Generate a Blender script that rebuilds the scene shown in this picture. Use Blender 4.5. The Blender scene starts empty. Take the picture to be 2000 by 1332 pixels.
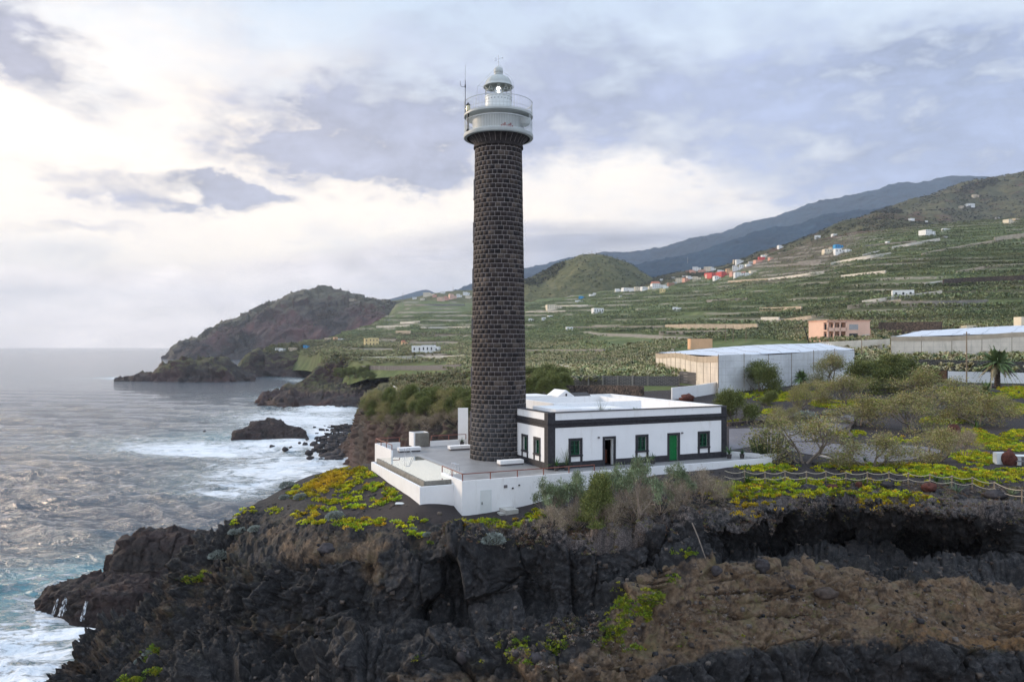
import bpy, math, random
import numpy as np
from mathutils import Vector, Matrix
from mathutils.bvhtree import BVHTree
random.seed(7); RNG = np.random.default_rng(11)
scene = bpy.context.scene
COL = scene.collection
F = 1556.0            # focal length in photo pixels (28 mm lens)
CZ = 41.0             # camera height above the sea
T = 31.3              # terrace level

# ---------------------------------------------------------------- camera
cam_d = bpy.data.cameras.new('camera'); cam = bpy.data.objects.new('camera', cam_d)
COL.objects.link(cam); scene.camera = cam
cam_d.sensor_width = 36; cam_d.lens = 36*F/2000.0
cam_d.shift_y = 0.005
cam_d.clip_start = 0.5; cam_d.clip_end = 80000
cam.location = (0, 0, CZ); cam.rotation_euler = (math.radians(90), 0, 0)

# ---------------------------------------------------------------- colour management
scene.view_settings.view_transform = 'Standard'; scene.view_settings.look = 'None'
scene.view_settings.gamma = 1.0; scene.view_settings.exposure = 0.48
scene.cycles.use_denoising = True
scene.cycles.max_bounces = 6; scene.cycles.diffuse_bounces = 3; scene.cycles.glossy_bounces = 3
scene.cycles.transparent_max_bounces = 8; scene.cycles.volume_bounces = 0
scene.cycles.sample_clamp_indirect = 4.0; scene.cycles.sample_clamp_direct = 12.0
scene.cycles.use_adaptive_sampling = True; scene.cycles.adaptive_threshold = 0.02
try: scene.cycles.use_light_tree = True
except Exception: pass

# ---------------------------------------------------------------- sun (low, veiled by the cloud, over the sea to the left)
SUN_AZ = math.radians(-62); SUN_EL = math.radians(17)     # azimuth from +Y towards +X
sd = bpy.data.lights.new('sun', 'SUN'); so = bpy.data.objects.new('sun', sd); COL.objects.link(so)
sd.energy = 2.6; sd.angle = math.radians(14); sd.color = (1.0, 0.79, 0.57)
sv = Vector((math.sin(SUN_AZ)*math.cos(SUN_EL), math.cos(SUN_AZ)*math.cos(SUN_EL), math.sin(SUN_EL)))
so.rotation_euler = sv.to_track_quat('Z', 'Y').to_euler()

# ---------------------------------------------------------------- node helpers
class NT:
    def __init__(s, tree): s.t = tree; s.n = tree.nodes; s.l = tree.links
    def node(s, typ, **kw):
        n = s.n.new(typ)
        for k, v in kw.items(): setattr(n, k, v)
        return n
    def put(s, sock, v):
        if isinstance(v, bpy.types.NodeSocket): s.l.new(v, sock)
        elif v is not None:
            if hasattr(sock.default_value, '__len__') and isinstance(v, (tuple, list)) and len(v) == 3 and len(sock.default_value) == 4: v = tuple(v)+(1,)
            sock.default_value = v
    def m(s, op, a, b=None, c=None, clamp=False):
        n = s.node('ShaderNodeMath', operation=op); n.use_clamp = clamp
        s.put(n.inputs[0], a)
        if b is not None: s.put(n.inputs[1], b)
        if c is not None: s.put(n.inputs[2], c)
        return n.outputs[0]
    def vm(s, op, a, b=None, sc=None):
        n = s.node('ShaderNodeVectorMath', operation=op)
        s.put(n.inputs[0], a)
        if b is not None: s.put(n.inputs[1], b)
        if sc is not None: s.put(n.inputs[3], sc)
        return n.outputs[1] if op in ('DOT_PRODUCT', 'LENGTH') else n.outputs[0]
    def mix(s, f, a, b, mode='MIX'):
        n = s.node('ShaderNodeMix', data_type='RGBA', blend_type=mode)
        s.put(n.inputs[0], f); s.put(n.inputs[6], a); s.put(n.inputs[7], b)
        return n.outputs[2]
    def noise(s, vec, scale, detail=4, rough=0.55, dist=0.0, color=False):
        n = s.node('ShaderNodeTexNoise'); s.put(n.inputs['Vector'], vec)
        n.inputs['Scale'].default_value = scale; n.inputs['Detail'].default_value = detail
        n.inputs['Roughness'].default_value = rough; n.inputs['Distortion'].default_value = dist
        return n.outputs['Color'] if color else n.outputs['Fac']
    def vor(s, vec, scale, feature='F1', out='Distance'):
        n = s.node('ShaderNodeTexVoronoi', feature=feature); s.put(n.inputs['Vector'], vec)
        n.inputs['Scale'].default_value = scale
        return n.outputs[out]
    def ramp(s, f, pts, interp='LINEAR'):
        n = s.node('ShaderNodeValToRGB'); n.color_ramp.interpolation = interp
        s.put(n.inputs[0], f); e = n.color_ramp.elements
        while len(e) < len(pts): e.new(0.5)
        for i, (p, c) in enumerate(pts):
            e[i].position = p; e[i].color = (c if len(c) == 4 else tuple(c)+(1,)) if hasattr(c, '__len__') else (c, c, c, 1)
        return n.outputs[0]
    def rng(s, f, a, b, c=0.0, d=1.0, smooth=False):
        n = s.node('ShaderNodeMapRange'); n.interpolation_type = 'SMOOTHSTEP' if smooth else 'LINEAR'
        s.put(n.inputs[0], f); n.inputs[1].default_value = a; n.inputs[2].default_value = b
        n.inputs[3].default_value = c; n.inputs[4].default_value = d
        return n.outputs[0]
    def xyz(s, v):
        n = s.node('ShaderNodeSeparateXYZ'); s.put(n.inputs[0], v); return n.outputs
    def comb(s, x, y, z):
        n = s.node('ShaderNodeCombineXYZ'); s.put(n.inputs[0], x); s.put(n.inputs[1], y); s.put(n.inputs[2], z); return n.outputs[0]
    def attr(s, name, out='Fac'):
        n = s.node('ShaderNodeAttribute', attribute_name=name); return n.outputs[out]
    def bump(s, h, strength=0.5, dist=0.1, normal=None):
        n = s.node('ShaderNodeBump'); s.put(n.inputs['Height'], h)
        n.inputs['Strength'].default_value = strength; n.inputs['Distance'].default_value = dist
        if normal is not None: s.put(n.inputs['Normal'], normal)
        return n.outputs[0]

def new_mat(name):
    m = bpy.data.materials.new(name); m.use_nodes = True
    t = NT(m.node_tree); t.n.clear()
    o = t.node('ShaderNodeOutputMaterial'); b = t.node('ShaderNodeBsdfPrincipled')
    t.l.new(b.outputs[0], o.inputs[0]); t.b = b
    t.pos = t.node('ShaderNodeNewGeometry').outputs['Position']
    t.obj = t.node('ShaderNodeTexCoord').outputs['Object']
    return m, t

def simple_mat(name, col, rough=0.7, var=0.12, scale=3.0, bump=0.0, bscale=20.0, metal=0.0, dirt=None, spec=0.3):
    m, t = new_mat(name)
    n1 = t.noise(t.pos, scale, 5, 0.6)
    k = t.rng(n1, 0.3, 0.7, 1-var, 1+var)
    c = t.mix(1.0, tuple(col), t.comb(k, k, k), 'MULTIPLY')
    if dirt:
        st = t.vm('MULTIPLY', t.pos, (1.0, 1.0, 0.25))
        d = t.rng(t.noise(st, dirt[1], 6, 0.7), dirt[2], dirt[2]+0.2)
        c = t.mix(t.m('MULTIPLY', d, dirt[3]), c, tuple(dirt[0]))
    t.put(t.b.inputs['Base Color'], c); t.b.inputs['Roughness'].default_value = rough
    t.b.inputs['Metallic'].default_value = metal
    t.b.inputs['Specular IOR Level'].default_value = spec
    if bump: t.put(t.b.inputs['Normal'], t.bump(t.noise(t.pos, bscale, 4), bump, 0.03))
    return m

# ---------------------------------------------------------------- sky: Nishita sky behind a broken deck of evening cloud
world = bpy.data.worlds.new('World'); scene.world = world; world.use_nodes = True
def build_world():
    t = NT(world.node_tree); t.n.clear()
    out = t.node('ShaderNodeOutputWorld'); bg = t.node('ShaderNodeBackground'); t.l.new(bg.outputs[0], out.inputs[0])
    sky = t.node('ShaderNodeTexSky', sky_type='NISHITA'); sky.sun_disc = False
    sky.sun_elevation = SUN_EL; sky.sun_rotation = SUN_AZ
    sky.air_density = 1.0; sky.dust_density = 1.5; sky.ozone_density = 1.2
    d = t.node('ShaderNodeTexCoord').outputs['Generated']
    x, y, z = t.xyz(d)
    az = t.m('ARCTAN2', x, y)                                     # radians, 0 = ahead, + = right
    el = t.m('ARCSINE', z)
    elc = t.m('MAXIMUM', el, 0.0)
    # coordinates on a flat cloud deck seen from below
    den = t.m('ADD', t.m('MAXIMUM', z, 0.0), 0.10)
    P = t.comb(t.m('DIVIDE', x, den), t.m('DIVIDE', y, den), 0.0)
    n_big = t.noise(P, 0.75, 6, 0.55, 0.4)
    n_med = t.noise(t.vm('ADD', P, (7.3, 2.1, 0)), 1.9, 7, 0.6, 0.5)
    D = t.comb(t.m('MULTIPLY', az, 1.0), t.m('MULTIPLY', el, 2.2), 0.0)
    n_dir = t.noise(D, 5.0, 8, 0.62, 0.3)
    n_fine = t.noise(t.vm('ADD', D, (3.3, 1.0, 2.0)), 13.0, 7, 0.62, 0.2)
    wob = t.node('ShaderNodeTexNoise'); t.put(wob.inputs['Vector'], t.vm('ADD', D, (9.0, 4.0, 1.0)))
    wob.inputs['Scale'].default_value = 7.0; wob.inputs['Detail'].default_value = 8.0; wob.inputs['Roughness'].default_value = 0.62
    wx, wy, wz = t.xyz(wob.outputs['Color'])
    azw = t.m('ADD', az, t.m('MULTIPLY', t.m('SUBTRACT', wx, 0.5), 0.26))
    elw = t.m('ADD', el, t.m('MULTIPLY', t.m('SUBTRACT', wy, 0.5), 0.15))
    def blob(px, py, w, h, tilt=0.0, soft=1.0):
        a0 = math.atan((px-1000)/F); e0 = math.atan((676-py)/F*math.cos(a0))
        w, h = w/F, h/F; c, s_ = math.cos(tilt), math.sin(tilt)
        dx = t.m('SUBTRACT', azw, a0); dy = t.m('SUBTRACT', elw, e0)
        u = t.m('ADD', t.m('MULTIPLY', dx, c/w), t.m('MULTIPLY', dy, s_/w))
        v = t.m('SUBTRACT', t.m('MULTIPLY', dy, c/h), t.m('MULTIPLY', dx, s_/h))
        r = t.m('ADD', t.m('MULTIPLY', u, u), t.m('MULTIPLY', v, v))
        return t.m('EXPONENT', t.m('MULTIPLY', t.m('POWER', r, 2.0), -0.8*soft))
    def total(lst):
        acc = None
        for (b, k) in lst:
            q = t.m('MULTIPLY', b, k)
            acc = q if acc is None else t.m('ADD', acc, q)
        return acc
    # --- clear/thin-cloud colour by direction: cream glow over the sea on the left, pale blue up and right
    glow = total([(blob(150, 340, 620, 270), 1.0), (blob(800, 400, 600, 140), 0.55), (blob(1250, 440, 330, 90, -0.1), 0.55)])
    glow = t.m('MINIMUM', t.m('MULTIPLY', glow, t.rng(n_dir, 0.34, 0.60, 0.50, 1.10)), 1.0)
    thin = t.mix(t.rng(el, 0.0, 0.42), (0.66, 0.62, 0.61), (0.47, 0.56, 0.67))
    thin = t.mix(glow, thin, (0.90, 0.80, 0.685))
    # --- grey violet clouds
    dens = total([
        (blob(60, 95, 150, 50, -0.40), 0.8), (blob(0, 60, 110, 50, -0.3), 0.3),
        (blob(640, 270, 230, 80, -0.12), 1.05), (blob(760, 330, 130, 34, -0.14), 0.7), (blob(520, 310, 120, 40, 0.0), 0.45),
        (blob(850, 235, 230, 85, -0.1), 0.8), (blob(1120, 270, 200, 60), 0.6), (blob(1060, 180, 240, 70), 0.5),
        (blob(330, 368, 210, 24, -0.10), 0.75), (blob(460, 385, 90, 22, -0.1), 0.5), (blob(60, 430, 150, 14), 0.4),
        (blob(1330, 320, 110, 26, 0.1), 0.5), (blob(1180, 120, 150, 50), 0.35),
        (blob(1700, 200, 420, 90, 0.04), 0.75), (blob(1850, 330, 360, 60, 0.08), 0.85), (blob(1500, 130, 260, 60, 0.1), 0.45),
        (blob(1950, 150, 260, 110), 0.5), (blob(1420, 395, 60, 20, 0.1), 0.35),
    ])
    dens = t.m('MULTIPLY', dens, t.rng(n_fine, 0.34, 0.60, 0.25, 1.2))
    field = t.m('ADD', t.rng(n_big, 0.45, 0.70, 0.0, 0.45), t.rng(n_dir, 0.46, 0.62, 0.0, 0.45))
    field = t.m('MULTIPLY', field, t.m('SUBTRACT', 1.0, t.m('MULTIPLY', glow, 0.75)))
    # low bank along the horizon
    top = t.m('ADD', t.rng(az, -0.45, 0.02, 0.095, 0.160, True), t.m('MULTIPLY', t.m('SUBTRACT', n_dir, 0.5), 0.05))
    bank = t.m('MULTIPLY', t.rng(t.m('SUBTRACT', top, el), -0.006, 0.020, 0.0, 1.0, True), t.rng(n_med, 0.25, 0.75, 0.82, 1.0))
    streak = t.noise(t.comb(t.m('MULTIPLY', az, 2.0), t.m('MULTIPLY', el, 26.0), 0.0), 2.4, 5, 0.55, 0.6)
    bank = t.m('MULTIPLY', bank, t.rng(streak, 0.35, 0.62, 0.74, 1.0))
    dd = t.m('ADD', dens, field)
    dd = t.m('MINIMUM', t.m('MAXIMUM', dd, bank), 1.0)
    dd = t.m('MAXIMUM', dd, 0.0)
    ccol = t.mix(t.rng(az, -0.5, 0.5), (0.235, 0.24, 0.30), (0.205, 0.25, 0.37))
    ccol = t.mix(t.m('MULTIPLY', t.rng(bank, 0.0, 0.5), t.rng(az, 0.05, -0.45)), ccol, (0.74, 0.66, 0.62))
    var = t.rng(t.m('ADD', t.m('MULTIPLY', n_fine, 0.5), t.m('MULTIPLY', n_dir, 0.5)), 0.38, 0.62, 0.84, 1.5)
    ccol = t.mix(1.0, ccol, t.comb(var, var, var), 'MULTIPLY')
    bk = t.m('SUBTRACT', 1.0, t.m('MULTIPLY', t.m('MULTIPLY', bank, t.rng(az, -0.12, 0.08)), 0.25))
    ccol = t.mix(1.0, ccol, t.comb(bk, bk, bk), 'MULTIPLY')
    col = t.mix(t.m('MULTIPLY', dd, 0.92), thin, ccol)
    # mix in the physical sky where the deck is thin
    skyc = t.mix(1.0, sky.outputs[0], (0.08, 0.08, 0.08), 'MULTIPLY')
    col = t.mix(t.m('MULTIPLY', t.m('SUBTRACT', 1.0, dd), 0.10), col, skyc)
    # overcast law: deck brightens towards the zenith, out of frame; behind the camera too
    zen = t.rng(el, 0.50, 1.1, 1.0, 1.7, True)
    back = t.rng(y, 0.35, -0.6, 1.0, 1.35, True)
    k = t.m('MULTIPLY', zen, back)
    col = t.mix(1.0, col, t.comb(k, k, k), 'MULTIPLY')
    below = t.rng(el, -0.02, -0.25)
    col = t.mix(below, col, (0.10, 0.12, 0.16))
    t.put(bg.inputs[0], col); bg.inputs[1].default_value = 1.18
build_world()
world.cycles.sampling_method = 'MANUAL'; world.cycles.sample_map_resolution = 512

# ---------------------------------------------------------------- noise in numpy
def _h(ix, iy, iz, s):
    h = (ix.astype(np.uint32)*np.uint32(374761393) + iy.astype(np.uint32)*np.uint32(668265263)
         + iz.astype(np.uint32)*np.uint32(2147483647-1640531) + np.uint32((s*69069+1) & 0xffffffff))
    h = (h ^ (h >> np.uint32(13)))*np.uint32(1274126177)
    h = (h ^ (h >> np.uint32(16)))*np.uint32(2246822519)
    return h ^ (h >> np.uint32(15))
def gnoise(P, s=0):
    f0 = np.floor(P); fr = P-f0; i = f0.astype(np.int64)
    u = fr*fr*fr*(fr*(fr*6-15)+10); out = 0
    for dx in (0, 1):
        wx = u[:, 0] if dx else 1-u[:, 0]
        for dy in (0, 1):
            wy = u[:, 1] if dy else 1-u[:, 1]
            for dz in (0, 1):
                wz = u[:, 2] if dz else 1-u[:, 2]
                h = _h(i[:, 0]+dx, i[:, 1]+dy, i[:, 2]+dz, s)
                gx = (h & np.uint32(1023))/511.5-1; gy = ((h >> np.uint32(10)) & np.uint32(1023))/511.5-1; gz = ((h >> np.uint32(20)) & np.uint32(1023))/511.5-1
                out = out + wx*wy*wz*(gx*(fr[:, 0]-dx)+gy*(fr[:, 1]-dy)+gz*(fr[:, 2]-dz))
    return out*1.25
def fbm(P, size, octv=4, s=0, rough=0.5, ridged=False):
    a, tot, out, Q = 1.0, 0.0, 0.0, P/size
    for o in range(octv):
        n = gnoise(Q+13.7*o, s+o)
        if ridged: n = 0.6-np.abs(n)*2.2
        out = out+a*n; tot += a; a *= rough; Q = Q*2.03
    return out/tot
def worley(P, size, s=0):
    Q = P/size; f0 = np.floor(Q).astype(np.int64); fr = Q-f0
    F1 = np.full(len(P), 9.0); F2 = np.full(len(P), 9.0); ID = np.zeros(len(P))
    for dx in (-1, 0, 1):
        for dy in (-1, 0, 1):
            for dz in (-1, 0, 1):
                h = _h(f0[:, 0]+dx, f0[:, 1]+dy, f0[:, 2]+dz, s)
                px = (h & np.uint32(1023))/1023.0; py = ((h >> np.uint32(10)) & np.uint32(1023))/1023.0; pz = ((h >> np.uint32(20)) & np.uint32(1023))/1023.0
                d = np.sqrt((dx+px-fr[:, 0])**2+(dy+py-fr[:, 1])**2+(dz+pz-fr[:, 2])**2)
                lt = d < F1
                F2 = np.where(lt, F1, np.minimum(F2, d)); ID = np.where(lt, (h >> np.uint32(7) & np.uint32(255))/255.0, ID)
                F1 = np.where(lt, d, F1)
    return F1, F2, ID

def facet(P, size, s=0):
    """broken rock: every cell is a randomly tilted plane with its own offset"""
    Q = P/size; f0 = np.floor(Q).astype(np.int64); fr = Q-f0
    F1 = np.full(len(P), 9.0); F2 = np.full(len(P), 9.0); val = np.zeros(len(P)); ID = np.zeros(len(P))
    for dx in (-1, 0, 1):
        for dy in (-1, 0, 1):
            for dz in (-1, 0, 1):
                h = _h(f0[:, 0]+dx, f0[:, 1]+dy, f0[:, 2]+dz, s)
                ax = dx+(h & np.uint32(1023))/1023.0-fr[:, 0]; ay = dy+((h >> np.uint32(10)) & np.uint32(1023))/1023.0-fr[:, 1]; az = dz+((h >> np.uint32(20)) & np.uint32(1023))/1023.0-fr[:, 2]
                d = np.sqrt(ax*ax+ay*ay+az*az); lt = d < F1
                h2 = h*np.uint32(2654435761); g1 = (h2 & np.uint32(255))/127.5-1; g2 = ((h2 >> np.uint32(8)) & np.uint32(255))/127.5-1; g3 = ((h2 >> np.uint32(16)) & np.uint32(255))/127.5-1; g0 = (h2 >> np.uint32(24))/127.5-1
                v = ax*g1+ay*g2+az*g3*0.7+0.45*g0
                F2 = np.where(lt, F1, np.minimum(F2, d)); F1 = np.where(lt, d, F1); val = np.where(lt, v, val); ID = np.where(lt, g0*0.5+0.5, ID)
    return val, F2-F1, ID

# ---------------------------------------------------------------- mesh helpers
def W(px, py, Y): return np.array(((px-1000)/F*Y, Y, CZ-(py-676)/F*Y))
def G(px, py, z):
    Y = (CZ-z)*F/(py-676); return W(px, py, Y)
def mesh_np(name, V, Q, mat, attrs=None, smooth=True, cattrs=None):
    me = bpy.data.meshes.new(name); V = np.asarray(V, dtype=np.float32); Q = np.asarray(Q, dtype=np.int32)
    n, k = Q.shape
    me.vertices.add(len(V)); me.vertices.foreach_set('co', V.ravel())
    me.loops.add(n*k); me.loops.foreach_set('vertex_index', Q.ravel())
    me.polygons.add(n); me.polygons.foreach_set('loop_start', np.arange(0, n*k, k, dtype=np.int32))
    me.polygons.foreach_set('loop_total', np.full(n, k, dtype=np.int32))
    if smooth: me.polygons.foreach_set('use_smooth', np.ones(n, dtype=bool))
    for a, v in (attrs or {}).items():
        at = me.attributes.new(a, 'FLOAT', 'POINT'); at.data.foreach_set('value', np.asarray(v, dtype=np.float32))
    for a, v in (cattrs or {}).items():
        c = np.ones((len(V), 4), dtype=np.float32); c[:, :3] = v
        at = me.attributes.new(a, 'FLOAT_COLOR', 'POINT'); at.data.foreach_set('color', c.ravel())
    me.materials.append(mat); me.update(); me.validate()
    return me
def link(name, me, parent=None):
    o = bpy.data.objects.new(name, me); COL.objects.link(o)
    if parent is not None: o.parent = parent
    return o
def tag(o, label=None, cat=None, group=None, kind=None):
    if label: o['label'] = label
    if cat: o['category'] = cat
    if group: o['group'] = group
    if kind: o['kind'] = kind
    return o
def thing(name, label, cat, loc=(0, 0, 0), rz=0.0, group=None):
    o = bpy.data.objects.new(name, None); COL.objects.link(o); o.empty_display_size = 0.3
    o.location = tuple(float(q) for q in loc); o.rotation_euler = (0, 0, rz)
    return tag(o, label, cat, group)
def copy_tree(o, parent=None):
    c = o.copy(); COL.objects.link(c)
    if parent is not None: c.parent = parent
    for ch in list(o.children): copy_tree(ch, c)
    return c
def grid_quads(nu, nv):
    a = (np.arange(nu-1)[:, None]*nv+np.arange(nv-1)[None, :]).ravel()
    return np.stack([a, a+nv, a+nv+1, a+1], 1)
def grid_normals(P):      # P (nu,nv,3)
    du = np.gradient(P, axis=0); dv = np.gradient(P, axis=1)
    n = np.cross(du, dv); n /= np.maximum(np.linalg.norm(n, axis=2, keepdims=True), 1e-9)
    return n
def pchip(x, y, xq):
    """monotone cubic through (x, y[k]) for vector data y (n, ...)"""
    x = np.asarray(x, float); y = np.asarray(y, float); h = np.diff(x); sh = (-1,)+(1,)*(y.ndim-1); h_ = h.reshape(sh)
    d = np.diff(y, axis=0)/h_; m = np.zeros_like(y)
    a, b = d[:-1], d[1:]; w1 = 2*h_[1:]+h_[:-1]; w2 = h_[1:]+2*h_[:-1]
    with np.errstate(divide='ignore', invalid='ignore'):
        mm = (w1+w2)/(w1/a+w2/b)
    m[1:-1] = np.where(a*b > 0, mm, 0); m[0] = d[0]; m[-1] = d[-1]
    i = np.clip(np.searchsorted(x, xq, side='right')-1, 0, len(x)-2)
    t = ((xq-x[i])/h[i]).reshape(sh); hh = h[i].reshape(sh)
    return (y[i]*(2*t**3-3*t**2+1)+m[i]*hh*(t**3-2*t**2+t)+y[i+1]*(-2*t**3+3*t**2)+m[i+1]*hh*(t**3-t**2))
def loft(prof, subs, pxs, zends=False):
    """prof: list of (px, [(py_or_z, Y), ...]) -> control surface; returns positions (nu,nv,3), px grid, row param grid"""
    cols = [p[0] for p in prof]
    A = []
    for px, pts in prof:
        A.append([(Y, (a if (a < 60 or (zends and k in (0, len(pts)-1))) else CZ-(a-676)/F*Y)) for k, (a, Y) in enumerate(pts)])
    A = np.array(A, float)                                  # ncol,K,2
    K = A.shape[1]
    B = pchip(cols, A, np.asarray(pxs, float))              # nu,K,2
    ts = np.concatenate([np.linspace(k, k+1, subs[k], endpoint=False) for k in range(K-1)]+[[K-1]])
    C_ = np.moveaxis(pchip(np.arange(K), np.moveaxis(B, 1, 0), ts), 0, 1)    # nu,nv,2
    PX = np.repeat(np.asarray(pxs, float)[:, None], len(ts), 1)
    X = (PX-1000)/F*C_[..., 0]
    return np.stack([X, C_[..., 0], C_[..., 1]], 2), PX, np.repeat(ts[None, :], len(pxs), 0)
def proj(P):
    Y = np.maximum(P[..., 1], 1e-3)
    return 1000+P[..., 0]/Y*F, 676-(P[..., 2]-CZ)/Y*F
def smooth01(x): x = np.clip(x, 0, 1); return x*x*(3-2*x)
def in_ell(px, py, cx, cy, rx, ry, tilt=0.0):
    dx, dy = px-cx, py-cy; c, s = math.cos(tilt), math.sin(tilt)
    return np.exp(-(((dx*c+dy*s)/rx)**2+((-dx*s+dy*c)/ry)**2))
TERRAIN = []      # (name, BVH) for putting things on the ground
def reg_bvh(name, V, Q):
    TERRAIN.append((name, BVHTree.FromPolygons([tuple(v) for v in V.tolist()], [tuple(q) for q in Q.tolist()])))
def hit(px, py, only=None):
    """the ground point seen at a photo pixel"""
    d = Vector(((px-1000)/F, 1.0, -(py-676)/F)); d.normalize(); o = Vector((0, 0, CZ)); best = None
    for n, b in TERRAIN:
        if only and n not in only: continue
        h = b.ray_cast(o, d)
        if h[0] is not None and (best is None or h[3] < best[1]): best = (h[0], h[3])
    return best[0] if best else None
def ground(x, y, default=None, only=None):
    best = None
    for n, b in TERRAIN:
        if only and n not in only: continue
        h = b.ray_cast(Vector((x, y, 3000)), Vector((0, 0, -1)))
        if h[0] is not None and (best is None or h[0].z > best): best = h[0].z
    return best if best is not None else default
# ================================================================ MATERIALS for land and sea
def mat_near():
    m, t = new_mat('lava_ground')
    e = t.attr('earth'); g = t.attr('crust'); s = t.attr('sand'); o = t.attr('ochre')
    n1 = t.noise(t.pos, 0.6, 8, 0.65); n2 = t.noise(t.pos, 3.5, 8, 0.7); n3 = t.noise(t.pos, 14.0, 5, 0.7)
    rock = t.ramp(n2, [(0.34, (0.006, 0.006, 0.007)), (0.52, (0.020, 0.020, 0.022)), (0.72, (0.072, 0.067, 0.066))])
    rock = t.mix(t.rng(n1, 0.5, 0.75, 0, 0.45), rock, (0.050, 0.040, 0.036))
    fresh = t.rng(t.vor(t.pos, 0.55, 'F1', 'Color'), 0.1, 0.9, 0.6, 1.25)
    rock = t.mix(1.0, rock, t.comb(fresh, fresh, fresh), 'MULTIPLY')
    earth = t.ramp(n2, [(0.30, (0.032, 0.021, 0.014)), (0.52, (0.135, 0.090, 0.055)), (0.76, (0.25, 0.18, 0.115))])
    crust = t.ramp(n3, [(0.35, (0.040, 0.034, 0.032)), (0.55, (0.14, 0.115, 0.105)), (0.72, (0.33, 0.29, 0.28))])
    sand = t.ramp(n3, [(0.3, (0.018, 0.014, 0.014)), (0.6, (0.034, 0.026, 0.026)), (0.8, (0.060, 0.046, 0.043))])
    ochre = t.ramp(n2, [(0.3, (0.09, 0.05, 0.022)), (0.7, (0.21, 0.115, 0.045))])
    c = t.mix(t.rng(t.m('ADD', e, t.m('MULTIPLY', t.m('SUBTRACT', n1, 0.5), 1.3)), 0.35, 0.65), rock, earth)
    oliv = t.noise(t.vm('ADD', t.pos, (31.0, 7.0, 3.0)), 0.9, 7, 0.68)
    c = t.mix(t.m('MULTIPLY', e, t.rng(oliv, 0.52, 0.66, 0.0, 0.75)), c, (0.115, 0.098, 0.045))
    c = t.mix(t.m('MULTIPLY', e, t.rng(oliv, 0.46, 0.36, 0.0, 0.85)), c, (0.026, 0.020, 0.018))
    c = t.mix(t.rng(t.m('ADD', o, t.m('MULTIPLY', t.m('SUBTRACT', n2, 0.5), 1.5)), 0.45, 0.9), c, ochre)
    c = t.mix(t.rng(t.m('ADD', s, t.m('MULTIPLY', t.m('SUBTRACT', n2, 0.5), 0.8)), 0.35, 0.6), c, sand)
    c = t.mix(t.rng(t.m('ADD', g, t.m('MULTIPLY', t.m('SUBTRACT', n2, 0.5), 2.0)), 0.5, 0.95), c, crust)
    nz = t.xyz(t.node('ShaderNodeNewGeometry').outputs['Normal'])[2]
    dust = t.m('MULTIPLY', t.rng(nz, 0.6, 0.95), t.rng(n2, 0.48, 0.62, 0.0, 0.40))
    c = t.mix(t.m('MULTIPLY', dust, t.m('SUBTRACT', 1.0, s)), c, (0.060, 0.047, 0.038))
    t.put(t.b.inputs['Base Color'], c); t.b.inputs['Roughness'].default_value = 0.85
    t.b.inputs['Specular IOR Level'].default_value = 0.35
    hgt = t.m('ADD', t.m('MULTIPLY', n2, 1.0), t.m('MULTIPLY', n3, 0.5))
    t.put(t.b.inputs['Normal'], t.bump(hgt, 0.7, 0.16))
    return m
def mat_coast(name, veg=0.5, red=0.3, s=0.02, dryg=False):
    m, t = new_mat(name)
    v = t.attr('veg')
    n1 = t.noise(t.pos, s, 7, 0.65); n2 = t.noise(t.pos, s*6, 7, 0.7)
    strata = t.noise(t.vm('MULTIPLY', t.pos, (0.3, 0.3, 3.0)), s*4, 5, 0.6)
    rock = t.ramp(n2, [(0.3, (0.014, 0.013, 0.015)), (0.55, (0.045, 0.038, 0.036)), (0.8, (0.10, 0.085, 0.075))])
    rock = t.mix(t.rng(strata, 0.5, 0.7, 0, 0.32), rock, (0.09, 0.055, 0.040))
    rock = t.mix(t.m('MULTIPLY', t.rng(n1, 0.43, 0.56), red), rock, (0.105, 0.050, 0.048))
    green = t.ramp(n2, [(0.3, (0.05, 0.048, 0.035)), (0.6, (0.105, 0.098, 0.07)), (0.85, (0.17, 0.15, 0.11))]) if dryg else t.ramp(n2, [(0.3, (0.036, 0.038, 0.018)), (0.6, (0.082, 0.078, 0.036)), (0.85, (0.14, 0.115, 0.06))])
    nz = t.xyz(t.node('ShaderNodeNewGeometry').outputs['Normal'])[2]
    f = t.m('MULTIPLY', t.rng(nz, 0.35, 0.75), t.rng(n1, 0.30, 0.55, 0.35, 1.0))
    f = t.m('MINIMUM', t.m('ADD', t.m('MULTIPLY', f, veg), v), 1.0)
    f = t.m('MULTIPLY', f, t.rng(t.xyz(t.pos)[2], 4.0, 11.0))
    f = t.rng(t.m('ADD', f, t.m('MULTIPLY', t.m('SUBTRACT', n2, 0.5), 1.0)), 0.3, 0.65)
    c = t.mix(f, rock, green)
    t.put(t.b.inputs['Base Color'], c); t.b.inputs['Roughness'].default_value = 0.9
    t.b.inputs['Specular IOR Level'].default_value = 0.2
    t.put(t.b.inputs['Normal'], t.bump(n2, 0.8, 1.2))
    return m
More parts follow.
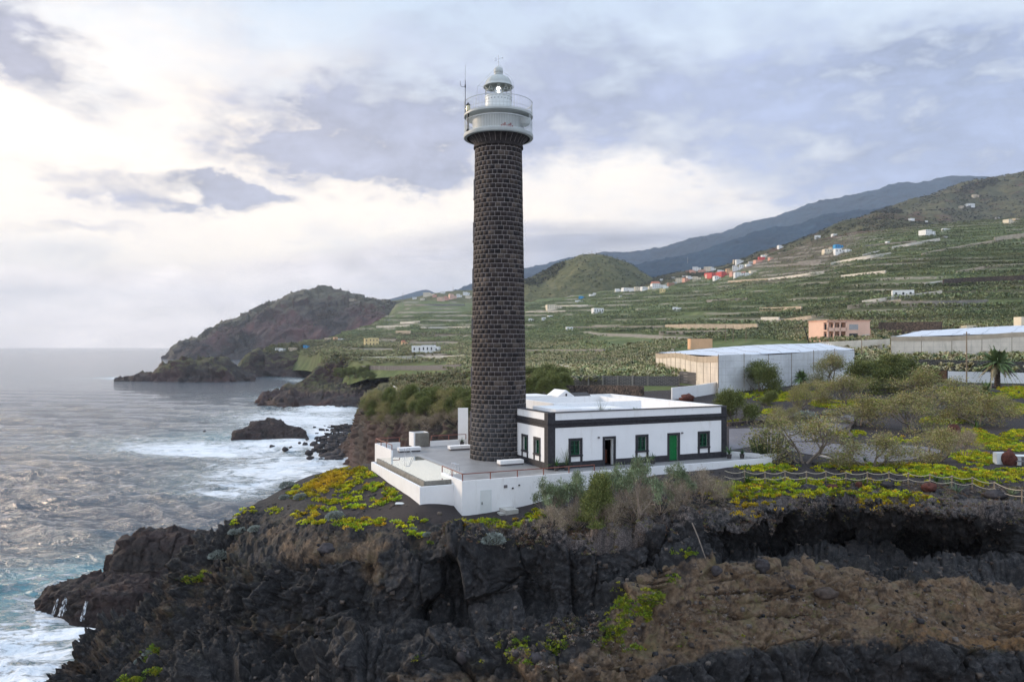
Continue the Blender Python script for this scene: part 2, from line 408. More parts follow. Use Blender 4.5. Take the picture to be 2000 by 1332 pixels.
def mat_slope():
    m, t = new_mat('hillside_ground')
    dry = t.attr('dry')
    n1 = t.noise(t.pos, 0.006, 6, 0.6); n2 = t.noise(t.pos, 0.05, 8, 0.7); n3 = t.noise(t.pos, 0.4, 5, 0.7)
    green = t.ramp(n2, [(0.3, (0.055, 0.075, 0.030)), (0.55, (0.11, 0.135, 0.055)), (0.8, (0.19, 0.19, 0.09))])
    brown = t.ramp(n2, [(0.3, (0.045, 0.038, 0.022)), (0.6, (0.11, 0.088, 0.055)), (0.8, (0.20, 0.17, 0.12))])
    f = t.rng(t.m('ADD', dry, t.m('MULTIPLY', t.m('SUBTRACT', n1, 0.5), 1.6)), 0.3, 0.75)
    c = t.mix(f, green, brown)
    c = t.mix(t.attr('wallc'), c, t.mix(n3, (0.15, 0.13, 0.11), (0.36, 0.31, 0.25)))
    c = t.mix(t.attr('red'), c, (0.12, 0.045, 0.035))
    t.put(t.b.inputs['Base Color'], c); t.b.inputs['Roughness'].default_value = 0.95
    t.b.inputs['Specular IOR Level'].default_value = 0.1
    t.put(t.b.inputs['Normal'], t.bump(n2, 0.6, 2.0))
    return m
M_NEAR = mat_near(); M_COAST = mat_coast('coast_rock', 0.62, 0.3, 0.02); M_HEAD = mat_coast('headland_rock', 0.28, 1.0, 0.004, True)
M_LOWROCK = mat_coast('sea_rock', 0.0, 0.15, 0.15); M_SLOPE = mat_slope()

LANDS = {}
def land(name, prof, subs, pxs, mat, dispf, zends=False, reg=True, flat=False):
    P, PX, TS = loft(prof, subs, pxs, zends)
    N = grid_normals(P)
    if N[..., 2].mean() < 0: N = -N
    nu, nv = PX.shape
    P2, at = dispf(P, N, PX, TS)
    LANDS[name] = P2
    V = P2.reshape(-1, 3)
    Q = grid_quads(nu, nv)
    me = mesh_np(name, V, Q, mat, {k: v.ravel() for k, v in at.items()}, smooth=not flat)
    o = link(name, me); tag(o, kind='structure')
    if reg:
        st = max(1, int(reg)) if not isinstance(reg, bool) else 2
        Ps = P2[::st, ::st]; reg_bvh(name, Ps.reshape(-1, 3), grid_quads(Ps.shape[0], Ps.shape[1]))
    return o, P2, PX, TS

# ================================================================ NEAR LAVA HEADLAND (with overhanging cliff)
L0 = [(2400, 30)]
near = [
 (-260, [(3000,26),(2600,30),(2400,33),(2200,36),(2100,38),(2050,40),(2000,42),(1900,44),(1800,47),(1750,50),(11,53),(6,56),(2,62),(-4,68)]),
 (0,    [(2600,28),(2200,35),(2000,39),(1800,43),(1700,46),(1640,48),(1570,50),(1510,52.5),(1460,54.5),(1425,57),(12.5,59.5),(7.5,62),(2,68),(-4,74)]),
 (90,   [(2400,30),(2000,38),(1850,42),(1700,46),(1600,49),(1560,50.5),(1500,52),(1440,54.5),(1390,56.5),(1340,59),(13,61.5),(8,64),(2,70),(-4,76)]),
 (160,  [(2400,30),(1900,38),(1700,43),(1550,47),(1480,50),(1440,51.5),(1400,53.5),(1350,56),(1300,58.5),(1268,61),(14,63.5),(8,67),(2,73),(-4,80)]),
 (250,  [(2400,30),(1800,39),(1600,44),(1450,49),(1400,51),(1370,52.5),(1340,54),(1300,56.5),(1250,59),(1210,62),(16,65),(9,69),(2,76),(-4,83)]),
 (330,  [(2400,30),(1700,40),(1500,46),(1400,49.5),(1350,51.5),(1320,53),(1290,55),(1245,57.5),(1200,60),(1152,63),(19,67),(10,72),(3,80),(-4,88)]),
 (415,  [(2400,30),(1600,41),(1400,46.5),(1340,49),(1300,51),(1270,53),(1240,54.5),(1180,57),(1100,60),(1042,62.5),(24,66),(14,72),(4,80),(-4,88)]),
 (470,  [(2400,30),(1600,41),(1400,46),(1342,48.5),(1310,50.5),(1270,52.6),(1238,54),(1165,56),(1080,59),(1020,62.5),(996,64.5),(20,71),(6,80),(-4,88)]),
 (520,  [(2400,30),(1600,41),(1400,45.5),(1345,48),(1320,49.5),(1270,52),(1235,53),(1150,55),(1060,58),(1000,63),(972,66.5),(22,71),(8,79),(-4,88)]),
 (620,  [(2400,30),(1600,40.5),(1400,44.5),(1340,46),(1295,47.5),(1260,50.5),(1180,51.5),(1110,52.5),(1055,54.5),(985,61),(927,71),(28,75),(10,82),(-4,92)]),
 (720,  [(2400,30),(1600,40),(1400,43),(1340,44.5),(1270,46.5),(1230,49.5),(1160,50.5),(1085,51.5),(1045,54),(985,60),(917,69),(905,74),(15,84),(-4,95)]),
 (820,  [(2400,30),(1600,39.5),(1400,42.5),(1330,44),(1255,46.5),(1200,49.5),(1130,50),(1065,51.3),(1030,54),(984,56.7),(30.3,66),(30.3,78),(15,90),(0,105)]),
 (920,  [(2400,30),(1600,39),(1400,42),(1320,44),(1235,46.5),(1180,49.5),(1120,50),(1058,51),(1030,53.5),(1011,55.9),(30.4,66),(30.5,80),(29,92),(20,110)]),
 (1020, [(2200,31),(1600,38),(1400,41.5),(1310,43.5),(1212,46.5),(1165,49.3),(1115,49.8),(1055,50.8),(1020,53.8),(998,57),(30.5,66),(30.7,85),(31,110),(31.5,135)]),
 (1120, [(2200,31),(1600,37),(1400,40.5),(1315,42.5),(1235,45.5),(1180,48),(1125,48.5),(1068,49.2),(1030,53),(972,58.5),(30.6,66),(31,85),(31.5,110),(32.2,140)]),
 (1220, [(2200,32),(1550,37.5),(1370,42),(1260,44.5),(1165,46.5),(1130,48.5),(1105,48.8),(1068,49.5),(1010,54.5),(948,60.5),(30.7,68),(31.1,85),(31.6,110),(32.6,142)]),
 (1300, [(2200,32),(1480,39.5),(1320,43.5),(1215,46),(1105,48),(1085,49.5),(1070,49.8),(1045,50.5),(1000,55),(930,62),(30.9,69),(31.1,87),(31.8,112),(33,145)]),
 (1380, [(2200,32),(1440,42),(1285,45),(1200,47),(1100,49.3),(1075,52),(1055,52),(1030,52),(985,57),(922,64),(31.0,71),(31.2,88),(31.8,115),(33.4,148)]),
 (1460, [(2200,32),(1425,43.5),(1275,45.5),(1195,47.5),(1098,50),(1080,56),(1048,54.5),(1022,52.8),(980,57.5),(915,65.2),(31.1,74),(31.2,88),(31.7,117),(33.9,150)]),
 (1540, [(2200,33),(1420,44.5),(1270,46),(1190,48.3),(1100,51),(1070,60),(1037,57),(997,54.3),(965,58.5),(912,66),(31.1,75),(31.2,89),(31.8,118),(34.1,152)]),
 (1640, [(2200,33),(1420,45),(1268,46.5),(1190,49),(1102,52),(1066,62),(1026,59.5),(985,56.9),(960,60.5),(915,66.5),(31.0,76),(31.2,92),(32.5,119),(34.4,154)]),
 (1740, [(2200,33),(1420,45),(1268,46.5),(1195,48.7),(1118,51),(1074,61),(1034,58.5),(990,56),(962,60),(918,66),(31.0,76),(31.2,93),(32.6,120),(34.4,155)]),
 (1840, [(2200,33),(1430,44.5),(1275,46),(1200,48.2),(1124,50.5),(1078,60),(1044,57),(1003,54.8),(968,59),(922,65.5),(30.8,76),(31.1,93),(32.5,120),(34.3,155)]),
 (1920, [(2200,33),(1430,44),(1280,45.7),(1205,47.5),(1137,49.5),(1084,57),(1052,56),(1008,54.5),(972,58.5),(925,65),(30.7,76),(31,92),(32.3,120),(34.2,155)]),
 (2000, [(2200,32),(1440,43.5),(1285,45.3),(1210,47),(1145,49.5),(1090,53),(1060,53.5),(1012,54),(975,58),(928,64.5),(30.5,76),(31,92),(32.2,120),(34.1,155)]),
 (2500, [(2200,28),(1500,40),(1330,42),(1260,44),(1190,46),(1130,49),(1100,49.5),(1050,50),(1010,54),(960,60),(30.2,72),(30.8,90),(32.0,120),(34.1,155)]),
]
# material keys per row (sparse): (earth, crust, sand, ochre, amp)
def near_attr(px, py, ts):
    e = np.zeros_like(px); g = np.zeros_like(px); s = np.zeros_like(px); o = np.zeros_like(px)
    right = smooth01((px-1120)/120.0)
    slope = smooth01((ts-1.85)/0.5)*smooth01((4.15-ts)/0.3)
    e += slope*right*1.0
    e += smooth01((ts-1.2)/1.0)*smooth01((3.6-ts)/0.6)*smooth01((px-640)/220)*(1-right)*0.5
    e += in_ell(px, py, 560, 1230, 130, 30)*0.45 + in_ell(px, py, 640, 1080, 110, 26)*0.2 + in_ell(px, py, 720, 1120, 30, 60)*0.6+in_ell(px, py, 330, 1290, 60, 60)*0.3
    o += slope*right*(0.10+0.35*smooth01((px-1650)/200)*smooth01((py-1120)/80)) + in_ell(px, py, 1720, 1120, 160, 30)*0.35
    o += smooth01((py-1225)/40)*smooth01((1290-py)/30)*right*0.38
    o += in_ell(px, py, 400, 1180, 60, 18, -0.2)*0.5
    e *= 1-0.30*smooth01((px-1480)/250)
    top = smooth01((ts-7.0)/0.4)
    g += smooth01((ts-6.7)/0.35)*smooth01((8.3-ts)/0.6)*smooth01((px-860)/120)*0.62
    g += in_ell(px, py, 1200, 1060, 120, 30)*0.35 + slope*right*0.12
    g += top*smooth01((8.6-ts)/0.8)*smooth01((px-1380)/80)*0.18
    s += top*smooth01((ts-7.9)/0.6)*smooth01((px-560)/120)
    e += top*(1-smooth01((ts-8.6)/0.5))*0.35
    return e, g, s, o
def disp_near(P, N, PX, TS):
    V = P.reshape(-1, 3); px = PX.ravel(); ts = TS.ravel(); n = N.reshape(-1, 3)
    qx, qy = proj(V)
    e, g, s, o = near_attr(px, qy, ts)
    plate = smooth01((ts-7.05)/0.9)*smooth01((px-380)/150)
    rocky = 1-plate
    slope = smooth01((ts-1.85)/0.4)*smooth01((4.2-ts)/0.4)*smooth01((px-1120)/120)
    cliff = rocky*(1-0.72*slope)
    wV = V+np.stack([gnoise(V/3.0, 91), gnoise(V/3.0, 92), gnoise(V/3.0, 93)], 1)*0.8
    hgt = (V[:, 2]-24.0)/5.0
    c1, e1, i1 = facet(wV*np.array([1.0, 1.0, 0.36]), 2.9, 3)          # tall joints
    c2, e2, i2 = facet(wV*np.array([1.0, 1.0, 0.65]), 0.95, 8)
    c3, e3, i3 = facet(wV*np.array([1.0, 1.0, 1.25]), 0.38, 9)
    big = fbm(V, 8.0, 4, 21, 0.5)
    rid = fbm(V*np.array([1.0, 1.0, 0.6]), 1.4, 5, 31, 0.6, True)
    bed = fbm(V*np.array([0.16, 0.16, 1.0]), 0.55, 4, 35, 0.55)          # horizontal bedding
    crack = np.exp(-(e1/0.035)**2)*(i1 > 0.35)
    d = cliff*(1.15*big+1.25*c1+0.50*c2+0.20*c3+0.12*rid+0.24*bed-0.45*crack)
    stone = np.maximum(i2-0.80, 0)*5*smooth01(e2/0.25); stone3 = np.maximum(i3-0.78, 0)*4.5*smooth01(e3/0.2)
    ledge_ = np.abs(fbm(V*np.array([0.10, 0.10, 1.0]), 1.1, 4, 44, 0.55))
    d += slope*(1.25*fbm(V, 4.5, 4, 40, 0.5)+0.50*fbm(V, 1.3, 5, 41, 0.6)+0.30*stone+0.13*stone3-0.75*np.exp(-(ledge_/0.035)**2)*smooth01(fbm(V, 5, 2, 46)*3+0.4)+0.06*c3)
    # boulder-strewn black lava left of the cliff
    rub = smooth01((700-px)/150)*smooth01((ts-4.0)/1.0)*rocky
    d += rub*(0.25*fbm(V, 2.2, 4, 55, 0.6)+0.20*fbm(V, 0.8, 3, 56, 0.6, True)+0.22*c2+0.16*c3)
    d += plate*(0.10*fbm(V, 4.0, 3, 61, 0.5)+0.03*fbm(V, 0.5, 3, 62))+smooth01((ts-7.0)/0.5)*smooth01((760-px)/80)*smooth01((qy-985)/40)*(0.16*c3+0.20*c2+0.12*fbm(V, 0.7, 4, 64, 0.6))
    edge = smooth01((ts-6.8)/0.3)*smooth01((8.7-ts)/0.8)
    d += edge*(0.28*fbm(V, 0.9, 4, 71, 0.6)+0.22*c2+0.10*c3)
    # the shelf far left
    d = d*np.where(ts > 11.5, 0.6, 1.0)
    nn = n.copy()
    # plateau pushes straight up only
    up = np.array([0, 0, 1.0]); w = plate[:, None]; nn = nn*(1-w)+up*w
    V2 = V+nn*d[:, None]
    # keep ground under the buildings low
    sh = PX.shape
    return V2.reshape(P.shape), dict(earth=np.clip(e, 0, 1).reshape(sh), crust=np.clip(g, 0, 1).reshape(sh), sand=np.clip(s, 0, 1).reshape(sh), ochre=np.clip(o, 0, 1).reshape(sh))
pxs = np.concatenate([np.arange(-260, -20, 8), np.arange(-20, 2030, 2.2), np.arange(2032, 2500, 8), [2500]])
near_o, NEAR_P, NEAR_PX, NEAR_TS = land('lava_headland', near, [14, 34, 44, 52, 34, 34, 30, 34, 40, 36, 30, 26, 22], pxs, M_NEAR, disp_near, flat=True)

# ================================================================ LOW LEDGE AND COLUMNAR ROCK AT SEA LEVEL (left)
ledge = [
 (70,  [(-3,123),(-3,124),(-2,126),(-2,128),(-2,131),(-3,133),(-3,136),(-3,140)]),
 (92,  [(-3,124.5),(0,125.5),(1169,125.3),(1158,127),(1150,129.5),(0.5,132),(-1,136),(-3,142)]),
 (140, [(-3,120),(0,121.5),(1164,121.8),(1150,125),(1134,130),(1.2,134),(-1,138),(-3,145)]),
 (200, [(-3,117),(0,118.8),(1160,119.8),(1143,124),(1122,130),(2.0,135),(-1,140),(-3,147)]),
 (225, [(-3,117),(0,118.6),(1160,119.6),(1143,124),(1118,131.0),(1078,134),(1070,139),(-3,149)]),
 (255, [(-3,118),(0,119.6),(1158,120.5),(1142,124),(1122,130.5),(1055,133.5),(1045,140),(-3,150)]),
 (300, [(-3,122),(0,124),(1160,124.6),(1140,127),(1124,130),(1045,134),(1036,141),(-3,152)]),
 (350, [(-3,125),(1,128),(1155,128),(1140,129.5),(1126,131),(1045,135),(1038,142),(-3,153)]),
 (400, [(-3,125),(1,128),(1155,129),(1140,130),(1126,132),(1050,136),(1042,143),(-3,154)]),
 (470, [(-3,126),(1,129),(1150,129),(1136,131),(1110,133),(1060,137),(1050,144),(-3,155)]),
]
def disp_ledge(P, N, PX, TS):
    V = P.reshape(-1, 3); n = N.reshape(-1, 3); ts = TS.ravel(); px = PX.ravel()
    w = smooth01((ts-0.2)/0.6)*smooth01((6.8-ts)/0.4)
    col = smooth01((ts-3.7)/0.5)*smooth01((px-205)/25)
    c1, e1, i1 = facet(V*np.array([1, 1, 0.22]), 2.2, 5)
    c2, e2, i2 = facet(V*np.array([1, 1, 1.8]), 1.5, 6)
    d = w*((0.5+0.7*col)*c1-0.35*col*np.exp(-(e1/0.06)**2)+0.45*(1-col)*c2+0.15*c2+0.8*fbm(V, 5, 4, 77, 0.55))
    return (V+n*d[:, None]).reshape(P.shape), dict(veg=np.zeros(PX.shape))
land('low_lava_ledge', ledge, [6, 14, 24, 24, 30, 26, 14], np.arange(70, 470, 2.2), M_LOWROCK, disp_ledge, reg=2)

# ================================================================ COAST BEYOND
def disp_generic(amp, size, seed, cell=0.0, csize=10.0, zs=1.0, vegf=None, fade=0.25):
    def f(P, N, PX, TS):
        V = P.reshape(-1, 3); n = N.reshape(-1, 3); ts = TS.ravel(); px = PX.ravel(); K = ts.max()
        w = smooth01(ts/fade)
        d = amp*fbm(V, size, 6, seed, 0.58)
        if cell:
            c1, e1, i1 = facet(V*np.array([1, 1, zs]), csize, seed+3); c2, e2, i2 = facet(V*np.array([1, 1, 1.2]), csize*0.42, seed+4)
            d = d+cell*(c1+0.4*c2)
        V2 = V+n*(w*d)[:, None]
        veg = vegf(px, proj(V2)[1], ts) if vegf else np.zeros_like(ts)
        return V2.reshape(P.shape), dict(veg=veg.reshape(PX.shape))
    return f
# far sea cliff mountain on the left
head = [
 (320, [(-5,2440),(-5,2450),(-4,2460),(-4,2470),(-4,2480),(-5,2600),(-5,2800)]),
 (340, [(-5,2430),(0,2440),(12,2450),(684,2470),(684,2500),(680,2600),(-5,3000)]),
 (372, [(-5,2410),(0,2420),(680,2440),(668,2470),(660,2520),(662,2650),(-5,3000)]),
 (400, [(-5,2400),(0,2410),(676,2430),(660,2470),(646,2540),(648,2700),(-5,3000)]),
 (450, [(-5,2380),(0,2390),(672,2420),(650,2470),(629,2560),(628,2750),(0,3200)]),
 (500, [(-5,2360),(0,2370),(668,2410),(638,2470),(614,2580),(612,2800),(20,3300)]),
 (545, [(-5,2350),(0,2360),(665,2400),(630,2470),(594,2600),(588,2850),(40,3400)]),
 (600, [(-5,2340),(0,2350),(662,2390),(625,2470),(585,2600),(577,2880),(60,3500)]),
 (640, [(-5,2330),(0,2340),(660,2380),(620,2460),(582,2600),(573,2880),(80,3500)]),
 (700, [(-5,2320),(0,2330),(655,2370),(622,2440),(590,2600),(583,2880),(100,3500)]),
 (740, [(-5,2300),(5,2310),(650,2350),(625,2420),(600,2560),(590,2860),(120,3500)]),
 (775, [(-5,2250),(10,2260),(640,2300),(632,2360),(612,2520),(598,2860),(140,3500)]),
 (830, [(-5,2200),(20,2210),(640,2250),(636,2300),(620,2500),(602,2860),(140,3500)]),
]
land('far_headland', head, [4, 26, 30, 30, 22, 8], np.arange(320, 830, 2.0), M_HEAD,
     disp_generic(34, 150, 101, 20, 80, 0.5, vegf=lambda px, py, ts: 0.4*smooth01((ts-3.0)/1.0)), zends=True, reg=3)
# rocky peninsula with flat green top
pen = [
 (225, [(-3,925),(-3,930),(-2,935),(-2,940),(-3,950),(-3,960)]),
 (255, [(-3,920),(0,926),(738,930),(736,940),(0,960),(-3,970)]),
 (300, [(-3,915),(0,922),(731,930),(727,950),(0,980),(-3,990)]),
 (318, [(-3,915),(0,922),(722,930),(712,950),(3,985),(-3,1000)]),
 (345, [(-3,905),(0,912),(712,930),(703,955),(6,1000),(-3,1015)]),
 (380, [(-3,900),(0,908),(712,930),(702,960),(8,1010),(-3,1030)]),
 (440, [(-3,900),(0,908),(710,930),(699,965),(8,1020),(-3,1035)]),
 (452, [(-3,905),(0,912),(722,930),(712,960),(4,1010),(-3,1030)]),
 (470, [(-3,915),(0,922),(730,935),(722,955),(2,990),(-3,1010)]),
 (500, [(-3,925),(0,930),(733,940),(728,955),(2,980),(-3,1000)]),
]
land('peninsula', pen, [4, 20, 22, 14, 6], np.arange(225, 500, 1.6), M_COAST, disp_generic(6, 40, 111, 5, 16, 0.6), reg=2)
# the cove cliffs
coveA = [
 (455, [(-3,980),(0,985),(2,990),(4,1000),(3,1030),(0,1060),(-3,1100)]),
 (475, [(-3,1040),(0,1045),(716,1060),(708,1075),(8,1120),(0,1160),(-3,1200)]),
 (500, [(-3,1060),(0,1070),(705,1085),(692,1100),(28,1160),(12,1250),(-3,1400)]),
 (540, [(-3,1060),(0,1070),(704,1090),(684,1110),(676,1180),(30,1400),(0,1700)]),
 (600, [(-3,1050),(0,1060),(704,1090),(686,1110),(670,1180),(40,1400),(20,1900)]),
 (660, [(-3,1030),(0,1040),(708,1070),(690,1100),(668,1180),(50,1400),(40,1900)]),
 (720, [(-3,900),(2,920),(708,1000),(692,1060),(668,1180),(55,1400),(59.5,1900)]),
 (800, [(0,800),(10,820),(706,900),(690,1000),(668,1180),(59,1400),(59.5,1900)]),
]
land('cove_cliff', coveA, [4, 26, 26, 24, 12, 8], np.arange(455, 800, 1.8), M_COAST,
     disp_generic(9, 50, 121, 5, 20, 0.5, vegf=lambda px, py, ts: 0.75*smooth01((ts-2.6)/0.8)+0.3*smooth01((px-600)/60)), reg=2)
coveB = [
 (500, [(-3,548),(-3,550),(-3,556),(-3,570),(-3,600),(-3,620),(-3,640),(-3,700)]),
 (516, [(-3,548),(0,556),(771,563),(770,575),(0,600),(-3,620),(-3,640),(-3,700)]),
 (535, [(-3,530),(0,538),(784,542),(774,560),(770,590),(-2,620),(-3,650),(-3,700)]),
 (560, [(-3,520),(0,528),(784,536),(770,570),(758,610),(0,650),(-3,700),(-3,750)]),
 (600, [(-3,518),(0,526),(783,536),(766,575),(748,630),(738,645),(2,700),(-3,760)]),
 (630, [(-3,515),(0,524),(782,535),(764,580),(746,640),(712,655),(708,690),(20,800)]),
 (680, [(-3,515),(0,524),(782,535),(764,580),(748,620),(706,645),(697,690),(27,850)]),
 (740, [(-3,515),(0,524),(780,535),(764,570),(745,600),(706,630),(697,690),(28,850)]),
 (820, [(-3,515),(0,524),(778,535),(762,560),(742,590),(706,620),(697,690),(28,850)]),
 (940, [(-3,500),(5,510),(770,525),(760,550),(742,590),(706,620),(697,690),(28,850)]),
]
land('cove_shelf', coveB, [4, 16, 20, 26, 26, 14, 6], np.arange(500, 940, 1.8), M_COAST,
     disp_generic(4.5, 26, 131, 3.4, 10, 0.5, vegf=lambda px, py, ts: 0.9*smooth01((ts-5.0)/0.5)*smooth01((px-610)/30)), reg=2)
# the nearer promontory whose rim is hung with shrubs
prom = [
 (655, [(-3,285),(-3,290),(-3,297),(-3,305),(-3,320),(-3,340),(-3,360)]),
 (680, [(-3,275),(0,280),(3,283),(870,290),(860,305),(0,320),(-3,340)]),
 (696, [(-3,245),(0,252),(8,258),(830,266),(822,285),(0,310),(-3,330)]),
 (715, [(-3,200),(2,210),(12,218),(800,226),(782,240),(773,275),(10,330)]),
 (740, [(-3,176),(8,186),(18,192),(806,200),(775,212),(765,260),(24,330)]),
 (800, [(5,160),(10,172),(20,178),(810,184),(776,195),(764,260),(28,330)]),
 (860, [(10,150),(14,160),(22,166),(812,174),(778,185),(764,260),(30,330)]),
 (920, [(16,140),(18,150),(26,156),(815,160),(780,172),(764,250),(31,330)]),
 (1000,[(26,125),(28,135),(29,140),(30.5,146),(31.5,160),(32.0,250),(33,330)]),
 (1110,[(29,115),(29.5,125),(30,130),(31,140),(31.8,160),(32.5,250),(33,330)]),
]
land('shrub_promontory', prom, [4, 20, 34, 30, 20, 12], np.arange(655, 1110, 1.8), M_COAST,
     disp_generic(2.6, 12, 141, 1.6, 4.0, 0.45, vegf=lambda px, py, ts: 0.9*smooth01((ts-3.6)/0.4)), reg=2)
# black rock in the surf
sk = [
 (450, [(-3,352),(-3,354),(-2,357),(-2,360),(-3,372),(-3,380)]),
 (462, [(-3,348),(0,352),(841,356),(840,360),(0,372),(-3,380)]),
 (480, [(-3,350),(0,355),(838,359),(836,364),(0,376),(-3,384)]),
 (498, [(-3,352),(0,357),(832,363),(826,370),(1,382),(-3,390)]),
 (520, [(-3,352),(0,358),(830,364),(820,373),(2,386),(-3,394)]),
 (545, [(-3,352),(0,358),(832,364),(823,373),(2,386),(-3,394)]),
 (570, [(-3,352),(0,358),(840,363),(834,372),(1,384),(-3,392)]),
 (590, [(-3,354),(0,359),(840,363),(835,370),(0,380),(-3,388)]),
 (604, [(-3,356),(-3,359),(-2,363),(-2,368),(-3,378),(-3,388)]),
]
land('surf_rock', sk, [3, 14, 16, 12, 4], np.arange(450, 605, 1.5), M_LOWROCK, disp_generic(1.8, 9, 151, 1.3, 4.5, 0.8), reg=False)

# ================================================================ CULTIVATED HILLSIDE
hill = [
 (520, [(0,1180),(690,1200),(686,1240),(683,1290),(681,1340),(680,1400),(12,1500),(4,1650),(-6,1800)]),
 (600, [(10,1000),(684,1080),(680,1130),(676,1180),(673,1250),(670,1330),(668,1420),(20,1600),(0,1900)]),
 (660, [(10,640),(698,700),(692,800),(685,900),(676,1000),(668,1150),(660,1300),(654,1500),(10,1950)]),
 (720, [(18,560),(704,600),(697,700),(690,780),(679,900),(668,1080),(652,1350),(636,1750),(20,2300)]),
 (780, [(22,500),(705,560),(698,640),(689,750),(677,900),(658,1150),(635,1500),(608,2000),(590,2500)]),
 (850, [(26,420),(707,500),(700,580),(689,720),(674,900),(652,1150),(625,1550),(600,2000),(588,2500)]),
 (940, [(30,230),(730,290),(712,380),(694,550),(673,750),(648,1050),(622,1450),(602,1850),(590,2300)]),
 (1030,[(31,150),(735,200),(715,300),(698,430),(675,640),(648,900),(622,1250),(600,1600),(584,2100)]),
 (1140,[(32,150),(733,190),(713,280),(692,400),(667,580),(640,820),(612,1150),(590,1500),(573,1950)]),
 (1250,[(32.5,150),(730,185),(708,260),(684,370),(657,530),(630,740),(602,1050),(578,1420),(560,1800)]),
 (1380,[(33,150),(728,180),(704,240),(678,330),(650,460),(618,660),(585,960),(560,1350),(537,1750)]),
 (1500,[(33.3,150),(725,178),(700,235),(672,315),(640,440),(602,640),(562,930),(527,1300),(500,1700)]),
 (1600,[(33.5,150),(722,176),(697,225),(668,285),(632,400),(588,580),(545,850),(505,1200),(470,1600)]),
 (1700,[(33.7,150),(720,174),(694,222),(664,275),(622,380),(575,550),(528,800),(482,1150),(447,1550)]),
 (1850,[(33.8,150),(718,172),(692,215),(655,275),(612,375),(565,520),(515,760),(468,1080),(436,1500)]),
 (2000,[(33.9,150),(716,170),(690,210),(648,280),(604,380),(556,520),(506,750),(456,1080),(424,1450)]),
 (2400,[(33.9,150),(712,168),(680,210),(635,280),(588,380),(538,520),(485,750),(432,1080),(395,1400)]),
]
def disp_hill(P, N, PX, TS):
    V = P.reshape(-1, 3).copy(); px = PX.ravel(); ts = TS.ravel()
    Y = V[:, 1]
    w = smooth01(ts/0.5)
    V[:, 2] += w*fbm(V*np.array([1, 1, 0]), 160, 4, 171, 0.5)*np.clip(Y/90, 0, 9)
    # cultivation terraces: steps following the contours
    step = 3.8+0.0030*Y
    q = V[:, 2]/step+0.35*fbm(V*np.array([1, 1, 0]), 90, 3, 181)
    fr = q-np.floor(q)
    saw = np.where(fr < 0.80, fr*0.50/0.80, 0.50+(fr-0.80)/0.20*0.50)
    global HILL_FR, HILL_BAND; HILL_FR = fr.reshape(PX.shape); HILL_BAND = np.floor(q).reshape(PX.shape)
    tw = smooth01((ts-0.9)/0.5)*smooth01((Y-170)/80)
    V[:, 2] += tw*(saw-fr)*step
    wall = smooth01((fr-0.82)/0.05)*tw
    pick = gnoise(np.stack([V[:, 0]/70, V[:, 1]/90, np.floor(q)*1.7], 1), 191)
    global HILL_PICK; HILL_PICK = pick.reshape(PX.shape)
    wallc = wall*np.clip((pick+0.06)*4, 0.0, 0.9)*smooth01((Y-300)/200)
    X = V[:, 0]
    qx, qy = proj(V)
    dry = 0.25+0.55*in_ell(qx, qy, 1580, 480, 180, 50, -0.45)+0.5*in_ell(qx, qy, 1650, 640, 250, 22)+0.5*in_ell(qx, qy, 830, 680, 160, 30)
    dry += 0.35*smooth01((qx-1500)/200)*smooth01((640-qy)/60)*0.4
    red = 0.8*in_ell(qx, qy, 1690, 445, 70, 10)*(fbm(V, 60, 3, 7) > -0.1)
    sh = PX.shape
    return V.reshape(P.shape), dict(dry=dry.reshape(sh), wallc=wallc.reshape(sh), red=red.reshape(sh))
hill_o, HILL_P, HILL_PX, HILL_TS = land('cultivated_hillside', hill, [6, 24, 50, 70, 80, 90, 90, 60], np.concatenate([np.arange(520, 2020, 3.2), np.arange(2024, 2400, 12)]), M_SLOPE, disp_hill, reg=1)

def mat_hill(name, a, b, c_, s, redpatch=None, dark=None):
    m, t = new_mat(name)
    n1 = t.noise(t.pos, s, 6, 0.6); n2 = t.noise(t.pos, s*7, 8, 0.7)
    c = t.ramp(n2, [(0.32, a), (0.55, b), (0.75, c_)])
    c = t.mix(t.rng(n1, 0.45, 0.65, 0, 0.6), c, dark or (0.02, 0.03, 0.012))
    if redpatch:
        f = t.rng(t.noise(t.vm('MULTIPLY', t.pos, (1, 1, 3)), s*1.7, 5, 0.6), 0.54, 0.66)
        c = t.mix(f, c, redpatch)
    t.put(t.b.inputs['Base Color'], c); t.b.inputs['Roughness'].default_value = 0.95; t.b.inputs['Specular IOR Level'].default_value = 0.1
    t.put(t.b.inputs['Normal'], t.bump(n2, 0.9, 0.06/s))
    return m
M_CONE = mat_hill('grass_hill', (0.06, 0.068, 0.028), (0.13, 0.125, 0.055), (0.24, 0.19, 0.10), 0.005, dark=(0.05, 0.06, 0.028))
M_BROWN = mat_hill('scrub_hill', (0.045, 0.050, 0.022), (0.11, 0.10, 0.048), (0.20, 0.165, 0.09), 0.006, (0.11, 0.055, 0.042))
M_MOUNT = mat_hill('forest_haze_blue', (0.008, 0.032, 0.060), (0.014, 0.050, 0.092), (0.026, 0.072, 0.118), 0.0012, dark=(0.008, 0.028, 0.055))  # blue of distant haze painted into the forest colour, on top of the haze volume
def disp_up(amp, size, seed, ridged=False, fine=0.0, fsize=20):
    def f(P, N, PX, TS):
        V = P.reshape(-1, 3).copy(); w = smooth01(TS.ravel()/0.5)
        V[:, 2] += w*amp*fbm(V*np.array([1, 1, 0.3]), size, 7, seed, 0.5, ridged)
        if fine: V[:, 2] += w*fine*np.maximum(gnoise(V/fsize, seed+5), -0.2)
        return V.reshape(P.shape), {}
    return f
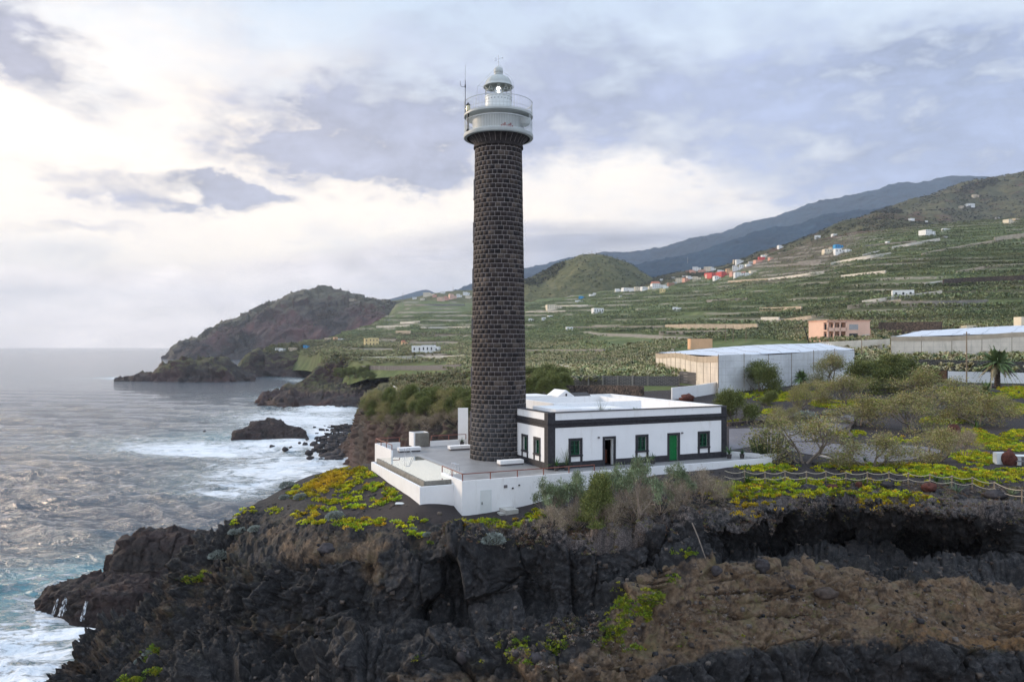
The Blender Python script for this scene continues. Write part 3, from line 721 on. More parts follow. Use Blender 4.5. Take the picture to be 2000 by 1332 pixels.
cone = [
 (900, [(60,1900),(640,2000),(636,2050),(630,2150),(626,2300),(60,2700)]),
 (985, [(60,1900),(590,2000),(585,2050),(578,2150),(572,2300),(100,2700)]),
 (1030,[(60,1850),(582,1950),(570,2010),(556,2120),(545,2250),(100,2700)]),
 (1065,[(60,1850),(582,1950),(566,2010),(545,2120),(530,2240),(100,2700)]),
 (1105,[(60,1850),(580,1950),(560,2000),(530,2100),(511,2230),(100,2700)]),
 (1145,[(60,1850),(578,1950),(552,2000),(516,2100),(500.5,2220),(100,2700)]),
 (1185,[(60,1850),(575,1950),(548,2000),(515,2100),(502,2220),(100,2700)]),
 (1225,[(60,1850),(570,1950),(550,2000),(530,2100),(515,2230),(100,2700)]),
 (1262,[(60,1850),(568,1950),(558,2000),(548,2100),(540,2240),(100,2700)]),
 (1300,[(60,1850),(566,1950),(562,2010),(558,2120),(556,2250),(100,2700)]),
 (1345,[(60,1850),(566,1950),(563,2010),(561,2120),(560,2250),(100,2700)]),
]
land('cinder_cone', cone, [3, 20, 30, 26, 10], np.arange(900, 1345, 2), M_CONE, disp_up(15, 90, 201, False, 4, 16), zends=True, reg=2)
ridge1 = [
 (1200,[(60,1750),(585,1850),(582,1950),(580,2100),(578,2300),(60,2800)]),
 (1290,[(100,1750),(552,1850),(548,1950),(545,2100),(543,2300),(100,2800)]),
 (1400,[(120,1700),(540,1800),(533,1900),(528,2100),(524,2300),(150,2800)]),
 (1480,[(150,1600),(512,1700),(506,1800),(502,1950),(499,2150),(150,2800)]),
 (1590,[(180,1500),(485,1620),(477,1700),(470,1850),(463,2050),(150,2800)]),
 (1660,[(180,1500),(470,1620),(455,1720),(440,1850),(433,2000),(200,2800)]),
 (1730,[(180,1500),(462,1620),(445,1720),(427,1850),(421,2000),(200,2800)]),
 (1790,[(180,1500),(462,1620),(448,1720),(432,1850),(426,2000),(200,2800)]),
 (1850,[(180,1500),(460,1620),(452,1720),(443,1850),(438,2000),(200,2800)]),
 (1950,[(180,1500),(455,1620),(450,1720),(445,1850),(440,2000),(200,2800)]),
]
land('scrub_spur', ridge1, [3, 22, 26, 22, 8], np.arange(1200, 1950, 2.4), M_BROWN, disp_up(10, 90, 211, False, 3, 12), zends=True, reg=2)
ridge2 = [
 (1700,[(200,2300),(440,2500),(435,2700),(430,2900),(428,3100),(300,3600)]),
 (1760,[(200,2250),(440,2400),(425,2600),(415,2800),(412,3000),(300,3600)]),
 (1815,[(200,2250),(440,2400),(418,2600),(400,2800),(390,3000),(300,3600)]),
 (1870,[(200,2250),(440,2400),(415,2600),(390,2800),(377,3000),(300,3600)]),
 (1930,[(200,2250),(438,2400),(410,2600),(380,2800),(364,3000),(350,3600)]),
 (2000,[(200,2250),(430,2400),(400,2600),(370,2800),(352,3000),(350,3600)]),
 (2150,[(200,2250),(420,2400),(385,2600),(350,2800),(325,3000),(350,3600)]),
 (2400,[(200,2250),(400,2400),(360,2600),(320,2800),(290,3000),(350,3600)]),
]
land('upper_ridge', ridge2, [3, 26, 30, 26, 8], np.arange(1700, 2400, 2.6), M_BROWN, disp_up(55, 330, 223, True, 5, 18), zends=True, reg=2)
mount = [
 (860,[(60,4800),(600,5200),(592,5600),(588,6000),(585,6500),(100,7500)]),
 (1000,[(150,4800),(560,5200),(548,5600),(540,6000),(535,6500),(200,7500)]),
 (1140,[(150,4800),(560,5200),(535,5600),(515,6000),(512,6500),(200,7500)]),
 (1200,[(150,4600),(560,5000),(535,5500),(512,6000),(500,6500),(200,7500)]),
 (1300,[(150,4400),(555,4900),(525,5400),(500,6000),(486,6500),(200,7500)]),
 (1420,[(150,4400),(545,4900),(510,5400),(478,6000),(458,6500),(300,7500)]),
 (1500,[(150,4400),(530,4900),(490,5400),(455,6000),(436,6500),(300,7500)]),
 (1590,[(150,4400),(510,4900),(470,5400),(425,6000),(407,6500),(400,7500)]),
 (1650,[(150,4400),(500,4900),(455,5400),(412,6000),(394,6500),(400,7500)]),
 (1715,[(150,4400),(490,4900),(440,5400),(395,6000),(379,6500),(400,7500)]),
 (1800,[(150,4400),(480,4900),(430,5400),(385,6000),(364,6500),(400,7500)]),
 (1870,[(150,4400),(470,4900),(420,5400),(378,6000),(355,6500),(400,7500)]),
 (1960,[(150,4400),(460,4900),(415,5400),(378,6000),(361,6500),(400,7500)]),
 (2200,[(150,4400),(450,4900),(400,5400),(365,6000),(350,6500),(400,7500)]),
]
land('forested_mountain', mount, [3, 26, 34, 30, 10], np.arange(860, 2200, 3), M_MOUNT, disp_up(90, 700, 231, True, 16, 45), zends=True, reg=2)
ridge0 = [
 (1000,[(40,3000),(610,3300),(606,3500),(602,3700),(600,4000),(40,4800)]),
 (1100,[(80,3000),(562,3300),(556,3500),(552,3700),(548,4000),(100,4800)]),
 (1240,[(80,3000),(560,3300),(545,3500),(535,3700),(524,4000),(100,4800)]),
 (1330,[(80,3000),(555,3300),(535,3500),(520,3700),(505,4000),(150,4800)]),
 (1450,[(80,3000),(545,3300),(515,3500),(490,3700),(470,4000),(200,4800)]),
 (1560,[(80,3000),(530,3300),(495,3500),(465,3700),(442,4000),(250,4800)]),
 (1700,[(80,3000),(510,3300),(470,3500),(440,3700),(415,4000),(300,4800)]),
 (1900,[(80,3000),(500,3300),(460,3500),(430,3700),(405,4000),(300,4800)]),
]
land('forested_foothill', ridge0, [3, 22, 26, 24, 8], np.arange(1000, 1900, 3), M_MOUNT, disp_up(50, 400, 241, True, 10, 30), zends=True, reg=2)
far0 = [
 (600,[(20,5500),(640,6000),(600,6500),(592,7000),(600,7600),(20,8000)]),
 (690,[(20,5500),(630,6000),(605,6500),(597,7000),(594,7600),(20,8000)]),
 (755,[(20,5500),(620,6000),(605,6500),(592,7000),(586,7600),(20,8000)]),
 (800,[(20,5500),(610,6000),(595,6500),(580,7000),(574,7600),(20,8000)]),
 (832,[(20,5500),(605,6000),(590,6500),(575,7000),(567,7600),(20,8000)]),
 (860,[(20,5500),(600,6000),(592,6500),(582,7000),(577,7600),(20,8000)]),
 (950,[(20,5500),(600,6000),(592,6500),(585,7000),(580,7600),(20,8000)]),
 (1100,[(20,5500),(600,6000),(592,6500),(585,7000),(580,7600),(20,8000)]),
]
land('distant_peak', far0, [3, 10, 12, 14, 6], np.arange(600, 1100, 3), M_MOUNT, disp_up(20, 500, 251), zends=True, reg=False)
far1 = [
 (745,[(60,2700),(600,2800),(596,2900),(592,3000),(592,3200),(60,3600)]),
 (800,[(60,2700),(600,2800),(592,2900),(587,3000),(584,3200),(60,3600)]),
 (850,[(60,2700),(600,2800),(588,2900),(579,3000),(573,3200),(60,3600)]),
 (920,[(60,2700),(600,2800),(586,2900),(576,3000),(568,3200),(60,3600)]),
 (1040,[(60,2700),(598,2800),(588,2900),(580,3000),(576,3200),(60,3600)]),
]
land('village_ridge', far1, [3, 10, 14, 14, 6], np.arange(745, 1040, 2.5), M_CONE, disp_up(9, 90, 261), zends=True, reg=2)
# ================================================================ SEA
def mat_sea():
    m, t = new_mat('sea_water')
    f = t.attr('foam'); tq = t.attr('turq'); dist = t.attr('dist')
    p = t.pos
    pa = t.vm('MULTIPLY', p, (0.55, 1.0, 1.0))
    n1 = t.noise(pa, 0.55, 6, 0.62, 0.4); n2 = t.noise(pa, 0.13, 6, 0.6, 0.3); n3 = t.noise(p, 2.2, 5, 0.65)
    st = t.noise(t.vm('MULTIPLY', p, (0.30, 1.0, 1.0)), 0.30, 9, 0.72, 1.4)
    st2 = t.noise(t.vm('MULTIPLY', p, (0.45, 1.0, 1.0)), 1.1, 7, 0.75, 1.0)
    base = t.mix(tq, (0.040, 0.052, 0.070), (0.10, 0.26, 0.30))
    ff = t.m('ADD', t.m('MULTIPLY', f, 1.35), t.m('ADD', t.m('MULTIPLY', t.m('SUBTRACT', st, 0.5), 3.0), t.m('MULTIPLY', t.m('SUBTRACT', st2, 0.5), 2.2)))
    ff = t.m('MULTIPLY', t.rng(ff, 0.48, 0.98), t.rng(f, 0.03, 0.2))
    c = t.mix(ff, base, (0.72, 0.76, 0.80))
    t.put(t.b.inputs['Base Color'], c)
    t.put(t.b.inputs['Roughness'], t.mix(ff, (0.07, 0.07, 0.07), (0.9, 0.9, 0.9)))
    t.b.inputs['IOR'].default_value = 1.55
    h = t.m('ADD', t.m('ADD', t.m('MULTIPLY', n1, 0.8), t.m('MULTIPLY', n2, 2.0)), t.m('MULTIPLY', n3, 0.12))
    h = t.m('ADD', h, t.m('MULTIPLY', ff, 0.25))
    t.put(t.b.inputs['Normal'], t.bump(h, 1.0, 1.5))
    return m
M_SEA = mat_sea()
def build_sea():
    pys = np.concatenate([np.arange(1560, 760, -1.25), np.arange(760, 690, -0.8), np.arange(690, 679.2, -0.4), np.array([])])
    Ys = CZ*F/(pys-676)
    pxs = np.concatenate([np.arange(-900, -20, 14), np.arange(-20, 960, 2.6), np.arange(965, 2600, 40)])
    PX, YY = np.meshgrid(pxs, Ys, indexing='ij')
    V = np.stack([(PX-1000)/F*YY, YY, np.zeros_like(YY)], 2).reshape(-1, 3)
    Y = V[:, 1]; X = V[:, 0]
    dY = Y*Y/(F*CZ)*1.3
    z = np.zeros(len(V))
    wv = V+np.stack([gnoise(V/40, 301), gnoise(V/40, 302), np.zeros(len(V))], 1)*8
    for lam, amp, ang, sd in ((38, .50, 78, 1), (22, .36, 62, 2), (13, .32, 95, 3), (8.5, .26, 50, 4), (5.5, .18, 110, 5)):
        a = math.radians(ang); ph = (wv[:, 0]*math.cos(a)+wv[:, 1]*math.sin(a))*2*math.pi/lam+2.0*gnoise(V/(lam*2.2), 310+sd)
        w = np.clip((lam/3.0-dY)/(lam/6.0), 0, 1)
        env = 0.55+0.9*np.clip(gnoise(V/(lam*3.0), 320+sd)+0.3, 0, 1.2)
        z += 1.7*w*amp*env*(1-np.abs(np.sin(ph/2))*2+0.35*np.cos(ph))*0.6
    w = np.clip((4/2.5-dY)/0.8, 0, 1)
    z += w*0.42*fbm(V*np.array([0.6, 1, 1]), 4.0, 4, 333, 0.6)
    qx, qy = PX.reshape(-1), (676+CZ*F/Y)
    foam = np.zeros(len(V))
    for (cx, cy, rx, ry, tl, k) in ((600, 820, 170, 26, 0, .85), (560, 865, 160, 22, 0, .95), (640, 850, 70, 40, 0, 1.0), (400, 878, 230, 20, .03, .95), (560, 915, 210, 34, -.1, .95),
            (640, 880, 60, 30, 0, 1.0), (600, 895, 60, 22, 0, .5), (530, 845, 95, 10, 0, .9), (430, 965, 100, 11, .06, .9), (520, 940, 140, 20, -.15, .75), (460, 920, 120, 12, 0, .45),
            (640, 800, 90, 7, .02, .95), (545, 788, 50, 9, .2, .85), (590, 775, 40, 7, 0, .8), (555, 762, 30, 6, 0, .6), (600, 745, 60, 6, .1, .55), (270, 739, 90, 3, 0, .9), (440, 733, 60, 3, 0, .6), (560, 733, 90, 2.5, 0, .6),
            (120, 1190, 120, 45, .1, .95), (60, 1260, 130, 60, .1, 1.0), (180, 1235, 120, 28, -.2, 1.0), (130, 1150, 140, 25, -.15, .6), (250, 1100, 70, 22, -.5, .55), (320, 1075, 60, 12, -.5, .3), (40, 1330, 140, 60, 0, .9), (120, 1130, 180, 10, -.1, .5),
            (70, 1215, 60, 20, 0, .6), (200, 865, 160, 7, 0, .35), (600, 838, 60, 9, 0, .8)):
        foam = np.maximum(foam, k*in_ell(qx, qy, cx, cy, rx, ry, tl))
    turq = np.clip(0.75*foam+0.7*in_ell(qx, qy, 500, 855, 160, 14)+0.6*in_ell(qx, qy, 200, 1110, 180, 40, -.2)+0.5*in_ell(qx, qy, 60, 1200, 160, 100), 0, 0.9)
    z += 0.35*foam*w*fbm(V, 2.5, 3, 351, 0.6)
    # breakers standing up where the swell meets the rocks
    for (cx, cy, rx, ry, hgt) in ((545, 787, 26, 5, 1.2), (655, 797, 45, 2.5, 1.8), (430, 962, 45, 4, 1.0), (600, 798, 30, 2.5, 1.5), (210, 872, 40, 3, .8)):
        z += hgt*in_ell(qx, qy, cx, cy, rx, ry)*(0.7+0.6*gnoise(V/3.0, 361))
    V[:, 2] = z
    me = mesh_np('sea', V, grid_quads(len(pxs), len(Ys)), M_SEA, dict(foam=foam, turq=turq, dist=Y/1000))
    tag(link('sea', me), kind='structure')
build_sea()
# ================================================================ OBJECT BUILDER
class MB:
    def __init__(s): s.v = []; s.f = []; s.c = []
    def add(s, vs, fs, M=None):
        b = len(s.v)
        for v in vs: s.v.append(tuple(M @ Vector(v)) if M is not None else tuple(v))
        for f in fs: s.f.append(tuple(b+i for i in f))
        return s
    def box(s, x0, x1, y0, y1, z0, z1, M=None):
        vs = [(x, y, z) for x in (x0, x1) for y in (y0, y1) for z in (z0, z1)]
        return s.add(vs, [(0, 1, 3, 2), (4, 6, 7, 5), (0, 4, 5, 1), (2, 3, 7, 6), (0, 2, 6, 4), (1, 5, 7, 3)], M)
    def prism(s, poly, z0, z1, M=None):      # poly counter-clockwise in xy
        n = len(poly); vs = [(x, y, z0) for x, y in poly]+[(x, y, z1) for x, y in poly]
        fs = [tuple(range(n-1, -1, -1)), tuple(range(n, 2*n))]+[(i, (i+1) % n, n+(i+1) % n, n+i) for i in range(n)]
        return s.add(vs, fs, M)
    def tube(s, pts, r, n=6, r2=None, cap=True):
        pts = [Vector(p) for p in pts]; m = len(pts); rings = []
        for i, p in enumerate(pts):
            d = (pts[min(i+1, m-1)]-pts[max(i-1, 0)]).normalized()
            a = d.cross(Vector((0, 0, 1)) if abs(d.z) < 0.95 else Vector((1, 0, 0))).normalized(); b = d.cross(a)
            rr = r if r2 is None else r+(r2-r)*i/(m-1)
            rings.append([tuple(p+a*math.cos(2*math.pi*k/n)*rr+b*math.sin(2*math.pi*k/n)*rr) for k in range(n)])
        vs = [v for R in rings for v in R]; fs = []
        for i in range(m-1):
            for k in range(n): fs.append((i*n+k, i*n+(k+1) % n, (i+1)*n+(k+1) % n, (i+1)*n+k))
        if cap: fs += [tuple(range(n-1, -1, -1)), tuple((m-1)*n+k for k in range(n))]
        return s.add(vs, fs)
    def lathe(s, prof, n=32, M=None, a0=0.0, a1=2*math.pi):
        full = abs(a1-a0-2*math.pi) < 1e-6; k = n if full else n+1
        vs = [(r*math.cos(a0+(a1-a0)*j/n), r*math.sin(a0+(a1-a0)*j/n), z) for r, z in prof for j in range(k)]
        fs = []
        for i in range(len(prof)-1):
            for j in range(n):
                j2 = (j+1) % k
                fs.append((i*k+j, i*k+j2, (i+1)*k+j2, (i+1)*k+j))
        if prof[0][0] > 1e-4 and full and False: pass
        return s.add(vs, fs, M)
    def quad(s, a, b, c, d): return s.add([a, b, c, d], [(0, 1, 2, 3)])
    def build(s, name, mat, parent=None, smooth=False, bevel=0.0):
        me = bpy.data.meshes.new(name); me.from_pydata(s.v, [], s.f); me.materials.append(mat); me.update()
        if smooth:
            for p in me.polygons: p.use_smooth = True
            try: me.set_sharp_from_angle(angle=math.radians(38))
            except Exception: pass
        o = bpy.data.objects.new(name, me); COL.objects.link(o)
        if parent is not None: o.parent = parent
        if bevel:
            b = o.modifiers.new('bevel', 'BEVEL'); b.width = bevel; b.segments = 1; b.limit_method = 'ANGLE'
        return o
def RZ(a): return Matrix.Rotation(a, 4, 'Z')
def TR(x, y, z): return Matrix.Translation((x, y, z))

M_WHITE = simple_mat('white_render', (0.74, 0.74, 0.74), 0.75, 0.03, 0.8, 0.15, 8, dirt=((0.50, 0.47, 0.43), 1.6, 0.55, 0.42))
M_WHITE2 = simple_mat('white_paint', (0.62, 0.65, 0.65), 0.5, 0.04, 1.5)
M_BASALT = simple_mat('dressed_basalt', (0.030, 0.029, 0.034), 0.7, 0.45, 5.0, 0.35, 12, dirt=((0.09, 0.085, 0.085), 2.5, 0.58, 0.5))
M_STONEG = simple_mat('grey_stone_sill', (0.13, 0.12, 0.125), 0.7, 0.3, 6.0, 0.2, 12)
M_GREEN = simple_mat('green_joinery', (0.004, 0.075, 0.035), 0.35, 0.15, 6.0)
M_GREEND = simple_mat('green_door_paint', (0.003, 0.14, 0.035), 0.35, 0.15, 6.0)
M_GLASS = simple_mat('dark_window_glass', (0.010, 0.028, 0.022), 0.06, 0.3, 3.0, spec=0.5)
M_DARK = simple_mat('dark_interior', (0.012, 0.008, 0.007), 0.8, 0.2, 2.0)
M_CONC = simple_mat('terrace_concrete', (0.235, 0.23, 0.23), 0.42, 0.16, 0.7, 0.05, 20, dirt=((0.34, 0.33, 0.32), 0.6, 0.50, 0.6))
M_CONC2 = simple_mat('raw_concrete', (0.20, 0.19, 0.165), 0.7, 0.25, 2.5, 0.2, 10, dirt=((0.11, 0.10, 0.09), 1.6, 0.5, 0.6))
M_RUST = simple_mat('rusty_rail', (0.20, 0.075, 0.055), 0.6, 0.3, 6.0)
M_STEEL = simple_mat('stainless_tube', (0.6, 0.6, 0.62), 0.25, 0.05, 3.0, metal=0.9)
M_GREYW = simple_mat('grey_white_steel', (0.42, 0.445, 0.43), 0.5, 0.08, 1.2, dirt=((0.33, 0.30, 0.27), 3.0, 0.62, 0.4))
M_BLACK = simple_mat('black_metal', (0.012, 0.012, 0.014), 0.5, 0.2, 5.0)
M_POT = simple_mat('grey_pot', (0.06, 0.055, 0.055), 0.7, 0.2, 5.0)
M_WOOD = simple_mat('brown_wood', (0.12, 0.055, 0.03), 0.6, 0.3, 6.0)
M_ROPE = simple_mat('rope', (0.50, 0.44, 0.34), 0.9, 0.2, 8.0)
M_POST = simple_mat('fence_post', (0.22, 0.17, 0.12), 0.85, 0.3, 8.0)
M_REDROCK = simple_mat('red_scoria', (0.085, 0.030, 0.022), 0.95, 0.5, 4.0, 1.0, 12)
M_GREYROCK = simple_mat('dark_boulder', (0.040, 0.035, 0.037), 0.9, 0.5, 4.0, 1.0, 12)
def vattr_mat(name, rough=0.8, mult=1.0, trans=0.0, noisef=0.0):
    m, t = new_mat(name); c = t.attr('col', 'Color')
    if noisef:
        n = t.noise(t.pos, noisef, 4, 0.6); k = t.rng(n, 0.3, 0.7, 0.65, 1.3); c = t.mix(1.0, c, t.comb(k, k, k), 'MULTIPLY')
    t.put(t.b.inputs['Base Color'], c); t.b.inputs['Roughness'].default_value = rough; t.b.inputs['Specular IOR Level'].default_value = 0.2
    return m
M_BLOCKS = vattr_mat('basalt_blocks', 0.75, noisef=9.0)
M_MORTAR = simple_mat('mortar', (0.24, 0.215, 0.205), 0.9, 0.25, 3.0)
M_LEAF = vattr_mat('leaf', 0.65); M_BARK = simple_mat('grey_bark', (0.17, 0.14, 0.115), 0.9, 0.3, 6.0)
M_BARKD = simple_mat('dark_bark', (0.065, 0.05, 0.04), 0.9, 0.3, 6.0)

# ================================================================ LIGHTHOUSE
ANG = math.radians(24.6)
HC = (2.83, 62.4, T)                         # near corner of the keepers' house
def loc2w(x, y, z=0.0):
    return (HC[0]+x*math.cos(ANG)-y*math.sin(ANG), HC[1]+x*math.sin(ANG)+y*math.cos(ANG), HC[2]+z)
TWX, TWY = -1.18, 69.4
def zt(py, Y=TWY): return CZ-(py-676)/F*Y-T   # height over the terrace
def build_lighthouse():
    L = thing('lighthouse', 'tall round lighthouse of dark basalt blocks with a white lantern, rising from the terrace', 'lighthouse', (TWX, TWY, T))
    H = zt(287); r0, r1 = 2.46, 2.03
    def R(z): return r0+(r1-r0)*(z/H) + 0.0
    # mortar core
    MB().lathe([(R(0)+0.004, -0.3), (R(H)+0.004, H+0.3)], 72).build('mortar_core', M_MORTAR, L, True)
    rows, nb = 68, 26; hs = H/rows
    wins = []            # slit openings: (angle, z0, z1)
    left = math.radians(180+1); 
    for py in (372, 545-90, 545, 640, 735, 822):
        zc = zt(py, TWY); wins.append((math.radians(187), zc-0.75, zc+0.75))
    V, Q, C_ = [], [], []
    rg = np.random.default_rng(5)
    for i in range(rows):
        z0, z1 = i*hs+0.019, (i+1)*hs-0.019
        off = (i % 2)*0.5+rg.uniform(-0.06, 0.06)
        cuts = [(j+off+rg.uniform(-0.14, 0.14))/nb*2*math.pi for j in range(nb)]
        for j in range(nb):
            a0 = cuts[j]; a1 = cuts[(j+1) % nb]+(2*math.pi if j == nb-1 else 0)
            zc = (z0+z1)/2; am = ((a0+a1)/2) % (2*math.pi)
            if any(abs((am-w+math.pi) % (2*math.pi)-math.pi) < 0.16 and w0 < zc < w1 for w, w0, w1 in wins): continue
            g = 0.021/R(zc); a0 += g; a1 -= g; dr = rg.uniform(0.012, 0.026)
            base = rg.choice([0, 0, 0, 1, 1, 2, 3], 1)[0]
            col = [(0.026, 0.0195, 0.019), (0.036, 0.027, 0.024), (0.016, 0.013, 0.014), (0.068, 0.053, 0.044)][base]
            k = rg.uniform(0.7, 1.3); lowf = smooth01((0.24-i/rows)*6)
            col = np.array(col)*k*(1-lowf)+lowf*np.array((0.040, 0.040, 0.043))*k
            b = len(V)
            n = 3
            for q in range(n):
                a = a0+(a1-a0)*q/(n-1)
                for (rr, zz) in ((-0.02, z0), (dr, z0+0.006), (dr, z1-0.006), (-0.02, z1)):
                    rad = R(zz)+rr; V.append((rad*math.cos(a), rad*math.sin(a), zz)); C_.append(col)
            for q in range(n-1):
                for w in range(3): Q.append((b+q*4+w, b+(q+1)*4+w, b+(q+1)*4+w+1, b+q*4+w+1))
            Q.append((b, b+1, b+2, b+3)); e = b+(n-1)*4; Q.append((e+3, e+2, e+1, e))
    link('block_courses', mesh_np('block_courses', V, Q, M_BLOCKS, smooth=False, cattrs={'col': np.array(C_)}), L)
    # patch of grey render on the weather side
    for w, w0, w1 in wins:
        zc = (w0+w1)/2; r = R(zc); M = TR(r*math.cos(w), r*math.sin(w), 0) @ RZ(w)
        f = MB(); 
        f.box(-0.10, 0.05, -0.40, -0.29, w0-0.1, w1+0.1, M); f.box(-0.10, 0.05, 0.29, 0.40, w0-0.1, w1+0.1, M)
        f.box(-0.10, 0.07, -0.29, 0.29, w1, w1+0.1, M); f.box(-0.10, 0.10, -0.29, 0.29, w0-0.1, w0, M)
        wn = f.build('slit_window', M_STONEG, L)
        MB().box(-0.08, -0.03, -0.29, 0.29, w0, w1, M).build('pane', M_GLASS, wn)
    # corbelled cornice
    zc0 = H; z_s = zt(279)
    cor = MB().lathe([(2.05, zc0-0.25), (2.16, zc0-0.22), (2.16, zc0-0.06), (2.06, zc0), (2.10, zc0+0.15), (2.24, zc0+0.42), (2.50, zc0+0.66), (2.72, zc0+0.72), (2.80, z_s+0.30)], 64)
    M_CORB = simple_mat('corbel_stone', (0.035, 0.030, 0.030), 0.85, 0.6, 4.0, 0.5, 9, dirt=((0.10, 0.085, 0.075), 3.0, 0.55, 0.6))
    cor.build('corbel', M_CORB, L, True)
    j = MB()
    for k in range(30):
        a = 2*math.pi*k/30
        pr = [(2.07, zc0+0.03), (2.115, zc0+0.16), (2.255, zc0+0.42), (2.515, zc0+0.66)]
        j.tube([((r+0.004)*math.cos(a), (r+0.004)*math.sin(a), z) for r, z in pr], 0.018, 4)
    j.build('corbel_joints', M_MORTAR, L)
    zs = z_s+0.30
    slab = MB().lathe([(2.75, zs-0.02), (3.0, zs), (3.03, zs+0.05), (3.03, zs+0.27), (2.98, zs+0.31), (2.1, zs+0.31)], 72)
    slab.build('gallery_floor', M_GREYW, L, True)
    zb = zs+0.31                                        # walking level
    zu = zt(231)                                         # upper balcony
    MB().lathe([(2.28, zb), (2.28, zb+0.05), (2.25, zb+0.06), (2.25, zu-0.3), (2.33, zu-0.24), (2.33, zu-0.12), (2.4, zu-0.1)], 64).build('service_drum', M_GREYW, L, True)
    MB().lathe([(2.25, zu-0.12), (2.93, zu-0.05), (3.0, zu), (3.0, zu+0.16), (2.95, zu+0.19), (0.9, zu+0.21)], 72).build('balcony_floor', M_GREYW, L, True)
    def rail(name, zbase, h, r, nbal, solid_from, mat):
        m = MB(); n = 72
        for hh, rr in ((h, 0.028), (0.06, 0.018)):
            m.tube([(r*math.cos(2*math.pi*k/n), r*math.sin(2*math.pi*k/n), zbase+hh) for k in range(n+1)], rr, 5)
        if solid_from:
            for hh in solid_from:
                m.tube([(r*math.cos(2*math.pi*k/n), r*math.sin(2*math.pi*k/n), zbase+hh) for k in range(n+1)], 0.012, 4)
        for k in range(nbal):
            a = 2*math.pi*(k+0.5)/nbal; m.tube([(r*math.cos(a), r*math.sin(a), zbase), (r*math.cos(a), r*math.sin(a), zbase+h)], 0.011, 4)
        return m.build(name, mat, L)
    rail('gallery_railing', zb, 1.10, 2.95, 132, None, M_WHITE2)
    rail('balcony_railing', zu+0.19, 1.05, 2.95, 60, (0.35,), M_GREYW)
    st = MB()                                            # rust-red clutter on the gallery
    M_RED = simple_mat('rust_red_paint', (0.22, 0.03, 0.025), 0.7, 0.3, 5.0)
    for k in range(7):
        a = math.radians(-84+k*3.4); st.box(-0.05, 0.05, -0.05, 0.05, 0, 0.18+0.1*(k % 3), TR(2.72*math.cos(a), 2.72*math.sin(a), zb+0.02) @ RZ(a))
    st.build('red_fitting', M_RED, L)
    # lantern room
    zl = zu+0.21; rl = 1.15
    zm_ = zt(190.6)                                     # top of the lantern wall
    murette = MB().lathe([(rl+0.10, zl), (rl+0.10, zl+0.12), (rl+0.04, zl+0.14), (rl, zm_-0.12), (rl+0.05, zm_-0.08), (rl+0.05, zm_), (rl-0.1, zm_)], 40)
    mo = murette.build('lantern_base', M_WHITE2, L, True)
    vents = MB()
    for k in range(24):
        a = 2*math.pi*k/24; vents.box(0, 0.03, -0.035, 0.035, 0, 0.07, TR(rl*math.cos(a), rl*math.sin(a), zm_-0.38) @ RZ(a))
    vents.build('vent_row', M_BLACK, mo)
    z0g, z1g = zm_, zt(171)
    gm, gt = new_mat('lantern_glass'); gt.b.inputs['Base Color'].default_value = (0.85, 0.92, 0.95, 1); gt.b.inputs['Roughness'].default_value = 0.03
    gt.b.inputs['Transmission Weight'].default_value = 1.0; gt.b.inputs['IOR'].default_value = 1.05; gt.b.inputs['Alpha'].default_value = 0.35
    MB().lathe([(rl-0.05, z0g), (rl-0.05, z1g)], 40).build('lantern_glazing', gm, L, True)
    fr = MB(); nf = 10
    for k in range(nf):
        a0, a1 = 2*math.pi*k/nf, 2*math.pi*(k+1)/nf; am = (a0+a1)/2; zm = (z0g+z1g)/2
        p = lambda a, z: (rl*math.cos(a), rl*math.sin(a), z)
        fr.tube([p(a0, z0g), p(am, z1g)], 0.022, 5); fr.tube([p(a1, z0g), p(am, z1g)], 0.022, 5)
        fr.tube([p(a0, zm), p(am, zm), p(a1, zm)], 0.015, 4)
    fr.build('glazing_bars', M_GREYW, L)
    # lens
    lm, lt = new_mat('lens_glass'); lt.b.inputs['Base Color'].default_value = (0.9, 0.93, 0.95, 1); lt.b.inputs['Roughness'].default_value = 0.08; lt.b.inputs['Metallic'].default_value = 0.75
    prof = [(0.10, z0g-0.15)]
    for k in range(15):
        z = z0g-0.1+k*0.068; r = 0.26+0.12*math.sin(k/14*math.pi); prof += [(r-0.05, z), (r, z+0.034)]
    prof += [(0.05, z0g+0.95)]
    lens = MB().lathe(prof, 20).build('lens', lm, L, False)
    em, et = new_mat('lamp_light'); et.b.inputs['Emission Color'].default_value = (1, 0.93, 0.78, 1); et.b.inputs['Emission Strength'].default_value = 9.0
    MB().lathe([(0.001, z0g+0.55), (0.15, z0g+0.62), (0.15, z0g+0.72), (0.001, z0g+0.82)], 10, TR(0, -0.33, 0)).build('lamp', em, lens, True)
    MB().lathe([(0.001, z0g+0.10), (0.09, z0g+0.2), (0.09, z0g+0.36), (0.001, z0g+0.46)], 10, TR(0.02, -0.36, 0)).build('lower_lamp', em, lens, True)
    # dome
    dome = [(rl+0.16, z1g-0.03), (rl+0.18, z1g+0.02), (rl+0.10, z1g+0.09)]
    zd = z1g+0.09; hd = 0.98
    for k in range(1, 13):
        a = k/12*math.pi/2*0.86; dome.append(((rl+0.02)*math.cos(a), zd+hd*math.sin(a)))
    zt_ = dome[-1][1]; dome += [(0.36, zt_+0.02)]
    dm = MB().lathe(dome, 40).build('dome', M_GREYW, L, True)
    sm = MB()
    for k in range(10):
        a = 2*math.pi*(k+.5)/10; sm.tube([((r+0.006)*math.cos(a), (r+0.006)*math.sin(a), z) for r, z in dome[3:-1]], 0.012, 4)
    sm.build('dome_seams', M_GREYW, dm)
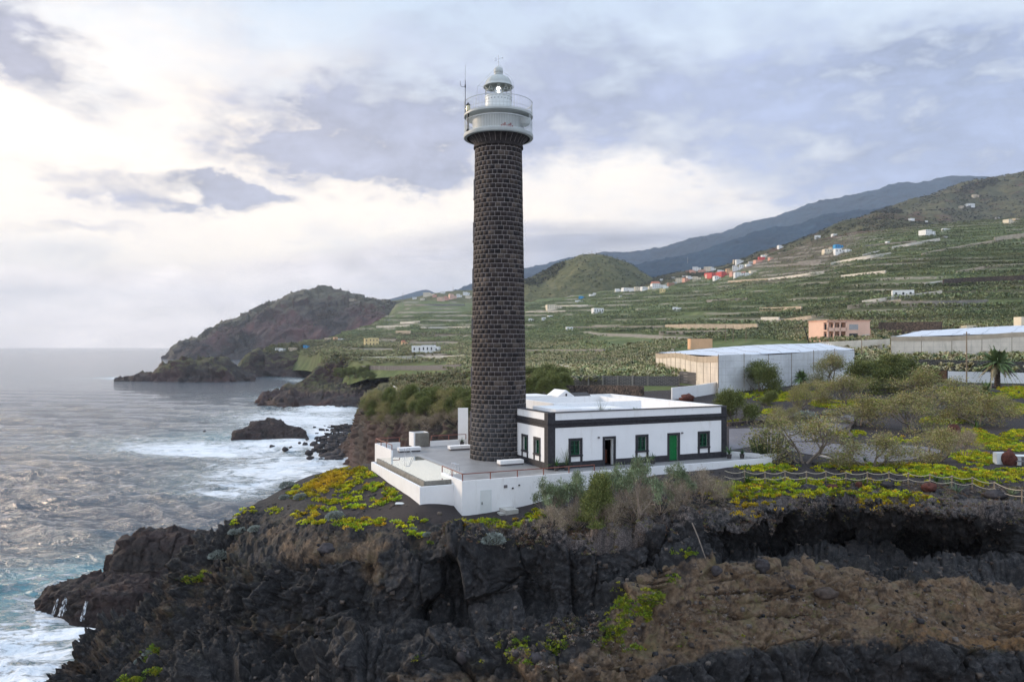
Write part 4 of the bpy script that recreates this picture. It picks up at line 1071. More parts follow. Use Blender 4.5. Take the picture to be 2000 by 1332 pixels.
    vb = MB().lathe([(0.36, zt_), (0.36, zt_+0.22), (0.40, zt_+0.24), (0.40, zt_+0.36)]+[(0.39*math.cos(a), zt_+0.40+0.36*math.sin(a)) for a in [k/8*math.pi/2 for k in range(8)]]+[(0.05, zt_+0.78), (0.04, zt_+0.86)], 28)
    vb.build('vent_ball', M_GREYW, L, True)
    zv = zt_+0.80
    v = MB(); v.tube([(0, 0, zv), (0, 0, zv+0.95)], 0.022, 5); v.tube([(-0.30, 0.1, zv+0.55), (0.35, -0.1, zv+0.70)], 0.016, 4)
    v.box(-0.34, -0.14, -0.01, 0.01, zv+0.42, zv+0.68, RZ(0.2)); v.box(0.32, 0.40, -0.02, 0.02, zv+0.66, zv+0.74); v.tube([(-0.12, 0, zv+0.35), (0.12, 0, zv+0.35)], 0.014, 4); v.tube([(0, -0.12, zv+0.35), (0, 0.12, zv+0.35)], 0.014, 4)
    v.build('weather_vane', M_STEEL, L)
    ld = MB()                                           # curved ladder over the dome
    pts = []
    for k in range(15):
        a = k/14*1.42; pts.append(((rl+0.22)*math.cos(a), (z1g+0.1)+1.12*math.sin(a)))
    pts = [(rl+0.36, zl)]+[(rl+0.27, z1g-0.3)]+pts[:-3]
    for s_ in (-0.14, 0.14):
        ca, sa = math.cos(-0.45), math.sin(-0.45)
        ld.tube([(r*ca-s_*sa, r*sa+s_*ca, z) for r, z in pts], 0.018, 5)
    ld.build('dome_ladder', M_STEEL, L)
    hb = MB(); hb.tube([(0.36*math.cos(a), -0.1, zt_+0.45+0.42*math.sin(a)) for a in [-0.6+0.25*k for k in range(9)]], 0.015, 4)
    hb.tube([(-0.1, 0, zv), (-1.75, -0.2, z1g+0.05)], 0.012, 4); hb.tube([(-1.2, -0.1, z1g), (-1.8, -0.2, z1g+0.06)], 0.02, 4); hb.tube([(-1.8, -0.2, z1g+0.06), (-2.0, -0.6, zl)], 0.010, 4)
    hb.build('stay_wires', M_STEEL, L)
    # instrument mast at the left edge
    a = math.radians(197); mx, my = 2.97*math.cos(a), 2.97*math.sin(a)
    ms = MB(); ms.tube([(mx, my, zu-0.4), (mx, my, zu+3.0)], 0.03, 6); ms.tube([(mx, my, zu+3.0), (mx, my, zu+4.3)], 0.010, 4)
    ms.tube([(mx, my, zu+2.45), (mx-0.30, my-0.02, zu+2.42), (mx-0.42, my-0.03, zu+2.6), (mx-0.42, my-0.03, zu+2.9)], 0.018, 5)
    ms.box(mx-0.05, mx+0.05, my-0.05, my+0.05, zu+2.35, zu+2.6)
    ms.build('instrument_mast', M_BLACK, L)
    a = math.radians(-150+0); mx, my = 2.86*math.cos(a)-0.08, 2.86*math.sin(a)
    la = MB(); la.tube([(mx, my, zb), (mx, my, zb+1.65)], 0.07, 8); la.lathe([(0.16, 0), (0.16, 0.08), (0.09, 0.2)], 12, TR(mx, my, zb)); la.box(mx-0.04, mx+0.3, my-0.04, my+0.04, zb+0.02, zb+0.10)
    lo = la.build('lamp_post', M_BLACK, L)
    for nm, X_, mt in (('small_lamp', mx, em), ('small_lamp', mx+0.0, None)):
        if mt is None: continue
    MB().lathe([(0.02, 1.68), (0.17, 1.72), (0.19, 1.95), (0.15, 2.18), (0.02, 2.22)], 14, TR(mx, my, zb)).build('beacon_lens', simple_mat('brass_lens', (0.55, 0.50, 0.32), 0.2, 0.2, 10, metal=0.6), lo, True)
    MB().lathe([(0.16, 2.20), (0.20, 2.22), (0.05, 2.42), (0.01, 2.44)], 14, TR(mx, my, zb)).build('beacon_cap', M_BLACK, lo, True)
    # tank and cage at the right
    a = math.radians(-25); mx, my = 2.72*math.cos(a), 2.72*math.sin(a)
    tk = MB(); tk.lathe([(0.001, -0.1), (0.22, -0.02), (0.42, 0.12), (0.48, 0.35), (0.48, 0.62), (0.001, 0.64)], 18, TR(2.55*math.cos(a), 2.55*math.sin(a), zu-1.0))
    tk.build('hanging_fitting', M_GREYW, L, True)
    la = MB()
    a = math.radians(-22)
    for s_ in (-0.16, 0.16):
        p0 = (2.95*math.cos(a+s_/2.95), 2.95*math.sin(a+s_/2.95)); la.tube([(p0[0], p0[1], zb), (p0[0], p0[1], zu+0.2)], 0.02, 4)
    for k in range(9):
        z = zb+0.3+k*0.28; la.tube([(2.95*math.cos(a-0.054), 2.95*math.sin(a-0.054), z), (2.95*math.cos(a+0.054), 2.95*math.sin(a+0.054), z)], 0.014, 4)
    la.build('ladder', M_WHITE2, L)
build_lighthouse()

# ================================================================ KEEPERS' HOUSE
def build_house():
    Hh = thing('keepers_house', 'long single storey white house with black basalt trim and green windows beside the lighthouse', 'house', HC, ANG)
    LX, LY, Hs = 17.5, 19.0, 4.49
    def wallbox(x0, x1, y0, y1): return (x0, x1, y0, y1)
    # front wall with openings
    fo = [(1.81, 3.07, 'w'), (4.95, 6.19, 'o'), (8.09, 9.36, 'w'), (11.27, 12.55, 'd'), (14.42, 15.70, 'w')]
    fw = MB(); x = 0.0; th = 0.45; zt_ = 2.18
    for a, b, k in fo:
        a += 0.2; b -= 0.2
        fw.box(x, a, 0, th, -0.3, Hs-0.05)
        if k == 'w': fw.box(a, b, 0, th, -0.3, 0.92)
        fw.box(a, b, 0, th, zt_, Hs-0.05); x = b
    fw.box(x, LX, 0, th, -0.3, Hs-0.05)
    # left wall (along y)
    lo_ = [(1.31, 2.56), (3.60, 4.82)]; y = th
    for a, b in lo_:
        a += 0.2; b -= 0.2
        fw.box(0, th, y, a, -0.3, Hs-0.05); fw.box(0, th, a, b, -0.3, 0.92); fw.box(0, th, a, b, zt_, Hs-0.05); y = b
    fw.box(0, th, y, 13.0, -0.3, Hs-0.05); fw.box(th, 2.6, 12.55, 13.0, -0.3, Hs-0.05); fw.box(2.6, 2.6+th, 12.55, LY, -0.3, Hs-0.05)
    fw.box(LX-th, LX, th, LY, -0.3, Hs-0.05); fw.box(2.6+th, LX-th, LY-th, LY, -0.3, Hs-0.05)
    fw.build('wall', M_WHITE, Hh)
    # basalt trim
    tr = MB()
    tr.box(-0.03, 0.62, -0.035, 0.30, -0.3, Hs-0.07); tr.box(-0.035, 0.30, 0.30, 0.62, -0.3, Hs-0.07)
    tr.build('corner_quoin', M_BASALT, Hh, bevel=0.01); tr = MB()
    tr.box(LX-0.55, LX+0.03, -0.035, 0.3, -0.3, Hs-0.07)
    tr.build('corner_quoin', M_BASALT, Hh, bevel=0.01)
    pl = MB()
    x = 0.62
    for a, b, k in fo:
        if k in 'do': pl.box(x, a, -0.028, 0.1, -0.3, 0.52); x = b
    pl.box(x, LX-0.55, -0.028, 0.1, -0.3, 0.52); pl.box(-0.028, 0.1, 0.62, 12.9, -0.3, 0.52)
    pl.build('plinth', M_BASALT, Hh)
    co = MB()
    co.box(-0.02, LX+0.02, -0.025, 0.2, 3.25, 3.56); co.box(-0.02, 0.2, 0.2, 12.98, 3.25, 3.56)         # frieze
    co.box(-0.14, LX+0.14, -0.14, 0.2, 3.562, 3.66); co.box(-0.14, 0.2, 0.2, 12.98, 3.562, 3.66)        # cornice
    co.box(-0.05, LX+0.05, -0.05, 0.2, 3.662, 3.86); co.box(-0.05, 0.2, 0.2, 12.98, 3.662, 3.86)
    co.build('cornice', M_BASALT, Hh, bevel=0.01)
    cp = MB(); cp.box(-0.06, LX+0.06, -0.06, th+0.02, Hs-0.048, Hs+0.0); cp.box(-0.06, th+0.02, th+0.022, 13.0, Hs-0.048, Hs)
    cp.build('parapet_coping', M_BASALT, Hh)
    cpw = MB(); cpw.box(LX-th-0.02, LX+0.04, th+0.022, LY+0.04, Hs-0.048, Hs+0.002); cpw.box(2.6, LX-th-0.022, LY-th-0.02, LY+0.04, Hs-0.048, Hs+0.002)
    cpw.build('white_coping', M_WHITE, Hh)
    # roof terrace
    MB().prism([(th, th), (LX-th, th), (LX-th, LY-th), (2.6+th, LY-th), (2.6+th, 12.55), (th, 12.55)], 3.3, 3.52).build('roof', M_WHITE, Hh)
    def opening(a, b, kind, M, nm):
        # frame of dressed basalt round the opening, local x along the wall, y into the wall
        f = MB(); w = 0.20
        zt2 = 2.38; zb_ = 0.52 if kind == 'w' else 0.0
        f.box(a, a+w, -0.045, 0.12, zb_, zt2-0.2, M); f.box(b-w, b, -0.045, 0.12, zb_, zt2-0.2, M); f.box(a, b, -0.047, 0.12, zt2-0.2, zt2, M)
        if kind == 'w': f.box(a-0.02, b+0.02, -0.085, 0.12, 0.92, 1.06, M)
        else: f.box(a, b, -0.12, 0.30, -0.08, 0.06, M)
        wnd = f.build('window' if kind == 'w' else 'door', M_BASALT, Hh)
        a2, b2 = a+w, b-w
        if kind == 'w':
            s = MB(); d0, d1 = 0.16, 0.21; z0, z1 = 1.06, 2.18
            s.box(a2, a2+0.09, d0, d1, z0, z1, M); s.box(b2-0.09, b2, d0, d1, z0, z1, M); s.box(a2+0.09, b2-0.09, d0, d1, z1-0.09, z1, M); s.box(a2+0.09, b2-0.09, d0, d1, z0, z0+0.09, M)
            c = (a2+b2)/2; s.box(c-0.05, c+0.05, d0-0.01, d1, z0+0.09, z1-0.09, M)
            for q in (0.33, 0.66):
                zz = z0+(z1-z0)*q
                s.box(a2+0.09, c-0.05, d0+0.01, d1, zz-0.015, zz+0.015, M); s.box(c+0.05, b2-0.09, d0+0.01, d1, zz-0.015, zz+0.015, M)
            s.build('sash', M_GREEN, wnd)
            MB().box(a2, b2, d1+0.004, d1+0.02, z0, z1, M).build('pane', M_GLASS, wnd)
        elif kind == 'd':
            s = MB(); s.box(a2, b2, 0.14, 0.20, 0.06, 2.18, M)
            for (p, q) in ((0.06, 0.42), (0.48, 0.84)):
                for z0, z1 in ((0.2, 0.85), (0.95, 1.5), (1.6, 2.08)):
                    s.box(a2+p, a2+q, 0.125, 0.14, z0, z1, M)
            s.build('door_leaf', M_GREEND, wnd)
            MB().box(b2-0.1, b2-0.06, 0.08, 0.125, 1.0, 1.12, M).build('handle', M_BLACK, wnd)
        else:
            s = MB(); s.box(a2, a2+0.05, 0.14, 0.55, 0.06, 2.18, M); s.box(b2-0.05, b2, 0.14, 0.2, 0.06, 2.18, M); s.box(a2+0.05, b2-0.05, 0.14, 0.2, 2.1, 2.18, M)
            s.build('door_leaf', M_WHITE2, wnd)
            MB().box(a2-0.3, b2+0.3, 2.4, 2.45, -0.1, 2.4, M).build('hallway', M_DARK, wnd)
            MB().box(a2+0.25, b2+0.1, 1.2, 1.7, 0.06, 1.15, M).build('cupboard', simple_mat('warm_wood', (0.22, 0.07, 0.035), 0.6, 0.2, 3), wnd)
    I = Matrix.Identity(4)
    for a, b, k in fo: opening(a, b, k, I, 0)
    ML = Matrix(((0, 1, 0, 0), (1, 0, 0, 0), (0, 0, 1, 0), (0, 0, 0, 1)))
    for a, b in lo_: opening(a, b, 'w', ML, 0)
    for xx in (4.55, 12.75):
        MB().box(xx-0.06, xx+0.06, -0.16, -0.002, 2.28, 2.40).build('wall_lamp', M_STONEG, Hh)
    # inner court walls and roof structures
    rs = MB()
    rs.box(1.2, 3.6, 1.0, 5.2, 3.52, 4.62); rs.box(3.62, 12.4, 6.0, 6.3, 3.52, 4.70); rs.box(3.62, 12.4, 13.0, 13.3, 3.52, 4.74)
    rs.box(3.62, 9.0, 3.2, 6.0, 3.52, 4.38); rs.box(12.4, 12.7, 6.0, 13.3, 3.52, 4.72); rs.box(3.62, 3.92, 6.3, 13.0, 3.52, 4.71); rs.box(3.4, 8.0, 14.6, 18.2, 3.52, 4.80)
    rs.build('court_walls', M_WHITE, Hh)
    g = MB(); g.add([(8.3, 14.0, 3.52), (10.1, 14.0, 3.52), (10.1, 14.0, 4.75), (9.2, 14.0, 5.35), (8.3, 14.0, 4.75), (8.3, 16.5, 3.52), (10.1, 16.5, 3.52), (10.1, 16.5, 4.75), (9.2, 16.5, 5.35), (8.3, 16.5, 4.75)],
          [(0, 1, 2, 3, 4), (9, 8, 7, 6, 5), (0, 4, 9, 5), (1, 6, 7, 2), (2, 7, 8, 3), (3, 8, 9, 4)]); 
    go = g.build('gabled_dormer', M_WHITE, Hh); MB().box(9.12, 9.28, 13.95, 13.995, 4.75, 5.0).build('vent_slot', M_BLACK, go)
    sp = MB(); sp.box(-0.95, 0.95, -0.55, 0.55, -0.02, 0.02, TR(11.6, 15.2, 4.75) @ Matrix.Rotation(math.radians(22), 4, 'X')); sp.box(10.8, 10.86, 14.8, 14.86, 3.52, 4.62); sp.box(12.34, 12.4, 14.8, 14.86, 3.52, 4.62)
    sp.box(10.8, 10.86, 15.6, 15.66, 3.52, 4.86); sp.box(12.34, 12.4, 15.6, 15.66, 3.52, 4.86)
    sp.build('solar_panel', M_POT, Hh)
    em, et = new_mat('roof_lamp_glow'); et.b.inputs['Emission Color'].default_value = (1, 0.72, 0.40, 1); et.b.inputs['Emission Strength'].default_value = 9.0
    for xx, yy in ((1.9, 0.96), (4.2, 3.12)):
        MB().lathe([(0.001, -0.05), (0.05, -0.03), (0.05, 0.03), (0.001, 0.05)], 10, TR(xx, yy, 4.15)).build('roof_lamp', em, Hh, True)
    return Hh
HOUSE = build_house()
def W2L(px, py, z):      # photo pixel at a level -> house frame
    p = G(px, py, z); dx, dy = p[0]-HC[0], p[1]-HC[1]
    return (dx*math.cos(ANG)+dy*math.sin(ANG), -dx*math.sin(ANG)+dy*math.cos(ANG))

# ================================================================ POOL TERRACE
def build_terrace():
    Tt = thing('pool_terrace', 'raised concrete terrace with white retaining walls and a strip pool around the lighthouse foot', 'terrace', HC, ANG)
    zg = -4.2
    # floor slabs: main deck with the pool left out (pool x -10.3..-6.85, y -0.85..12)
    fl = MB()
    fl.prism([(-8.38, -2.95), (19.7, -2.95), (19.7, -0.4), (17.9, 0.3), (17.9, 0.02), (-0.04, 0.02), (-0.04, 1.28), (-8.38, 1.28)], -0.25, 0.0)
    fl.box(-6.85, -0.04, 1.282, 12.0, -0.25, 0.0); fl.box(-8.9, -0.04, 12.002, 17.9, -0.25, 0.0)
    fl.build('deck', M_CONC, Tt)
    st = MB(); st.box(-6.83, -6.35, 1.3, 12.6, 0.004, 0.03); st.box(-2.0, 2.0, -2.90, -1.0, 0.004, 0.012)
    st.build('deck_strip', simple_mat('pale_concrete', (0.30, 0.30, 0.30), 0.4, 0.1, 1.0), Tt)
    w = MB()
    # long front wall from the door corner to the right end
    w.box(-8.4, 19.83, -3.10, -2.95, zg, 0.20)
    w.box(-8.4, -8.25, -2.948, 1.3, zg, 0.20)                    # step back
    w.box(-10.95, -8.402, -1.40, -1.22, zg, -0.30)               # lower pool surround
    w.box(-10.95, -10.77, -1.218, 12.1, zg, -0.30)
    w.box(-10.77, -9.0, 12.0, 12.18, zg, -0.30)
    w.box(-9.15, -9.0, 12.181, 17.5, zg, 0.60); w.box(-9.0, -8.9, 11.9, 11.999, -1, 0.0)
    w.box(-9.15, -6.75, 17.5, 17.68, zg, 0.60)
    w.box(-6.75, -5.25, 17.9, 18.08, zg, 0.0)
    w.box(-3.6, 0.2, 17.9, 18.08, zg, 0.50)
    w.box(19.68, 19.83, -2.95, -1.6, zg, 0.20)
    w.build('retaining_wall', M_WHITE, Tt)
    # rear right wing of the enclosure: walls that run back to the bush line
    e = W2L(1509, 894, T+0.2); r0 = (19.83, -3.1)
    q = W2L(1419, 871, T+0.2)
    w2 = MB(); w2.prism([(17.5+0.06, 2.2), (17.56, 2.02), (19.83, -1.62), (19.83, -1.38), (17.8, 2.2)], -1.0, 0.36); w2.box(19.831, 21.6, -1.75, -1.58, -1.5, 0.30, ); w2.build('garden_wall', M_WHITE, Tt)
    # pool
    pw = MB(); pw.box(-10.5, -10.3, -0.95, 12.0, -0.75, -0.01); pw.box(-10.3, -8.402, -0.95, -0.75, -0.75, -0.01)
    pw.build('pool_edge', M_CONC2, Tt)
    pc = MB(); pc.box(-10.3, -6.85, -0.75, 12.0, -1.6, -1.5); pc.box(-6.87, -6.852, 1.3, 12.0, -1.5, -0.02); pc.build('pool_basin', simple_mat('pool_basin', (0.12, 0.13, 0.12), 0.6, 0.1, 2), Tt)
    m, t = new_mat('pool_water'); t.b.inputs['Base Color'].default_value = (0.62, 0.68, 0.66, 1); t.b.inputs['Metallic'].default_value = 0.9; t.b.inputs['Roughness'].default_value = 0.015; t.b.inputs['IOR'].default_value = 2.6
    t.put(t.b.inputs['Normal'], t.bump(t.noise(t.pos, 1.5, 3), 0.02, 0.05))
    wt = MB(); wt.add([(-10.35, -0.80, 0), (-6.87, -0.80, 0), (-6.87, 12.0, 0), (-10.35, 12.0, 0)], [(0, 1, 2, 3)], TR(0, 0, -0.006)); wt.build('pool_water', m, Tt)
    # handrails of rusty steel with posts
    def rail(pts, zb_, h=0.48, step=1.9, name='handrail'):
        m = MB()
        for i in range(len(pts)-1):
            a, b = Vector(pts[i]+(zb_,)), Vector(pts[i+1]+(zb_,)); d = (b-a); n = max(1, round(d.length/step))
            m.tube([a+Vector((0, 0, h)), b+Vector((0, 0, h))], 0.035, 6)
            for k in range(n+1):
                if i > 0 and k == 0: continue
                p = a+d*k/n; m.box(p.x-0.03, p.x+0.03, p.y-0.03, p.y+0.03, zb_+0.001, zb_+h)
        return m.build(name, M_RUST, Tt)
    rail([(-8.33, 1.25), (-8.33, -3.02), (0.2+0.0, -3.02), (2.4, -3.02)], 0.20)
    rail([(-9.07, 12.25), (-9.07, 17.58), (-6.8, 17.58)], 0.60, 0.45)
    rail([(-3.5, 17.98), (0.1, 17.98)], 0.50, 0.5)
    pr = MB()
    for yy in (0, 0.5): pr.tube([(-8.1, 11.2+yy, -0.3), (-8.1, 11.2+yy, 0.75), (-7.7, 11.4+yy*0.5, 0.75), (-7.3, 11.3+yy, -0.1)], 0.025, 6)
    pr.tube([(-7.1, 2.2, -0.1), (-7.0, 2.2, 0.6), (-6.7, 2.1, 0.6), (-6.6, 2.1, 0.03)], 0.025, 6); pr.tube([(-7.1, 2.8, -0.1), (-7.0, 2.8, 0.6), (-6.7, 2.7, 0.6), (-6.6, 2.7, 0.03)], 0.025, 6)
    pr.build('pool_handrail', M_STEEL, Tt)
    # service door in the front wall
    xa, xb = W2L(939.4, 1005, T-1)[0], 0
    def sx(px): r = (px-1000)/F; yl = -3.1; X0 = HC[0]-yl*math.sin(ANG); Y0 = HC[1]+yl*math.cos(ANG); return (Y0*r-X0)/(math.cos(ANG)-math.sin(ANG)*r)
    xa, xb = sx(939.4), sx(958.6)
    def sz(px, py): s = sx(px); Y = HC[1]+s*math.sin(ANG)-3.1*math.cos(ANG); return CZ-(py-676)/F*Y-T
    z0, z1 = sz(949, 1004.5), sz(949, 957.5)
    d = MB(); d.box(xa-0.05, xa, -3.125, -3.102, z0, z1+0.04); d.box(xb, xb+0.05, -3.125, -3.102, z0, z1+0.04); d.box(xa, xb, -3.125, -3.102, z1, z1+0.04); dd = d.build('service_door', M_WHITE2, Tt)
    MB().box(xa, xb, -3.118, -3.103, z0, z1).build('door_leaf', simple_mat('pale_grey_door', (0.62, 0.64, 0.63), 0.5, 0.03, 2), dd)
    MB().box(xa+0.05, xa+0.09, -3.16, -3.119, (z0+z1)/2-0.12, (z0+z1)/2+0.06).build('handle', M_BLACK, dd)
    bx = MB(); s1, s2 = sx(984), sx(990.5); bx.box(s1, s2, -3.15, -3.102, sz(987, 952.5), sz(987, 946.8)); bx.build('meter_box', M_STONEG, Tt)
    for (px, py) in ((1001, 953), (1013.5, 947), (896, 950.5)):
        s = sx(px) if px > 900 else -8.3
        if px > 900: MB().box(s-0.05, s+0.05, -3.2, -3.102, sz(px, py)-0.05, sz(px, py)+0.05).build('wall_lamp', M_BLACK, Tt)
    fp = MB(); fp.box(sx(905), sx(985), -3.45, -3.101, z0-0.3, z0-0.02); fp.build('footing', M_CONC, Tt)
    # steps
    sa = sx(967); sp = MB(); sp.box(sa, sx(984), -4.1, -3.46, z0-0.2, z0+0.18); sp.box(sx(975), sx(999), -4.3, -3.102, z0-0.1, z0+0.42)
    so_ = sp.build('concrete_steps', simple_mat('pale_step', (0.40, 0.39, 0.36), 0.7, 0.15, 3), None); so_.location = HC; so_.rotation_euler = (0, 0, ANG)
    tag(so_, 'two pale concrete steps at the foot of the white terrace wall right of its door', 'steps')
    return Tt
TERR = build_terrace()
def at_terrace(name, mb_mat_list, label, cat, x, y, rz=0.0, z=0.0, group=None):
    p = loc2w(x, y, z); o = thing(name, label, cat, p, ANG+rz, group)
    for nm, mb, mat in mb_mat_list: mb.build(nm, mat, o, bevel=0.015 if nm in ('seat',) else 0)
    return o
def bench(x, y, L_, lab):
    s = MB().box(0, L_, 0, 0.75, 0.13, 0.42); b = MB().box(0.08, L_-0.08, 0.08, 0.67, 0.0, 0.13)
    at_terrace('bench', [('seat', s, M_WHITE), ('plinth', b, M_STONEG)], lab, 'bench', x, y, group='white block benches on the terrace')
bench(-7.7, 14.6, 2.1, 'white block bench beside the far end of the pool')
bench(-3.0, 14.0, 2.1, 'white block bench behind the lighthouse foot near the rear handrail')
bench(-2.6, 3.35, 2.1, 'white block bench in front of the lighthouse foot beside the house corner')
o = at_terrace('shower_cubicle', [('side_wall', MB().box(-0.75, -0.6, -0.0, 1.5, 0, 1.32), M_WHITE), ('front_wall', MB().box(-0.598, 0.8, -0.01, 0.14, 0, 1.30), M_CONC2),
     ('rear_wall', MB().box(-0.598, 0.8, 1.36, 1.5, 0, 1.30), M_WHITE), ('end_wall', MB().box(0.66, 0.8, 0.141, 1.359, 0, 1.31), M_WHITE)], 'open topped concrete and white cubicle at the rear edge of the terrace', 'cubicle', -4.45, 18.2)
sl = thing('white_wall_slab', 'upright white wall slab standing behind the left side of the lighthouse foot', 'wall', (-4.95, 80.5, 28))
MB().box(-0.50, 0.50, -0.15, 0.15, 2.5, 6.75).build('slab', M_WHITE, sl)
# planter pots with plants
def frond_plant(root, n, L_, up, col, seed, w=0.05, droop=1.0, name='fronds', segs=5, zb=0.35):
    r = random.Random(seed); V, Q, C_ = [], [], []
    for k in range(n):
        a = r.uniform(0, 2*math.pi); e = r.uniform(*up); l = L_*r.uniform(0.7, 1.1); b = len(V); c = np.array(col)*r.uniform(0.6, 1.4)
        for s in range(segs+1):
            t_ = s/segs; ww = w*(1-t_*0.9)*(0.5+min(t_*3, 0.5))
            rr = l*t_*math.cos(e)*(1+0.15*t_); zz = zb+l*(t_*math.sin(e)-droop*0.45*t_*t_)
            for sd in (-1, 1): V.append((rr*math.cos(a)-sd*ww*math.sin(a), rr*math.sin(a)+sd*ww*math.cos(a), zz)); C_.append(c)
        for s in range(segs): Q.append((b+2*s, b+2*s+1, b+2*s+3, b+2*s+2))
    return link(name, mesh_np(name, V, Q, M_LEAF, smooth=False, cattrs={'col': np.array(C_)}), root)
def pot_plant(x, y, z, h, kind, lab, seed):
    p = loc2w(x, y, z); o = thing('potted_plant', lab, 'potted plant', p, seed*0.7, 'potted plants around the white house')
    MB().lathe([(0.001, 0.001), (0.17, 0.001), (0.22, 0.36), (0.19, 0.36), (0.18, 0.30), (0.001, 0.30)], 14).build('pot', M_POT, o, True)
    if kind == 'palm': frond_plant(o, 22, h, (0.5, 1.45), (0.06, 0.13, 0.03), seed, 0.045)
    elif kind == 'aloe': frond_plant(o, 26, h*0.7, (0.3, 1.5), (0.05, 0.10, 0.045), seed, 0.05, 0.1)
    else: frond_plant(o, 30, h, (1.0, 1.5), (0.12, 0.13, 0.07), seed, 0.016, 0.2)
    return o
pot_plant(0.45, -0.55, 0, 1.35, 'palm', 'potted palm at the near corner of the white house', 3)
pot_plant(1.45, -0.5, 0, 1.1, 'aloe', 'low potted plant between the house corner palm and the first front window', 4)
pot_plant(1.30, -0.62, 0, 1.9, 'twig', 'thin twiggy plant in a pot left of the first front window', 5)
pot_plant(17.2, -0.75, 0, 1.4, 'palm', 'potted palm at the right end of the white house front', 6)
pot_plant(18.3, -1.1, 0, 0.8, 'aloe', 'small potted plant standing alone right of the house end', 7)
pot_plant(9.4, -0.6, 0, 0.9, 'aloe', 'small potted plant under the middle front window', 8)
pot_plant(-0.6, 17.2, 0, 0.7, 'aloe', 'dark pot with a low plant behind the lighthouse foot', 9)
pot_plant(6.2, 2.3, 3.52, 1.6, 'twig', 'twiggy plant in a pot on the white roof', 10)
pot_plant(6.9, 2.0, 3.52, 0.9, 'aloe', 'dark spiky plant on the white roof near its front edge', 11)
pot_plant(10.2, 3.2, 3.52, 1.1, 'palm', 'small feathery palm on the white roof', 12)
pot_plant(5.0, 15.0, 4.80, 0.7, 'aloe', 'dark aloe at the rear of the white roof', 13)
# white tent canopies behind the house
cn = thing('canopy', 'white pointed fabric canopy behind the house roof, right of the lighthouse', 'canopy', (4.2, 93, 31.0))
def tent(m, x, y, w, h): m.add([(x-w, y-w, h), (x+w, y-w, h), (x+w, y+w, h), (x-w, y+w, h), (x, y, h+0.75)], [(0, 1, 4), (1, 2, 4), (2, 3, 4), (3, 0, 4), (3, 2, 1, 0)])
tm = MB(); tent(tm, -1.2, 0, 1.4, 3.55); tent(tm, 1.0, 2.0, 1.6, 3.4); tm.build('fabric_roof', M_WHITE, cn)
for x, y in ((-2.5, -1.3), (0.1, -1.3), (2.5, 0.5), (-0.5, 3.5), (2.5, 3.5)): MB().tube([(x, y, -0.3), (x, y, 3.5)], 0.05, 6).build('post', M_STEEL, cn)
# ================================================================ PLANTS
def leaves_mesh(name, pts, dirs, size, cols, rg, aspect=0.45, mat=None):
    """one small quad per point"""
    n = len(pts); d = dirs/np.maximum(np.linalg.norm(dirs, axis=1, keepdims=True), 1e-6)
    r = rg.normal(size=(n, 3)); s = np.cross(d, r); s /= np.maximum(np.linalg.norm(s, axis=1, keepdims=True), 1e-6)
    L_ = (size*rg.uniform(0.6, 1.3, n))[:, None]; w = L_*aspect
    a = pts-s*w*0.5; b = pts+s*w*0.5; c = pts+d*L_+s*w*0.35; e = pts+d*L_-s*w*0.35
    V = np.stack([a, b, c, e], 1).reshape(-1, 3); Q = np.arange(4*n).reshape(-1, 4)
    return mesh_np(name, V, Q, mat or M_LEAF, smooth=False, cattrs={'col': np.repeat(cols, 4, 0)})
def branch_skeleton(rnd, stems, height, spread, depth, bend=0.25, r0=0.06, upturn=0.15, split=3, first=0.35):
    """returns tubes [(pts, r0, r1)] and tip list [(pos, dir)]"""
    tubes, tips, nodes = [], [], []
    def grow(p, d, l, r, k):
        pts = [p]; q = p.copy(); dd = d.copy()
        for i in range(3):
            dd = (dd+Vector((rnd.gauss(0, bend), rnd.gauss(0, bend), rnd.gauss(0, bend)+upturn*0.4))).normalized(); q = q+dd*l/3; pts.append(q.copy())
        tubes.append((pts, r, r*0.6, k))
        nodes.append((pts[2], dd, k)); 
        if k == 0: tips.append((q, dd)); return
        for i in range(rnd.choice([split, split, split-1])):
            nd = (dd+Vector((rnd.gauss(0, .55), rnd.gauss(0, .55), rnd.gauss(0.0, .35)))*spread).normalized()
            grow(q, nd, l*rnd.uniform(0.55, 0.85), r*0.6, k-1)
    for i in range(stems):
        a = 2*math.pi*i/stems+rnd.uniform(-.4, .4)
        d = Vector((math.cos(a)*spread*first, math.sin(a)*spread*first, 1)).normalized()
        grow(Vector((rnd.uniform(-.08, .08), rnd.uniform(-.08, .08), -0.1)), d, 1.0, r0, depth)
    zmax = max(t_[0].z for t_ in tips)
    rmax = sorted(math.hypot(t_[0].x, t_[0].y) for t_ in tips)[int(len(tips)*0.93)]
    return tubes, tips, nodes, zmax, rmax
